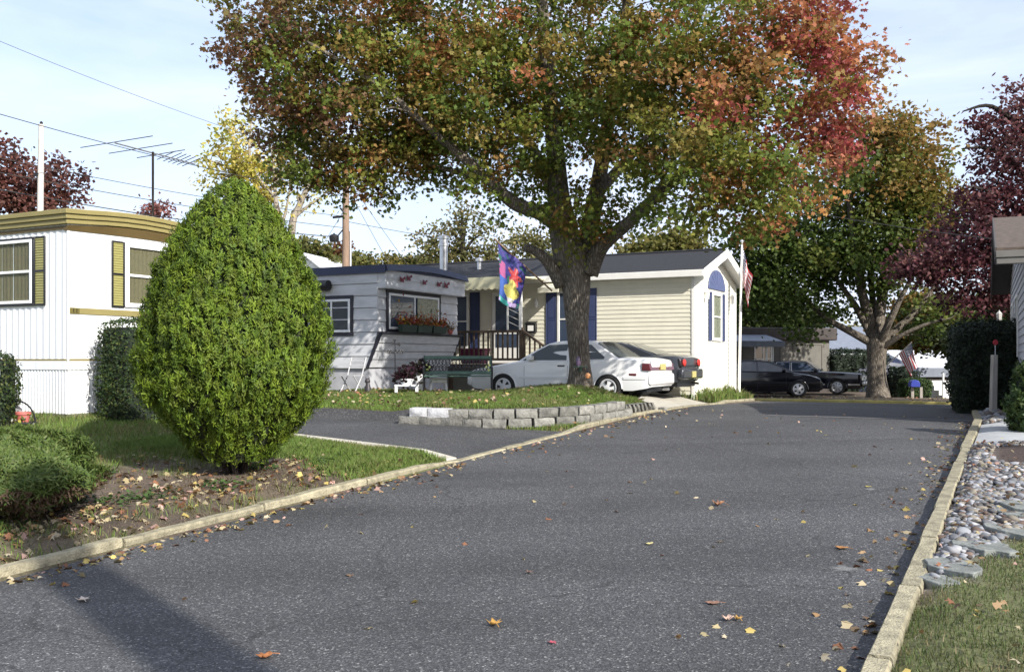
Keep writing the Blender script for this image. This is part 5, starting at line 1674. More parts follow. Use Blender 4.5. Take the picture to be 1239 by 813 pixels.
def us_flag(root, fn, par=None):
    """fn(s, t): s along the fly 0..1, t down the hoist 0..1"""
    nx, ny = 30, 26
    vs, fs = cloth_grid(nx, ny, fn)
    me = MB(); me.v = [tuple(p) for p in vs]; me.f = fs
    me.m = [2 if (i % nx) < nx * .4 and (i // nx) < 14 else ((i // nx) // 2) % 2 for i in range(len(fs))]
    o = me.build('flag_cloth', [mt['usred'], mt['uswhite'], mt['usblue']], par or root, smooth=True, recalc=False, angle=180)
    sd = o.modifiers.new('thickness', 'SOLIDIFY'); sd.thickness = .004
    s = MB()
    for r in range(9):
        for c in range(6 if r % 2 == 0 else 5):
            u = .4 * ((c + (.5 if r % 2 == 0 else 1)) / 6); v = (r + .75) / 9.5 * .53
            p = Vector(fn(u, v)); du = Vector(fn(u + .01, v)) - p; dv = Vector(fn(u, v + .01)) - p
            if du.length < 1e-7 or dv.length < 1e-7: continue
            du.normalize(); nrm = du.cross(dv).normalized(); dv = nrm.cross(du)
            for sg in (1, -1):
                q = [p + nrm * sg * .007 + (du * math.cos(k * math.pi / 5 + .3) + dv * math.sin(k * math.pi / 5 + .3)) * (.022 if k % 2 == 0 else .010) for k in range(10)]
                s.add(q, [tuple(range(10))])
    s.build('stars', mt['uswhite'], o, recalc=False)
    return o


fpx = ground_at(894, 473, 29.3)
fp = thing('flagpole', 'slim white flagpole with hanging striped flag at the pale gable corner', 'flagpole', fpx, 0)
ph = at(897, 294, 29.3).z - fpx.z
MB().tube([(0, 0, 0), (.09, 0, ph)], [.045, .032], 10).build('pole', mt['whitesat'], fp, smooth=True)
MB().lathe([(0, -.05), (.05, -.01), (.05, .03), (0, .06)], 10, 0, lambda x, y, z: (x + .09, y, z + ph + .04)).build('finial', mt['alu'], fp, smooth=True)


def hang(s, t):
    # limp flag: the fly droops beside the pole
    x = .11 + .22 * s * (1 - .35 * t) + .035 * math.sin(9 * s + 3 * t) * s
    y = .14 * math.sin(11 * s + 1.5 * t) * s - .15 * s
    z = ph - .1 - .95 * t - .92 * s - .15 * s * (1 - s)
    return (x, y, z)


us_flag(fp, hang)
# flag on the far tree
ft0 = at(1074, 441, 38.4)
ft = thing('tree_flag', 'striped flag on slanted pole fixed to the far street tree trunk', 'flag', ft0, 0)
tip = at(1103, 414, 37.6) - ft0
MB().tube([(0, 0, 0), tip], .022, 8).build('pole', mt['oldwood'], ft, smooth=True)


def hang2(s, t):
    base = Vector(tip) * (.97 - .50 * t)
    d = Vector((.30, -.1, -.86)) * s
    d.x += -.10 * s * (1 - t) + .1 * s * t
    y = .07 * math.sin(8 * t + 2 * s) * s
    return tuple(base + d + Vector((.05 * math.sin(9 * t) * s, y, 0)))


us_flag(ft, hang2)
# flower banner on the big maple
b0 = at(668, 352, 20.55)
tipb = at(598, 289, 20.2)
bf = thing('garden_banner', 'blue garden banner with red and yellow flowers on pole fixed to big maple', 'flag', b0, 0)
MB().tube([(0, 0, 0), tipb - b0], .018, 8).build('pole', M('brown wooden dowel', (.16, .10, .06), .6, .15), bf, smooth=True)
dirp = (tipb - b0)
c0 = dirp * .94; c1 = dirp * .46
nx, ny = 44, 70


def ban(s, t):
    # s along the pole from outer end, t down
    top = c0.lerp(c1, s)
    outer = at(603, 297, 20.2) - b0
    # vertical fall: lower hem is a slanted line
    zb_ = (at(603, 362, 20.2) - b0).z * (1 - s) + (at(630, 372, 20.3) - b0).z * s
    hx_ = top.x + .05 * math.sin(3.0 * t + 2 * s) * t - .11 * t * s + .01
    y = top.y + .10 * math.sin(6.5 * s + 1.2 * t) * (.25 + t)
    return (hx_, y, top.z * (1 - t) + zb_ * t - .07 * math.sin(math.pi * s) * t)


vs, fs = cloth_grid(nx, ny, ban)
P0 = np.array(vs); S_ = np.tile(np.linspace(0, 1, nx + 1), ny + 1); T_ = np.repeat(np.linspace(0, 1, ny + 1), nx + 1)
c = np.zeros((len(vs), 3)) + (.03, .04, .20)
nz = fbm(S_ * 5, T_ * 7, 1.2, 77)
c[nz > .56] = (.07, .05, .26)
c[(S_ < .25) & (T_ > .28) & (T_ < .62) & (nz > .40)] = (.42, .10, .26)
c[(S_ < .3) & (T_ > .55) & (T_ < .9)] = (.05, .12, .42)
c[(nz < .38) & (T_ < .5)] = (.02, .13, .08)
ang = np.arctan2((T_ - .40) * 1.5, S_ - .62); rr = np.hypot(S_ - .62, (T_ - .40) * 1.5)
red = rr < .30 * (.75 + .25 * np.cos(5 * ang + .6)); c[red] = (.48, .035, .04); c[red & (np.cos(5 * ang + .6) > .93) & (rr > .04)] = (.55, .25, .22)
c[(np.hypot(S_ - .42, (T_ - .52) * 1.4) < .11) & ~red] = (.02, .16, .10)
ang = np.arctan2((T_ - .72) * 1.5, S_ - .55); rr = np.hypot(S_ - .55, (T_ - .72) * 1.5)
yel = rr < .36 * (.85 + .15 * np.cos(4 * ang)); c[yel] = (.62, .56, .14); c[yel & (np.abs(np.sin(2 * ang)) < .09)] = (.35, .2, .05); c[yel & (T_ > .84)] = (.7, .7, .62)
c[(T_ > .90) & (nz > .45)] = (.05, .40, .34); c[(T_ > .9) & (nz <= .45)] = (.45, .35, .6)
o = fast_mesh('banner_cloth', P0, 4, mt['bannercloth'], bf, c * .8, True, np.array(fs))
sd = o.modifiers.new('thickness', 'SOLIDIFY'); sd.thickness = .004

# feeder and ornament on the maple trunk
tt_ = at(703, 443, 20.62)
fe = thing('bird_feeder', 'small feeder shelf with orange fruit hung on the big maple trunk', 'bird feeder', tt_, R(10))
m = MB(); m.box(-.16, .12, -.1, .1, -.02, .0); m.box(-.02, .02, -.02, .12, -.12, -.02); m.build('shelf', mt['green'], fe, bevel=.005)
m = MB(); m.lathe([(.03, 0), (.055, .06), (.04, .16), (.02, .2), (0, .22)], 12, 0, lambda x, y, z: (x - .06, y, z)); m.build('jar', M('violet grey glass', (.12, .08, .14), .3, .1), fe, smooth=True)
m = MB(); m.tube([(.11, -.06, -.01), (.12, -.08, -.14)], .014, 6); m.build('hook', mt['black'], fe)
m = MB(); m.lathe([(0, -.07), (.05, -.05), (.062, 0), (.04, .05), (0, .06)], 14, 0, lambda x, y, z: (x + .125, y - .085, z - .2)); m.build('orange_fruit', M('orange peel', (.55, .25, .10), .5, .15), fe, smooth=True)

# marker post, lantern, newspaper box at right
pg = ground_at(1201, 504, 18.9)
mp_ = thing('marker_post', 'leaning weathered grey post with round red reflector in the stone strip', 'post', pg, R(10))
m = MB(); m.hexa([(-.06, -.045, -.2), (.06, -.045, -.2), (.06, .045, -.2), (-.06, .045, -.2), (-.01, -.045, 1.16), (.085, -.045, 1.16), (.085, .045, 1.16), (-.01, .045, 1.16)]); m.build('post', mt['oldwood'], mp_, bevel=.006)
MB().tube([(.035, -.03, 1.1), (.035, -.03, 1.36)], .009, 6).build('rod', mt['galv'], mp_)
MB().lathe([(0, -.012), (.05, -.01), (.055, 0), (.05, .012), (0, .016)], 18, 0, lambda x, y, z: (x + .035, -.035 - z, y + 1.40)).build('reflector', mt['usred'], mp_, smooth=True)
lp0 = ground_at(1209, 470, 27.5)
lz = at(1209, 385, 27.5).z - lp0.z
la = thing('lamp_post', 'white lantern on post behind the dark clipped hedge', 'lamp post', lp0, 0)
MB().tube([(0, 0, 0), (0, 0, lz - .15)], .035, 8).build('post', mt['whitesat'], la)
m = MB(); m.lathe([(.03, lz - .10), (.065, lz - .07), (.085, lz + .11), (.095, lz + .12), (.03, lz + .19), (.012, lz + .21), (0, lz + .25)], 6); m.build('lantern', M('cream lantern', (.45, .44, .40), .5, .1), la)
nb0 = ground_at(1106, 487, 38.2)
nb = thing('newspaper_box', 'bright blue newspaper box on two pale posts beside the far kerb', 'mailbox', nb0, R(-10))
z1 = at(1106, 468, 38.2).z - nb0.z
m = MB()
pf = [(-.17, 0), (.17, 0), (.17, .14), (.12, .24), (0, .28), (-.12, .24), (-.17, .14)]
m.prism(pf, lambda p, q, d: (p, d, z1 + q), -.25, .25); m.build('box', mt['blueplastic'], nb, bevel=.015)
for s in (-1, 1):
    MB().box(s * .16 + .1 - .05, s * .16 + .1 + .05, -.05, .05, -.1, z1 - .01 if s > 0 else z1 + .001).build('post', mt['oldwood'], nb)
tp0 = ground_at(1020, 478, 47)
tp = thing('covered_boat', 'low shape under dark blue cover behind boxy sedan', 'covered boat', tp0, R(-5))
m = MB()
rings = []
for k in range(13):
    x = -2.6 + 5.2 * k / 12; h = 1.75 * (1 - .12 * abs(k / 6 - 1) ** 2); wd2 = 1.0 * (1 - .35 * abs(k / 6 - 1) ** 3)
    rings.append([(x, -wd2, .0), (x, -wd2 * 1.02, h * .6), (x, -wd2 * .8, h * .86), (x, 0, h), (x, wd2 * .8, h * .86), (x, wd2 * 1.02, h * .6), (x, wd2, .0)])
m.v = [p for r_ in rings for p in r_]
for i in range(12):
    for k in range(6): m.f.append((i * 7 + k, i * 7 + k + 1, (i + 1) * 7 + k + 1, (i + 1) * 7 + k))
m.f += [tuple(range(7)), tuple(range(84, 91))]
m.m = [0] * len(m.f)
m.build('cover', mt['tarp'], tp, smooth=True)
# ------------------------------------------------------------------ retaining wall
rwall = thing('retaining_wall', 'low curved grey split face block wall round the grass island', 'retaining wall', (0, 0, 0), 0)
pathw = [(15.5, -10.5), (15.72, -9.5), (15.98, -8.6), (16.42, -7.95), (17.02, -7.55), (17.9, -7.30), (18.7, -7.25)]
pw_, _ = catmull([(p[0], p[1], 0) for p in pathw], [1] * len(pathw), 10)
acc = [0.0]
for a, b in zip(pw_[:-1], pw_[1:]): acc.append(acc[-1] + (b - a).length)


def along(s):
    s = min(max(s, 0), acc[-1] - 1e-4)
    i = max(k for k in range(len(acc)) if acc[k] <= s)
    i = min(i, len(pw_) - 2)
    t = (s - acc[i]) / max(acc[i + 1] - acc[i], 1e-6)
    p = pw_[i].lerp(pw_[i + 1], t)
    d = (pw_[i + 1] - pw_[i]).normalized()
    return p, d


rs = random.Random(5)


def rough_block(mb, c, ax, ay, lx, ly, lz, mi=0, tilt=0.0):
    """a split-face block: subdivided box with a rough outer face"""
    n, k = 7, 4
    up = Vector((0, 0, 1)) + ax * tilt
    idx = {}
    vs, fs = [], []
    def vid(i, j, s):
        key = (i, j, s)
        if key not in idx:
            fx_ = i / n - .5; fz = j / k
            bul = .022 * (1 - abs(2 * fx_) ** 3) * (1 - abs(2 * fz - 1) ** 3)
            q = c + ax * (fx_ * lx) + up * (fz * lz) + ay * ((ly / 2 + bul) if s else -ly / 2)
            if s: q += ay * (.026 * mnoise.noise(q * 13)) + up * (.012 * mnoise.noise(q * 9 + Vector((3, 1, 2)))) + ax * (.010 * mnoise.noise(q * 11))
            idx[key] = len(vs); vs.append(q)
        return idx[key]
    for i in range(n):
        for j in range(k):
            fs.append((vid(i, j, 1), vid(i + 1, j, 1), vid(i + 1, j + 1, 1), vid(i, j + 1, 1)))
    for i in range(n):
        fs.append((vid(i, k, 1), vid(i + 1, k, 1), vid(i + 1, k, 0), vid(i, k, 0)))
        fs.append((vid(i, 0, 1), vid(i, 0, 0), vid(i + 1, 0, 0), vid(i + 1, 0, 1)))
    for j in range(k):
        fs.append((vid(0, j, 1), vid(0, j + 1, 1), vid(0, j + 1, 0), vid(0, j, 0)))
        fs.append((vid(n, j, 1), vid(n, j, 0), vid(n, j + 1, 0), vid(n, j + 1, 1)))
    mb.add(vs, fs, mi)


mb = MB()
lbl = .40
bh = .165
caps = MB()
for course in range(2):
    s = .1 + (.2 if course else 0)
    while s < acc[-1] - .2:
        L_ = lbl * rs.uniform(.88, 1.1)
        p, d = along(s + L_ / 2)
        x, y = uvxy(p.x, p.y)
        dw = Vector((*uvxy(d.x, d.y), 0)).normalized()
        out = Vector((dw.y, -dw.x, 0))
        base = float(road_z(p.x)) + .03
        if p.x < 16: base = max(base, float(ground_z(15.5, p.y)) - .02)
        c = Vector((x, y, base + course * bh + .004 * course)) + out * (.10 - .03 * course)
        if course == 1 and s < .7:
            rough_block(caps, c + Vector((0, 0, .0)), dw, out, L_ - .012, .26, bh, 0)
        else:
            rough_block(mb, c, dw, out, L_ - .004, .26, bh * rs.uniform(.96, 1.02), 0)
        s += L_
wb_ = mb.build('block_course', mt['block'], rwall, smooth=True, angle=40)
caps.build('cap_stone', mt['blockpale'], rwall, smooth=True, angle=40)['label'] = 'whitish loose cap stone at the wall end'
mb = MB()
for k in range(8):                                    # leaning edging stones at the far end
    u = 18.85 + k * .26; v = -7.2 - .01 * k
    x, y = uvxy(u, v)
    c = Vector((x, y, float(road_z(u)) + .03)) - QD * .05
    rough_block(mb, c, RD, QD, .10, .30, .23 - .008 * k, 0, -.75)
mb.build('leaning_stone', mt['block'], rwall, smooth=True, angle=40)
recenter(rwall)
x_, y_ = uvxy(20.95, -6.98)
cs = MB(); rough_block(cs, Vector((x_ - .1, y_, gz(x_ - .1, y_))), RD, QD, .2, .14, .1)
o = cs.build('loose_stone', mt['block'], None, smooth=True, angle=40); tag(o, 'single loose grey stone by driveway mouth past wall end', 'stone')

# ------------------------------------------------------------------ flagstones and pebbles at right
def flagstone(u, v, rx, ry, rot, label, th=.05, seed=0, lift=0.02, tilt=0.0):
    lift *= .4
    rs = random.Random(seed)
    n = 13
    x, y = uvxy(u, v)
    z = float(ground_z(u, v)) + lift
    poly = []
    for k in range(n):
        t = 2 * math.pi * k / n + rs.uniform(-.2, .2); r = rs.uniform(.74, 1.1)
        poly.append((rx * r * math.cos(t), ry * r * math.sin(t)))
    m = MB()
    m.prism(poly, lambda p, q, d: (p, q, d + tilt * q + .008 * mnoise.noise(Vector((p * 6, q * 6, seed)))), -.05, th * .5)
    o = m.build('flagstone', mt['flag'], None, bevel=.008)
    o.location = (x, y, z); o.rotation_euler = (0, 0, TH + rot)
    return tag(o, label, 'flagstone', 'flat stones edging the pebble strip')


flagstone(8.55, -.26, .34, .22, .5, 'large smooth grey flagstone lying flat among leaves at the lawn edge', .06, 1, .03)
flagstone(7.85, -.42, .30, .22, .2, 'wide flat flagstone with leaves on it next below the largest one', .045, 2, .02)
flagstone(7.45, -.50, .20, .13, .4, 'small low flagstone at near end of the row beside the kerb', .03, 3, .015)
flagstone(9.25, -.10, .33, .17, .4, 'tilted flagstone above the largest one at right', .05, 4, .05, .1)
flagstone(10.3, .06, .36, .2, .3, 'stacked slab of grey stone at right edge above pebbles', .05, 5, .10)
flagstone(10.15, .05, .38, .24, .1, 'lower slab under the stacked stone at right edge', .05, 6, .04)
ico = bmesh.new(); bmesh.ops.create_icosphere(ico, subdivisions=2, radius=1)
iv = np.array([v.co for v in ico.verts]); ifc = np.array([[v.index for v in f.verts] for f in ico.faces]); ico.free()


def pebbles(name, n, region, pal, smin, smax, kind='stuff', drop=.3):
    us, vs = region(n)
    n = len(us)
    s = RNG.uniform(smin, smax, n) * (1 + .5 * (RNG.random(n) < .12))
    zz = ground_z(us, vs) + s * .35 + RNG.random(n) * .015
    ax = s[:, None] * np.stack([RNG.uniform(.8, 1.35, n), RNG.uniform(.7, 1.05, n), RNG.uniform(.42, .75, n)], 1)
    a = RNG.uniform(0, 2 * np.pi, n)
    lump = 1 + .16 * np.sin(iv @ np.array([2.1, 1.3, .7]) * 1.7)[None, :, None] * RNG.uniform(-1, 1, (n, 1, 1))
    p = iv[None] * ax[:, None, :] * lump
    tl = RNG.normal(0, .2, (n, 2))
    p[..., 2] += p[..., 0] * tl[:, :1] + p[..., 1] * tl[:, 1:]
    ca, sa = np.cos(a)[:, None], np.sin(a)[:, None]
    x = p[..., 0] * ca - p[..., 1] * sa; y = p[..., 0] * sa + p[..., 1] * ca
    cx = us * RD.x + vs * QD.x; cy = us * RD.y + vs * QD.y
    V = np.stack([x + cx[:, None], y + cy[:, None], p[..., 2] + zz[:, None]], -1).reshape(-1, 3)
    Fc = (ifc[None] + (np.arange(n) * len(iv))[:, None, None]).reshape(-1, 3)
    cols = pal[RNG.integers(0, len(pal), n)] * RNG.uniform(.7, 1.25, (n, 1))
    o = fast_mesh(name, V, 3, mt['pebble'], None, np.repeat(cols, len(iv), 0), True, Fc)
    return tag(o, kind=kind)


ppal = np.array([(.30, .31, .33), (.42, .42, .43), (.20, .21, .22), (.28, .25, .20), (.15, .15, .16), (.32, .28, .22), (.40, .40, .42), (.12, .10, .09), (.20, .14, .11)])


def reg1(n):
    u = RNG.uniform(7.3, 15.6, n); v = RNG.uniform(VR + .16, 1.2, n)
    line = 7.15 + (v + .6) / .7 * 2.6
    k = (u > line) & (mulch_mask(u, v) < .35)
    return u[k], v[k]


def reg2(n):
    u = RNG.uniform(18.9, 22, n); v = RNG.uniform(-.6, 1.2, n) - .05 * (u - 20)
    return u, v


pebbles('pebbles', 11500, reg1, ppal * .7, .013, .040)
pebbles('pebbles', 1500, reg2, ppal * .7, .03, .06)


# ------------------------------------------------------------------ grass
def grass(name, n, region, hmin, hmax, w, pal, dens=grass_density, mat='blade'):
    u, v = region(n)
    k = RNG.random(len(u)) < dens(u, v)
    u, v = u[k], v[k]; n = len(u)
    h = RNG.uniform(hmin, hmax, n) * (.6 + .8 * fbm(u, v, 2.5, 3))
    x = u * RD.x + v * QD.x; y = u * RD.y + v * QD.y
    z = ground_z(u, v) - .005
    a = RNG.uniform(0, 2 * np.pi, n); b = RNG.uniform(0, 2 * np.pi, n)
    ln = RNG.uniform(.1, .75, n) * h
    wv = np.stack([np.cos(a), np.sin(a), np.zeros(n)], 1) * (w * RNG.uniform(.6, 1.3, n))[:, None]
    base = np.stack([x, y, z], 1)
    mid = base + np.stack([np.cos(b) * ln * .35, np.sin(b) * ln * .35, h * .6], 1)
    tip = base + np.stack([np.cos(b) * ln, np.sin(b) * ln, h], 1)
    V = np.stack([base - wv, base + wv, mid + wv * .7, tip, mid - wv * .7], 1).reshape(-1, 3)
    t = fbm(u, v, 1.1, 31)
    cols = pal[np.clip((RNG.random(n) * .55 + t * .75 - .15) * len(pal), 0, len(pal) - 1).astype(int)] * RNG.uniform(.75, 1.25, (n, 1))
    o = fast_mesh(name, V, 5, mt[mat], None, np.repeat(cols, 5, 0))
    return tag(o, kind='stuff')


def box_region(u0, u1, v0, v1):
    return lambda n: (RNG.uniform(u0, u1, n), RNG.uniform(v0, v1, n))


gp = np.array([(.28, .24, .12), (.18, .20, .065), (.13, .195, .045), (.155, .24, .05), (.20, .29, .065)])
gdk = np.array([(.22, .18, .10), (.12, .125, .05), (.08, .11, .035), (.10, .145, .045), (.11, .09, .05)])
grass('grass', 90000, box_region(3.0, 11.75, -16, VL - .1), .04, .11, .0045, gp)
grass('grass', 60000, box_region(9.3, 11.75, -11, VL - .1), .04, .10, .0045, gp)
grass('grass', 150000, box_region(15.8, 20.7, -14.5, VL - .2), .05, .11, .006, gp)
grass('grass', 27000, box_region(3.5, 10, VR + .14, 1.2), .02, .05, .0028, gdk)
grass('grass', 3500, box_region(25.7, 30, -8.2, -7.2), .10, .3, .012, gp)


# ------------------------------------------------------------------ fallen leaves
lpal = np.array([(.42, .35, .22), (.47, .40, .28), (.28, .17, .08), (.36, .24, .13), (.24, .11, .06), (.44, .28, .23), (.40, .33, .18), (.16, .10, .06), (.46, .36, .12)])


def litter(name, n, region, smin, smax, lift=.012, zf=None):
    u, v = region(n); n = len(u)
    x = u * RD.x + v * QD.x; y = u * RD.y + v * QD.y
    z = (zf(u) if zf else ground_z(u, v)) + lift + RNG.random(n) * lift
    c = np.stack([x, y, z], 1)
    nr = np.stack([RNG.normal(0, .5, n), RNG.normal(0, .5, n), np.ones(n)], 1)
    cols = lpal[RNG.integers(0, len(lpal), n)] * RNG.uniform(.7, 1.15, (n, 1))
    o = leaf_cards(name, c, nr, rdir(n), RNG.uniform(smin, smax, n), cols, MAPLE * RNG.uniform(.75, 1.1, MAPLE.shape), mt['dryleaf'], None, .6)
    return tag(o, kind='stuff')


dpl = np.array([(.20, .155, .10), (.15, .11, .07), (.24, .20, .13), (.10, .08, .05), (.12, .13, .05)])
grass('dry_grass', 30000, box_region(3.5, 11.6, -12, VL - .15), .012, .05, .0035, dpl, lambda u, v: .25 + .75 * sstep(.42, .6, fbm(u, v, 1.7, 61)))


def bank_region(n):
    u = RNG.uniform(4, 11.7, n); w = RNG.gamma(1.5, .9, n) + .12
    k = (RNG.random(n) < .25 + .75 * sstep(.45, .6, fbm(u, w, 1.4, 9))) & (w < 7)
    return u[k], VL - w[k]


litter('fallen_leaves', 2600, bank_region, .04, .10, .02)
litter('fallen_leaves', 520, box_region(15.9, 20.6, -14, VL - .3), .05, .10, .07)
litter('fallen_leaves', 260, lambda n: (RNG.uniform(4, 11.8, n), VL + .05 + RNG.gamma(1.3, .10, n)), .04, .10, .012, road_z)
litter('fallen_leaves', 240, lambda n: (RNG.uniform(3.5, 20, n), VR - .03 - RNG.gamma(1.3, .12, n)), .04, .10, .012, road_z)
litter('fallen_leaves', 160, lambda n: (RNG.uniform(12, 22, n), VL + .06 + RNG.gamma(1.3, .16, n)), .04, .09, .012, road_z)
litter('fallen_leaves', 120, lambda n: (RNG.uniform(4.5, 22, n) ** 1.0, RNG.uniform(-6.6, -1.0, n)), .035, .085, .010, road_z)
litter('fallen_leaves', 300, lambda n: (RNG.uniform(4, 15.6, n), RNG.uniform(VR + .2, .8, n)), .03, .07, .05)
litter('fallen_leaves', 260, box_region(36.9, 42, -10, 0), .06, .12, .02)


def road_leaf(px, py, size, col, label, rot=0, bend=.4):
    a_ = (px - 619.5) / F; b_ = -(py - 435) / F
    D = E / (.0383 * (.461 * a_ + .887) - b_)
    x, y = a_ * D, D
    z = float(road_z(xyuv(x, y)[0]))
    m = MB()
    pts = []
    for ring in (0, .55, 1):
        for (p, q) in MAPLE * (ring if ring else .02):
            r2 = p * p + q * q
            pts.append((p * size, q * size, .006 + bend * size * r2 * 1.6 + .04 * size * math.sin(9 * p)))
    fs = [tuple(range(10))]
    for k in range(2):
        for i in range(10): fs.append((k * 10 + i, k * 10 + (i + 1) % 10, (k + 1) * 10 + (i + 1) % 10, (k + 1) * 10 + i))
    m.add(pts, fs)
    m.tube([(0, -.45 * size, .01 + .3 * bend * size), (.05 * size, -.9 * size, .012)], .0022, 4)
    o = m.build('fallen_leaf', M('leaf ' + label[:20], col, .7, .3, 30), None, smooth=True, recalc=False, angle=80)
    sd = o.modifiers.new('thickness', 'SOLIDIFY'); sd.thickness = .0015
    o.location = (x, y, z + .004); o.rotation_euler = (0, 0, rot)
    return tag(o, label, 'leaf', 'larger fallen leaves lying on the road')


road_leaf(869, 612, .13, (.26, .13, .07), 'thick curled brown leaf alone in the middle of the road', 1.0, .8)
road_leaf(598, 757, .10, (.40, .22, .05), 'golden brown curled leaf at bottom centre of the road', .3, .6)
road_leaf(320, 796, .10, (.34, .13, .04), 'rusty orange leaf in shadow edge at lower left of the road', 2.0, .4)
road_leaf(1018, 664, .11, (.34, .16, .05), 'flat rusty leaf just above the pale worn patch', .8, .2)
road_leaf(668, 779, .05, (.45, .08, .11), 'tiny pink red leaf near bottom of the road', .4, .3)
road_leaf(880, 751, .075, (.50, .34, .26), 'pale pinkish leaf pair upright in lower right of the road', 1.9, .7)
road_leaf(893, 751, .06, (.42, .24, .06), 'small amber leaf touching the pale pinkish leaf', .2, .8)
road_leaf(785, 659, .07, (.50, .44, .20), 'yellowish pale leaf lying flat at road centre', 2.4, .2)
road_leaf(862, 731, .10, (.22, .12, .08), 'long dull brown leaf lower right centre of the road', 1.4, .2)
road_leaf(640, 694, .06, (.14, .09, .07), 'small dark leaf left of road centre', .6, .6)
road_leaf(1050, 590, .06, (.52, .42, .10), 'bright yellow leaf near right kerb shadow', .6, .4)
road_leaf(100, 727, .10, (.48, .40, .33), 'broad pale tan leaf on the road beside near left kerb', .6, .3)
road_leaf(490, 690, .05, (.4, .2, .1), 'small orange leaf on left half of the road', .1, .3) if False else None


# ------------------------------------------------------------------ conifers and hedges
def conifer(name, label, cat, loc, rfun, h, n, size, pal, squash=(1, 1), lump=.10, upw=1.1, tmpl=SPRAY, core=None, zmin=.0, group=None, tuft=5.0, mat='needle'):
    """rfun(t): radius at relative height t"""
    t = thing(name, label, cat, loc, 0, group)
    seed = Vector((loc[0], loc[1], 3))
    m = MB()
    prof = [(max(rfun(k / 14) * .80, .01), zmin + (h - zmin) * (k / 14) * .965) for k in range(15)]
    m.lathe([(0, zmin)] + prof + [(0, h * .968)], 20, 0, lambda x, y, z: (x * squash[0], y * squash[1], z))
    m.v = [tuple(Vector(p) * (1 + .07 * mnoise.noise(Vector(p) * 3 + seed))) for p in m.v]
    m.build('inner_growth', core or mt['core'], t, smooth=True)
    if zmin > 0:
        m = MB()
        for k in range(5):
            a = 2 * math.pi * k / 5
            m.tube([(.05 * math.cos(a), .05 * math.sin(a), -.1), (.12 * math.cos(a), .12 * math.sin(a), zmin * .5), (.25 * math.cos(a), .25 * math.sin(a), zmin + .3)], [.045, .04, .03], 6)
        m.build('stem', mt['barkdark'], t, smooth=True)
    # tufts: spots on the surface carrying a plume of sprays
    nt = int(n / 26)
    tt = RNG.random(nt * 3)
    rr = np.array([rfun(q) for q in tt])
    keep = RNG.random(nt * 3) < rr / rr.max()
    tt = tt[keep][:nt]; nt = len(tt)
    rr = np.array([rfun(q) for q in tt])
    a = RNG.uniform(0, 2 * np.pi, nt)
    lum = np.array([1 + lump * (mnoise.noise(Vector((math.cos(x) * 2.2, math.sin(x) * 2.2, q * tuft)) + seed) + .6 * mnoise.noise(Vector((math.cos(x) * 6, math.sin(x) * 6, q * tuft * 2)) + seed)) for x, q in zip(a, tt)])
    lum *= RNG.uniform(.88, 1.03, nt)
    rad = np.stack([np.cos(a), np.sin(a), np.zeros(nt)], 1)
    pos = rad * (rr * lum)[:, None] * np.array([squash[0], squash[1], 1]) + np.stack([np.zeros(nt), np.zeros(nt), zmin + (h - zmin) * tt], 1)
    dr = np.array([(rfun(min(q + .02, 1)) - rfun(max(q - .02, 0))) / (.04 * (h - zmin)) for q in tt])
    out = unit(rad * 1.0 + np.stack([np.zeros(nt), np.zeros(nt), np.clip(-dr, -.6, 2.5)], 1))
    axis = unit(out * .75 + np.array([0, 0, upw]) + RNG.normal(size=(nt, 3)) * .22)
    per = 26
    L = size * 3.2
    f = RNG.random((nt, per))
    sp_ = RNG.normal(size=(nt, per, 3)) * (size * .75)
    c = pos[:, None, :] + axis[:, None, :] * (f[..., None] - .45) * L + sp_ * (1 - .5 * f[..., None]) - out[:, None, :] * .04
    tan = axis[:, None, :] + unit(sp_) * .75 + RNG.normal(size=(nt, per, 3)) * .25
    nr = out[:, None, :] + RNG.normal(size=(nt, per, 3)) * .55
    tc = pal[RNG.integers(0, len(pal), nt)] * RNG.uniform(.78, 1.2, (nt, 1))
    cols = (tc[:, None, :] * RNG.uniform(.8, 1.2, (nt, per, 1))).reshape(-1, 3)
    sz = RNG.uniform(.6, 1.25, nt * per) * size * 1.5
    leaf_cards('foliage', c.reshape(-1, 3), nr.reshape(-1, 3), tan.reshape(-1, 3), sz, cols, tmpl, mt[mat], t, .12)
    return t


arb_pos = at(284, 570, 11.8)
az = gz(arb_pos.x, arb_pos.y)
EGG = [(0, .36), (.04, .46), (.1, .63), (.183, .85), (.268, .975), (.38, 1), (.493, .955), (.634, .85), (.775, .68), (.887, .46), (.944, .31), (.985, .16), (1, .05)]
egg = lambda t: 1.15 * float(np.interp(t, [p[0] for p in EGG], [p[1] for p in EGG]))
apal = np.array([(.12, .18, .016), (.10, .155, .016), (.15, .205, .02), (.075, .12, .016), (.11, .145, .018)])
arb = conifer('arborvitae', 'large egg shaped lime green arborvitae on bare soil beside the road', 'shrub', (arb_pos.x, arb_pos.y, az), egg, at(284, 218, 11.8).z - az, 150000, .030, apal * (.98, 1, .9), (1, 1), .12, 2.3, SPRAY * (.75, 1.15), None, .16)


def hedge_rad(p=.55):
    return lambda t: float(np.interp(t, [0, .06, .5, .9, .97, 1], [.90, .98, 1.0, .97, .88, .6]))


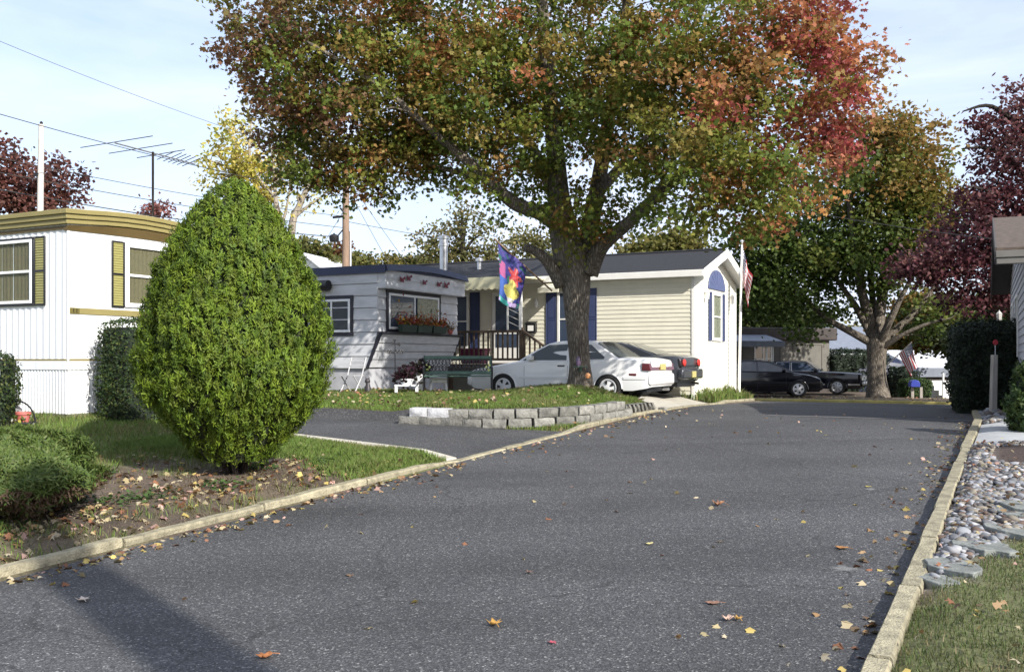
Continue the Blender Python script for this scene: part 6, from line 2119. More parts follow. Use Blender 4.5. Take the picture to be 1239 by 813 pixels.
def box_hedge(name, label, cat, loc, rz, sx, sy, h, n, size, pal, core, lump=.05, mat='needle', group=None, tmpl=OVAL):
    """clipped hedge: leaf sprigs over a rounded box"""
    t = thing(name, label, cat, loc, rz, group)
    m = MB(); m.box(-sx * .9, sx * .9, -sy * .86, sy * .86, -.1, h * .93); m.build('inner_growth', core, t, bevel=.12, seg=3)
    d = RNG.normal(size=(n, 3))
    e = 7.0
    q = np.abs(d / np.array([1, 1, 1])) ** 1
    # points on a superellipsoid
    d = unit(d)
    k = (np.sum(np.abs(d) ** e, 1)) ** (-1 / e)
    p = d * k[:, None]
    area = np.abs(d).max(1)
    p[:, 2] = p[:, 2] * .5 + .5
    P = p * np.array([sx, sy, h])
    nv = unit(np.sign(d) * np.abs(p - np.array([0, 0, .5])) ** 3)
    nrm = unit(np.sign(p * (1, 1, 2) - (0, 0, 1)) * np.abs(p * (1, 1, 2) - (0, 0, 1)) ** (e - 1))
    lum = np.array([mnoise.noise(Vector(a) * 2.6) + .6 * mnoise.noise(Vector(a) * 7) for a in P])
    c = P + nrm * (lump * lum + RNG.normal(0, .022, n))[:, None]
    c[:, 2] = np.maximum(c[:, 2], .02)
    tan = nrm * .6 + rdir(n) * .8 + (0, 0, .5)
    cols = pal[RNG.integers(0, len(pal), n)] * (RNG.uniform(.7, 1.25, n) * (1 + .5 * np.clip(lum, -.5, .7)))[:, None]
    leaf_cards('foliage', c, nrm + RNG.normal(size=(n, 3)) * .6, tan, RNG.uniform(.6, 1.3, n) * size, cols, tmpl, mt[mat], t, .1)
    return t


ypal = np.array([(.028, .050, .014), (.035, .062, .016), (.022, .042, .014), (.06, .075, .015)])
M11 = Matrix.Translation((-7.2, 15.8, .99)) @ Matrix.Rotation(TH, 4, 'Z')
hp = M11 @ Vector((1.35, -.72, 0))
box_hedge('clipped_hedge', 'dark clipped yew hedge against white end of trailer 11', 'hedge', (hp.x, hp.y, gz(hp.x, hp.y) - .05), TH, 1.15, .42, 2.0, 18000, .045, ypal, mt['core_dark'])
hl = at(-22, 500, 14.7)
box_hedge('clipped_hedge', 'dark rounded hedge at left picture edge behind white dish', 'hedge', (hl.x, hl.y, gz(hl.x, hl.y)), .3, .45, .5, 1.05, 7000, .045, ypal, mt['core_dark'])
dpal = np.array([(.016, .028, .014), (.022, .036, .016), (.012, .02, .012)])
hx_, hy_ = uvxy(24.3, -.62)
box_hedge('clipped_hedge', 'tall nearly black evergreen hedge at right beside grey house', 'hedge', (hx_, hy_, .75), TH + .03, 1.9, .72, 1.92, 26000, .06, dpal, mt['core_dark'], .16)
rs_ = at(1243, 508, 15.4)
cone = lambda t: .42 * float(np.interp(t, [0, .1, .4, .8, 1], [.75, .95, 1, .6, .08]))
conifer('small_conifer', 'narrow green conifer at right picture edge before grey house', 'shrub', (rs_.x + .12, rs_.y, gz(rs_.x, rs_.y)), cone, 1.25, 9000, .05, np.array([(.04, .07, .02), (.06, .09, .02)]), (1, 1), .1, 1.0, SPRAY, mt['core_dark'])
fh = ground_at(1120, 488, 38.6)
box_hedge('clipped_hedge', 'small square cut green hedge beside blue newspaper box', 'hedge', (fh.x - .05, fh.y + .9, fh.z), .05, .52, .5, .70, 5000, .07, np.array([(.05, .085, .02), (.035, .065, .016)]), mt['core_dark'])
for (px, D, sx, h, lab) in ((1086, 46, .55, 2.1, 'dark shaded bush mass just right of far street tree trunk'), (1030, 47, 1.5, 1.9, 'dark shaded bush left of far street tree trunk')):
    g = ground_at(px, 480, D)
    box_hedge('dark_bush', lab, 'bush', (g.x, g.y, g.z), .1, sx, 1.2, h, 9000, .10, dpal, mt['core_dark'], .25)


# spreading juniper in the left corner
jp = at(2, 600, 9.3)
jx, jy = jp.x, jp.y
jz = gz(jx, jy)
jun = thing('juniper_bush', 'low spreading feathery juniper at left corner over dry twigs', 'bush', (jx, jy, jz), 0)
jr = lambda t: .88 * float(np.interp(t, [0, .15, .45, .8, 1], [.62, .88, 1, .7, .2]))
m = MB(); m.lathe([(0, .05)] + [(jr(k / 8) * .78 + .001, .06 + .56 * k / 8) for k in range(9)] + [(0, .64)], 18); m.v = [tuple(Vector(p) * (1 + .15 * mnoise.noise(Vector(p) * 3))) for p in m.v]
m.build('inner_growth', M('brown inner twigs', (.035, .028, .016), 1, .5, 14, .6, 40), jun, smooth=True)
n = 62000
tt = RNG.random(n) ** .75; a = RNG.uniform(0, 2 * np.pi, n)
rr = np.array([jr(q) for q in tt]) * RNG.uniform(.72, 1.06, n)
lum = np.array([mnoise.noise(Vector((math.cos(x) * 2.5, math.sin(x) * 2.5, q * 3))) for x, q in zip(a, tt)])
rr *= 1 + .26 * lum
c = np.stack([np.cos(a) * rr, np.sin(a) * rr, .08 + .68 * tt + .14 * lum], 1)
rad = np.stack([np.cos(a), np.sin(a), np.zeros(n)], 1)
tan = rad * .9 + (0, 0, .55) + RNG.normal(size=(n, 3)) * .35
jpal = np.array([(.07, .11, .022), (.088, .13, .028), (.055, .09, .02), (.11, .14, .04)])
cols = jpal[RNG.integers(0, 4, n)] * RNG.uniform(.75, 1.25, (n, 1))
dead = tt < .28
cols[dead & (RNG.random(n) < .75)] = (.09, .06, .035)
leaf_cards('foliage', c, rad + (0, 0, .5) + RNG.normal(size=(n, 3)) * .5, tan, RNG.uniform(.035, .075, n), cols, SPRAY * (.6, 1.4), mt['needle'], jun, .1)
m = MB()
for k in range(46):
    a_ = random.uniform(0, 6.28); r0 = random.uniform(.3, .7); p0 = Vector((r0 * math.cos(a_), r0 * math.sin(a_), .02))
    d_ = Vector((math.cos(a_ + random.uniform(-.7, .7)), math.sin(a_ + random.uniform(-.7, .7)), random.uniform(-.05, .45)))
    p2 = p0 + d_ * random.uniform(.25, .5)
    m.tube([p0, p0.lerp(p2, .5) + Vector((0, 0, .04)), p2], [.010, .007, .003], 5)
m.build('dead_twigs', mt['barkdark'], jun, smooth=True)
# weeds on the soil bank, purple shrub twigs on the mulch
mx_, my_ = uvxy(14.7, .3)
mz_ = gz(mx_, my_)
mu = thing('barberry_shrub', 'sparse purple leaved twiggy shrub on dark mulch right of the kerb', 'shrub', (mx_, my_, mz_), 0)
m = MB(); tips = []
for k in range(34):
    a_ = random.uniform(0, 6.28); d_ = Vector((math.cos(a_) * .55, math.sin(a_) * .55, 1)).normalized() * random.uniform(.25, .6)
    d_.x += .1
    q0 = Vector((random.uniform(-.15, .15), random.uniform(-.15, .15), 0)); m.tube([q0, q0 + d_ * .5 + Vector((0, 0, .03)), q0 + d_], [.006, .005, .002], 4); tips += [q0 + d_ * f for f in (.5, .65, .8, .9, 1)]
m.build('twigs', mt['barkdark'], mu, smooth=True)
n = len(tips) * 5
c = np.repeat(np.array(tips), 5, 0) + RNG.normal(size=(n, 3)) * .02
leaf_cards('foliage', c, rdir(n), rdir(n), RNG.uniform(.018, .04, n), np.array([(.10, .03, .04)]) * RNG.uniform(.6, 1.4, (n, 1)), OVAL, mt['leaf'], mu)
wn = 1100
cx = []
for (u, w) in ((6.6, 1.5), (7.0, 1.2), (7.4, 1.05), (6.3, 2.2), (8.2, .9), (9.3, 1.4), (5.6, 1.1), (6.0, 2.8), (7.8, 2.6), (10.2, 1.0), (5.2, 2.0)):
    k = wn // 11
    uu = u + RNG.normal(0, .16, k); vv = VL - w + RNG.normal(0, .12, k)
    cx.append(np.stack([uu * RD.x + vv * QD.x, uu * RD.y + vv * QD.y, ground_z(uu, vv) + RNG.uniform(.01, .08, k)], 1))
cx = np.concatenate(cx)
tag(leaf_cards('ground_cover', cx, rdir(len(cx)) + (0, 0, 1.5), rdir(len(cx)), RNG.uniform(.03, .08, len(cx)), np.array([(.06, .10, .03)]) * RNG.uniform(.6, 1.4, (len(cx), 1)), OVAL, mt['blade']), kind='stuff')


# ------------------------------------------------------------------ trees
def sample_ells(ells, n):
    wts = np.array([(e[1][0] * e[1][1] * e[1][2]) ** .72 * (e[2] if len(e) > 2 else 1) for e in ells]); wts /= wts.sum()
    ch = RNG.choice(len(ells), n, p=wts)
    d = rdir(n); r = RNG.random(n) ** .42
    C = np.array([tuple(e[0]) for e in ells]); Rr = np.array([e[1] for e in ells])
    return C[ch] + d * r[:, None] * Rr[ch], d


def make_tree(name, label, base, limbs, ells, nclump, per, leaf, crad, colfn, bark, tmpl=MAPLE, group=None, cat='tree', twigs=True, lmat='leaf', nseg=12, sub=5, droop=.25, twr=.02):
    """limbs: [(points, radii)] in world space; tree > trunk, crown"""
    t = thing(name, label, cat, base, 0, group)
    B = Vector(base)
    m = MB(); nodes = []
    for i, (pts, rad) in enumerate(limbs):
        P, Rr = catmull([Vector(p) - B for p in pts], rad, sub)
        m.tube(P, Rr, nseg if i == 0 else max(6, nseg - 3), 0, True, .14 if nseg > 8 else .06)
        nodes += [(p, r) for p, r in zip(P[sub:] if i == 0 else P, Rr[sub:] if i == 0 else Rr)]
    cl, dirs = sample_ells([(Vector(e[0]) - B, *e[1:]) for e in ells], nclump)
    if twigs:
        NP = np.array([tuple(p) for p, r in nodes]); NR = np.array([r for p, r in nodes])
        order = np.argsort([np.min(np.linalg.norm(NP - c, axis=1)) for c in cl])
        for k in order[:: 1 if nclump < 500 else 2]:
            c = cl[k]
            d = np.linalg.norm(NP - c, axis=1) + np.maximum(NP[:, 2] - c[2], 0) * 1.2
            j = int(np.argmin(d))
            a = Vector(NP[j]); b = Vector(c)
            l = (b - a).length
            if l < .15: continue
            mid = a.lerp(b, .5) + Vector((random.uniform(-.12, .12), random.uniform(-.12, .12), .10)) * l
            r0 = min(NR[j] * .6, twr * (1 + l * .5))
            m.tube([a, mid, b], [r0, r0 * .6, r0 * .25], 4, 0, False)
            NP = np.vstack([NP, np.array([tuple(mid), tuple(b)])]); NR = np.append(NR, [r0 * .6, r0 * .35])
    m.build('trunk', bark, t, smooth=True, angle=180)
    n = nclump * per
    off = RNG.normal(size=(nclump, per, 3)) * (crad * .55) * np.array([1, 1, .75])
    c = (cl[:, None, :] + off).reshape(-1, 3)
    cw = cl + np.array(tuple(B))
    col = colfn(cw)
    cols = (col[:, None, :] * RNG.uniform(.7, 1.3, (nclump, per, 1))).reshape(-1, 3)
    cols = cols * RNG.uniform(.92, 1.08, (n, 3))
    tan = np.repeat(unit(dirs * .8), per, 0) + RNG.normal(size=(n, 3)) * .6 - np.array([0, 0, droop])
    nr = rdir(n) * .9 + np.array([0, 0, .75])
    leaf_cards('crown', c, nr, tan, RNG.uniform(.65, 1.25, n) * leaf, cols, tmpl, mt[lmat], t, .22)
    return t


def palette_mix(cw, rules, default):
    """rules: list of (weight array fn, palette)"""
    pass


# --- the big maple
TD = 21.0
tb_ = at(701, 470, TD)
tb_.z = gz(tb_.x, tb_.y) - .02
a = lambda px, py, d=0.0: at(px, py, TD + d)
limbs = [
    ([tb_ - Vector((0, 0, .25)), tb_ + Vector((0, 0, .12)), a(701, 438), a(699, 395), a(697, 350), a(694, 322), a(690, 300)], [.35, .28, .225, .235, .30, .37, .32]),
    ([a(690, 322), a(683, 280), a(676, 235), a(670, 160), a(662, 80), a(655, -10), a(650, -120)], [.34, .30, .24, .19, .15, .11, .05]),
    ([a(706, 330), a(712, 285, .2), a(722, 235, .5), a(736, 150, .9), a(752, 60, 1.3), a(762, -60, 1.5)], [.27, .22, .18, .15, .11, .05]),
    ([a(712, 330, -.1), a(730, 296, -.3), a(762, 268, -.9), a(800, 232, -1.6), a(860, 180, -2.4), a(950, 110, -2.6)], [.22, .17, .13, .11, .08, .03]),
    ([a(682, 275), a(655, 258, -.2), a(622, 246, -.4), a(585, 212, -.6), (a(530, 165, -.9)), a(460, 105, -1.2), a(370, 50, -1.4)], [.19, .165, .14, .11, .085, .06, .025]),
    ([a(680, 345), a(664, 318, -.15), a(648, 304, -.25), a(634, 299, -.3)], [.17, .13, .10, .075]),
    ([a(690, 300), a(672, 240, 1.2), a(640, 170, 2.6), a(600, 90, 4.0), a(570, 0, 5)], [.22, .16, .12, .08, .03]),
    ([a(722, 235, .5), a(780, 170, 1.8), a(850, 100, 3), a(930, 40, 3.6)], [.14, .10, .07, .025]),
    ([a(600, 220, -.5), a(540, 205, -.2), a(470, 185, 0), a(405, 190, .2)], [.07, .055, .04, .02]),
]
ells = [
    (a(665, -70, .3), (6.1, 3.6, 4.0), .9),
    (a(428, 78), (2.7, 2.3, 2.6), 1.35),
    (a(340, 40), (1.5, 1.7, 2.0), 1.0),
    (a(900, 95, -2.3), (2.45, 2.6, 2.55), 1.25),
    (a(1010, 108, -2.3), (.95, 1.4, 1.4), 1.0),
    (a(985, 40, -2.3), (.75, 1.3, 1.4), .8),
    (a(868, 212, -3.4), (1.8, 1.6, 1.2), 1.1),
    (a(935, 232, -3.4), (1.0, 1.3, .9), 1.0),
    (a(640, 120), (2.6, 2.5, 2.1), 1.25),
    (a(790, 130, -1.2), (1.9, 2.2, 1.9), 1.1),
    (a(535, 125), (1.9, 2.4, 1.5), 1.2),
    (a(455, 195), (1.3, 1.4, .9), 1.0),
    (a(370, 160), (1.1, 1.6, 1.4), 1.0),
    (a(400, 222), (.65, .7, .6), .8), (a(440, 232), (.75, .8, .5), .8), (a(345, 205), (.6, .8, .5), .6), (a(505, 195), (.8, .9, .6), .7),
    (a(598, 225, -.4), (1.0, 1.0, .7), .75),
    (a(760, 258, -.8), (1.1, 1.0, .75), .9),
    (a(705, 262, -.8), (.95, .6, .75), .9),
    (a(820, 278, -3.0), (.95, .9, .45), .6),
    (a(660, 270, -.6), (.5, .5, .6), .35),
    (a(770, 330, .2), (.25, .3, .55), .12),
]


def maple_col(c):
    px = 619.5 + c[:, 0] / c[:, 1] * F; py = 435 - (c[:, 2] - E) / c[:, 1] * F
    n = len(c)
    r = RNG.random(n)
    nz = np.array([mnoise.noise(Vector(q) * .55) for q in c])
    out = np.empty((n, 3))
    green = np.array([(.105, .135, .024), (.14, .145, .028), (.085, .115, .024)]); ochre = np.array([(.20, .14, .04), (.17, .135, .035), (.22, .125, .045)])
    brown = np.array([(.12, .062, .034), (.10, .058, .03), (.15, .085, .036), (.12, .095, .03)]); redp = np.array([(.25, .06, .06), (.22, .055, .045), (.29, .12, .07), (.19, .05, .05), (.22, .13, .045), (.26, .10, .045)])
    org = np.array([(.30, .15, .05), (.27, .11, .05)])
    for i in range(n):
        wr = sstep(850, 1020, px[i] + 110 * nz[i]) * (1 - .7 * sstep(225, 285, py[i]))
        wb_2 = (1 - sstep(380, 560, px[i])) * .62 + .22 * (1 - sstep(-50, 120, py[i]))
        wo = .13 + .32 * sstep(820, 960, px[i]) + .05
        wg = .72 + .5 * sstep(120, 260, py[i]) + .5 * nz[i]
        wc = .5
        w = np.clip(np.array([wr * 2.4, wb_2, wo, wg, wc]) + 1e-3, 0.001, None)
        w *= np.exp(RNG.normal(0, .8, 5)); k = int(np.argmax(w * (1 + .3 * RNG.random(5))))
        p = (redp, brown, org, green, ochre)[k]
        out[i] = p[RNG.integers(0, len(p))]
    return out * 1.45


make_tree('maple_tree', 'large maple with thick trunk and green to red autumn crown on the grass island', tuple(tb_), limbs, ells, 1900, 66, .096, .36, maple_col, mt['bark'], MAPLE, None, 'tree', True, 'leaf', 18, 6)


def mixed(pal, jit=.2):
    pal = np.array(pal)
    def f(c):
        nz = np.array([mnoise.noise(Vector(q) * .5) for q in c])
        k = np.clip(((nz + .5) * .6 + RNG.random(len(c)) * .55) * len(pal), 0, len(pal) - 1).astype(int)
        return pal[k] * RNG.uniform(1 - jit, 1 + jit, (len(c), 1))
    return f


# --- street tree across the far lane
D2 = 38.8
sb = at(1062, 482, D2); sb.z = gz(sb.x, sb.y)
a = lambda px, py, d=0.0: at(px, py, D2 + d)
limbs2 = [
    ([sb - Vector((0, 0, .3)), sb + Vector((0, 0, .1)), a(1061, 460), a(1060, 435), a(1060, 415), a(1060, 404)], [.55, .46, .37, .37, .42, .34]),
    ([a(1058, 412), a(1050, 380), a(1040, 340, -.5), a(1030, 270, -.8), a(1022, 200, -1)], [.25, .2, .16, .11, .04]),
    ([a(1062, 412), a(1066, 370), a(1075, 310, .5), a(1085, 230, .7), a(1090, 170, .8)], [.25, .2, .16, .10, .04]),
    ([a(1066, 415), a(1085, 398), a(1110, 375), a(1135, 340), a(1160, 290)], [.2, .15, .12, .09, .03]),
    ([a(1055, 415), a(1030, 402), a(1000, 385), a(965, 355), a(920, 320)], [.2, .15, .12, .08, .03]),
    ([a(1056, 412), a(1035, 370), a(1000, 320), a(970, 260)], [.16, .12, .08, .03]),
    ([a(1064, 416, -.2), a(1078, 385, -.8), a(1098, 345, -1.2), a(1122, 300, -1.4)], [.17, .13, .08, .03]),
    ([a(1060, 410, .2), a(1056, 365, .5), a(1052, 310, .8), a(1060, 240, 1)], [.18, .13, .08, .03]),
    ([a(1068, 420, -.2), a(1092, 405, -.8), a(1122, 392, -1.2), a(1150, 385, -1.4)], [.13, .09, .06, .02]),
]
ells2 = [(a(1035, 265), (3.6, 3.6, 3.2), 1), (a(1085, 200), (2.4, 2.6, 2.1), 1), (a(1120, 270), (1.8, 2.4, 2.1), 1), (a(960, 315), (2.2, 2.6, 1.8), 1.1), (a(915, 355), (1.3, 1.6, 1.1), 1), (a(1070, 320), (3, 2.6, .9), .6), (a(985, 385), (1.8, 1.4, .8), .7), (a(1135, 375), (1.2, 1.4, .7), .7), (a(1050, 165), (1.2, 1.2, .9), .8), (a(905, 300), (1.5, 1.5, 1.5), .8), (a(1100, 400), (1.0, 1.2, .6), .6)]


def street_col(c):
    py = 435 - (c[:, 2] - E) / c[:, 1] * F; px = 619.5 + c[:, 0] / c[:, 1] * F
    t = np.clip(.38 - (py - 260) / 300 + (px - 1040) / 350 + RNG.normal(0, .22, len(c)), 0, .999)
    pal = np.array([(.07, .105, .022), (.09, .125, .026), (.125, .145, .03), (.18, .16, .035), (.25, .16, .045)])
    return pal[(t * 5).astype(int)]


make_tree('street_tree', 'green and gold street tree with forked pale trunk behind far kerb', tuple(sb), limbs2, ells2, 620, 62, .19, .62, street_col, mt['bark'], RHOMB, None, 'tree', True, 'leaf', 12, 5)

# --- purple tree at right
D3 = 29.5
pb = at(1282, 490, D3); pb.z = gz(pb.x, pb.y)
a = lambda px, py, d=0.0: at(px, py, D3 + d)
limbs3 = [([pb - Vector((0, 0, .2)), a(1280, 430), a(1276, 350), a(1270, 250), a(1262, 150), a(1258, 60)], [.32, .26, .22, .17, .1, .03])] + [
    ([a(1275, 340 - 45 * k), a(1240, 310 - 50 * k), a(1200, 285 - 52 * k, -.4), a(1165, 270 - 45 * k, -.8)], [.12, .09, .06, .02]) for k in range(4)]
ells3 = [(a(1318, 235), (3.6, 3.0, 3.6), 1), (a(1215, 285), (1.9, 2.2, 1.35), 1.25), (a(1150, 315), (1.3, 1.5, .85), 1.1), (a(1108, 325), (.75, .9, .45), .7), (a(1215, 190), (.8, 1.2, .9), .9), (a(1195, 150), (.5, .8, .35), .5), (a(1232, 130), (.8, 1.2, .8), .8), (a(1185, 235), (.8, 1.2, .5), .6), (a(1180, 355), (1.2, 1.4, .6), .9), (a(1245, 350), (1.4, 1.6, .7), .9)]
make_tree('purple_plum_tree', 'dark purple leaved tree rising behind the grey house at right', tuple(pb), limbs3, ells3, 620, 60, .15, .48, mixed([(.08, .028, .036), (.10, .034, .042), (.135, .05, .055), (.18, .085, .08), (.05, .022, .028)]), mt['barkdark'], OVAL, None, 'tree', True, 'leaf', 10, 5)


# --- background trees
def bg_tree(label, px, pyb, D, crown, pal, nclump, per, leaf, crad, tmpl=RHOMB, name='background_tree', bark='barkdark', trunk_r=.22, lean=0):
    b = at(px, pyb, D)
    b.z = gz(b.x, b.y)
    A = lambda x, y, d=0.0: at(x, y, D + d)
    cx = np.mean([c[0] for c in crown]); ctop = min(c[1] - c[3] for c in crown); cmid = np.mean([c[1] for c in crown])
    lb = [([b, A(px + lean * .3, (pyb + cmid) / 2), A(cx, cmid), A(cx, ctop + 6)], [trunk_r, trunk_r * .8, trunk_r * .5, .02])]
    for c in crown: lb.append(([A((px + cx) / 2, (pyb + cmid * 2) / 3), A((cx + c[0]) / 2, (cmid + c[1]) / 2 + 5), A(c[0], c[1])], [trunk_r * .5, trunk_r * .35, .03]))
    s = D / F
    el = [(A(c[0], c[1]), (c[2] * s, c[2] * s * .9, c[3] * s), c[4] if len(c) > 4 else 1) for c in crown]
    return make_tree(name, label, tuple(b), lb, el, nclump, per, leaf, crad, mixed(pal), mt[bark], tmpl, 'trees behind the homes', 'tree', True, 'leaf', 8, 4, .1)


maroon = [(.13, .05, .045), (.16, .065, .05), (.20, .09, .07), (.10, .045, .04)]
bg_tree('maroon leaved tree behind pale utility pole at far left', 40, 300, 48, [(-10, 215, 60, 45), (35, 225, 55, 45), (72, 228, 32, 38), (20, 250, 70, 30), (-30, 190, 30, 25)], maroon, 230, 26, .24, .6, RHOMB)
bg_tree('thin pinkish leaved tree showing just above olive roof edge', 190, 290, 55, [(192, 254, 18, 12, .6), (178, 258, 12, 8, .6)], [(.22, .08, .08), (.28, .12, .10)], 30, 18, .22, .5, RHOMB, 'background_tree', 'barkdark', .1)
yel = [(.55, .47, .10), (.46, .42, .09), (.60, .50, .15), (.32, .32, .08)]
bg_tree('pale yellow leaved tree with bare leaning trunks behind the lime shrub', 340, 330, 42, [(285, 175, 35, 38), (270, 215, 30, 22), (310, 205, 40, 28), (345, 190, 24, 30, .5), (255, 195, 14, 14, .5), (300, 240, 35, 12, .6), (365, 225, 22, 22, .25)], yel, 120, 26, .20, .45, OVAL, 'yellow_tree', 'barkpale', .16)
ytr = MB()
yb = at(345, 330, 41); yb.z = gz(yb.x, yb.y)
yt = thing('bare_tree', 'leaning bare pale trunks with few leaves right of the yellow tree', 'tree', tuple(yb), 0, 'trees behind the homes')
A = lambda x, y, d=0: at(x, y, 41 + d) - yb
for pts, rad in (([Vector((0, 0, -.2)), A(352, 290), A(362, 250), A(378, 215), A(386, 190)], [.2, .17, .14, .09, .03]), ([A(348, 310), A(336, 270), A(333, 230), A(330, 190), A(322, 160)], [.16, .11, .08, .05, .02]), ([A(358, 262), A(372, 250), A(392, 236), A(408, 215)], [.08, .06, .04, .015]), ([A(340, 280), A(348, 245), A(352, 212), A(350, 185)], [.07, .05, .035, .012]), ([A(334, 240), A(318, 222), A(308, 205)], [.05, .035, .012]), ([A(362, 250), A(360, 225), A(366, 200)], [.05, .03, .012]), ([A(333, 225), A(342, 205), A(345, 190)], [.04, .025, .01])):
    P, Rr = catmull(pts, rad, 4); ytr.tube(P, Rr, 7, 0, True)
ytr.build('trunk', mt['barkpale'], yt, smooth=True, angle=180)
n = 420
c = np.array([tuple(A(random.uniform(310, 408), random.uniform(180, 262), random.uniform(-1, 1))) for _ in range(n)])
leaf_cards('crown', c, rdir(n), rdir(n), RNG.uniform(.1, .2, n), np.array(yel)[RNG.integers(0, 4, n)], OVAL, mt['leaf'], yt)
grn = [(.13, .13, .035), (.17, .16, .045), (.10, .11, .03), (.20, .17, .05)]
brn = [(.16, .075, .035), (.12, .06, .03), (.20, .10, .04), (.10, .10, .03)]
bg_tree('mid green tree left of the brown utility pole', 395, 345, 66, [(378, 304, 20, 11), (362, 300, 16, 10), (398, 316, 12, 9)], grn, 70, 30, .26, .6)
bg_tree('rusty brown tree directly behind the brown utility pole', 412, 345, 70, [(410, 308, 16, 16), (400, 322, 18, 12)], brn, 60, 30, .26, .6)
bg_tree('olive green round tree right of the brown utility pole', 440, 345, 68, [(438, 320, 18, 11), (428, 318, 10, 8)], grn, 64, 30, .26, .6)
bg_tree('olive green spreading tree above navy roof edge', 490, 345, 70, [(480, 320, 24, 10), (500, 322, 18, 9), (462, 324, 14, 8)], grn, 70, 30, .26, .6)
bg_tree('thin leaved pale green tree with visible branches behind roof flue', 560, 345, 52, [(520, 292, 20, 22, .5), (548, 280, 30, 28, .5), (585, 282, 26, 28, .5), (540, 312, 42, 18, .8), (595, 310, 30, 20, .6), (565, 262, 24, 14, .4)], [(.18, .17, .06), (.14, .14, .05), (.24, .20, .08)], 130, 26, .22, .55, OVAL)
bg_tree('thin leaved tree behind the banner and maple trunk', 645, 345, 56, [(640, 300, 30, 26, .6), (668, 310, 22, 18, .6)], [(.18, .17, .06), (.14, .14, .05)], 70, 26, .24, .6, OVAL)
bg_tree('tall green tree beyond cream house ridge', 800, 345, 60, [(770, 308, 30, 20), (815, 300, 34, 24), (850, 315, 22, 14)], grn, 120, 34, .34, .8)
dgr = [(.03, .05, .016), (.045, .065, .018), (.06, .075, .022)]
bg_tree('dark green tree above the tan trailer roof', 935, 430, 62, [(930, 372, 45, 40), (965, 390, 35, 24), (905, 380, 26, 34)], dgr, 240, 44, .36, .85)
bg_tree('yellowish tree gap behind tan trailer corner', 1005, 440, 70, [(1000, 415, 26, 22), (1020, 425, 26, 16)], [(.14, .15, .04), (.10, .12, .03)], 90, 36, .36, .8)
bg_tree('golden tree hanging above far white house', 1215, 465, 50, [(1120, 385, 40, 34), (1150, 395, 36, 26), (1100, 400, 28, 20)], [(.16, .13, .03), (.10, .10, .022), (.22, .14, .04), (.07, .08, .02)], 240, 40, .28, .7)
bg_tree('dark evergreen tree filling gap above the black hedge', 1200, 460, 46, [(1200, 395, 34, 40), (1180, 420, 30, 26)], dgr, 150, 40, .3, .75)
bg_tree('distant pale tree beyond far house at lane end', 1090, 470, 85, [(1060, 420, 50, 26), (1120, 425, 50, 24), (1010, 428, 40, 20)], grn, 150, 36, .45, 1.1)
bg_tree('distant trees dark crown at right behind grey house', 1260, 470, 60, [(1250, 400, 50, 40)], dgr, 100, 36, .4, .9)

# trunk added unseen behind the viewpoint to cast the broad shadow at lower left
tx, ty = -2.3 + .62 * 15, 6.3 - .78 * 15
tzg = gz(tx, ty)
bt_ = thing('unseen_shadow_trunk', 'unseen limbless trunk added behind the viewpoint to cast the road shadow', 'tree', (tx, ty, tzg), 0)
m = MB(); P, Rr = catmull([(0, 0, -.3), (0, 0, .3), (.05, 0, 4), (-.05, .05, 8), (0, 0, 12)], [.42, .36, .30, .29, .27], 5); m.tube(P, Rr, 14, 0, True, .1)
m.build('trunk', mt['bark'], bt_, smooth=True, angle=180)

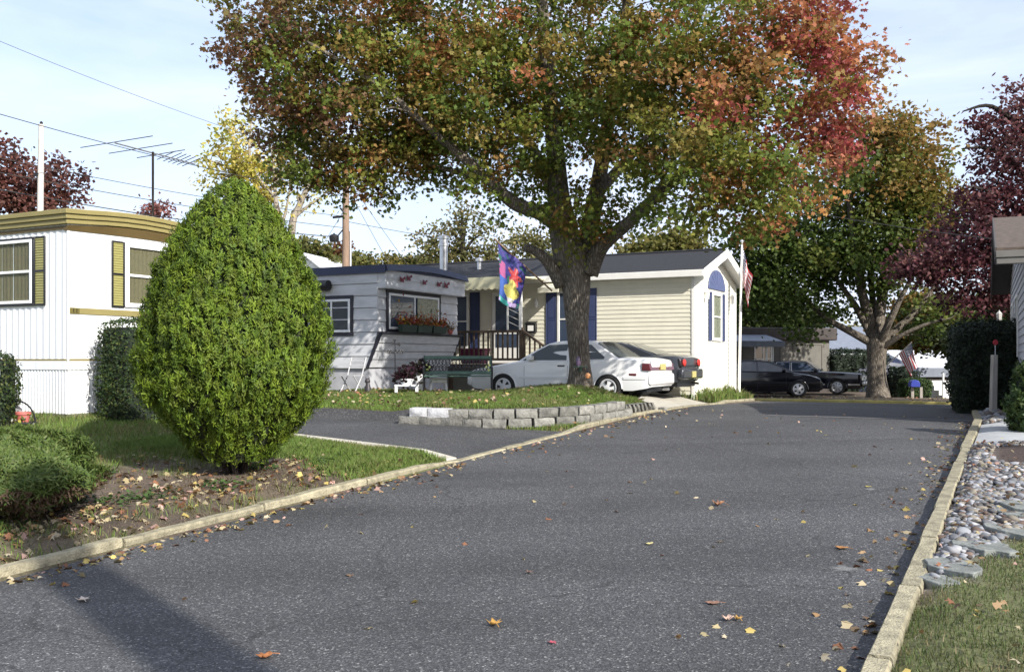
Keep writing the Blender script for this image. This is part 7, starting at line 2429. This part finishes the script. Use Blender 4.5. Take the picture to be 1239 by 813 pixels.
# ------------------------------------------------------------------ light, sky, camera
SUN_DIR = Vector((.62, -.78, 0)).normalized(); EL = 32.0
sd_ = Vector((SUN_DIR.x * math.cos(R(EL)), SUN_DIR.y * math.cos(R(EL)), math.sin(R(EL))))
sl = bpy.data.lights.new('sun', 'SUN'); sl.energy = 4.2; sl.angle = R(.53); sl.color = (1, .955, .88)
so = bpy.data.objects.new('sun', sl); COL.objects.link(so)
so.rotation_euler = sd_.to_track_quat('Z', 'Y').to_euler()
so.location = (0, 0, 30)
wld = bpy.data.worlds.new('World'); scene.world = wld; wld.use_nodes = True
nt = wld.node_tree
bgn = nt.nodes['Background']
sky = nt.nodes.new('ShaderNodeTexSky'); sky.sky_type = 'NISHITA'; sky.sun_disc = False
sky.sun_elevation = R(EL); sky.sun_rotation = math.atan2(SUN_DIR.x, SUN_DIR.y) % (2 * math.pi)
sky.air_density = 1.0; sky.dust_density = 1.6; sky.ozone_density = 1.5; sky.altitude = 60
# thin high cloud veils
tc = nt.nodes.new('ShaderNodeTexCoord')
mp = nt.nodes.new('ShaderNodeMapping'); mp.inputs['Scale'].default_value = (1.2, 1.2, 4.5); mp.inputs['Rotation'].default_value = (.15, .1, .4)
nt.links.new(tc.outputs['Generated'], mp.inputs['Vector'])
nz = nt.nodes.new('ShaderNodeTexNoise'); nz.inputs['Scale'].default_value = 1.6; nz.inputs['Detail'].default_value = 7; nz.inputs['Roughness'].default_value = .55; nz.inputs['Distortion'].default_value = .5
nt.links.new(mp.outputs['Vector'], nz.inputs['Vector'])
mr = nt.nodes.new('ShaderNodeMapRange'); mr.inputs['From Min'].default_value = .36; mr.inputs['From Max'].default_value = .68; mr.inputs['To Min'].default_value = .3; mr.inputs['To Max'].default_value = .9
nt.links.new(nz.outputs['Fac'], mr.inputs['Value'])
mx = nt.nodes.new('ShaderNodeMix'); mx.data_type = 'RGBA'
nt.links.new(mr.outputs['Result'], mx.inputs['Factor'])
nt.links.new(sky.outputs['Color'], mx.inputs['A'])
mx.inputs['B'].default_value = (5.6, 6.1, 7.5, 1)
nt.links.new(mx.outputs['Result'], bgn.inputs['Color'])
bgn.inputs['Strength'].default_value = .115

cam = bpy.data.cameras.new('camera'); co_ = bpy.data.objects.new('camera', cam); COL.objects.link(co_)
cam.sensor_width = 36; cam.lens = 36 * F / 1239
cam.shift_y = (435 - 406.5) / 1239
co_.location = (0, 0, E); co_.rotation_euler = (R(90), 0, 0)
cam.clip_start = .05; cam.clip_end = 2000
scene.camera = co_
vs_ = scene.view_settings
vs_.view_transform = 'Standard'; vs_.look = 'None'; vs_.exposure = .80; vs_.gamma = 1; vs_.use_curve_mapping = False
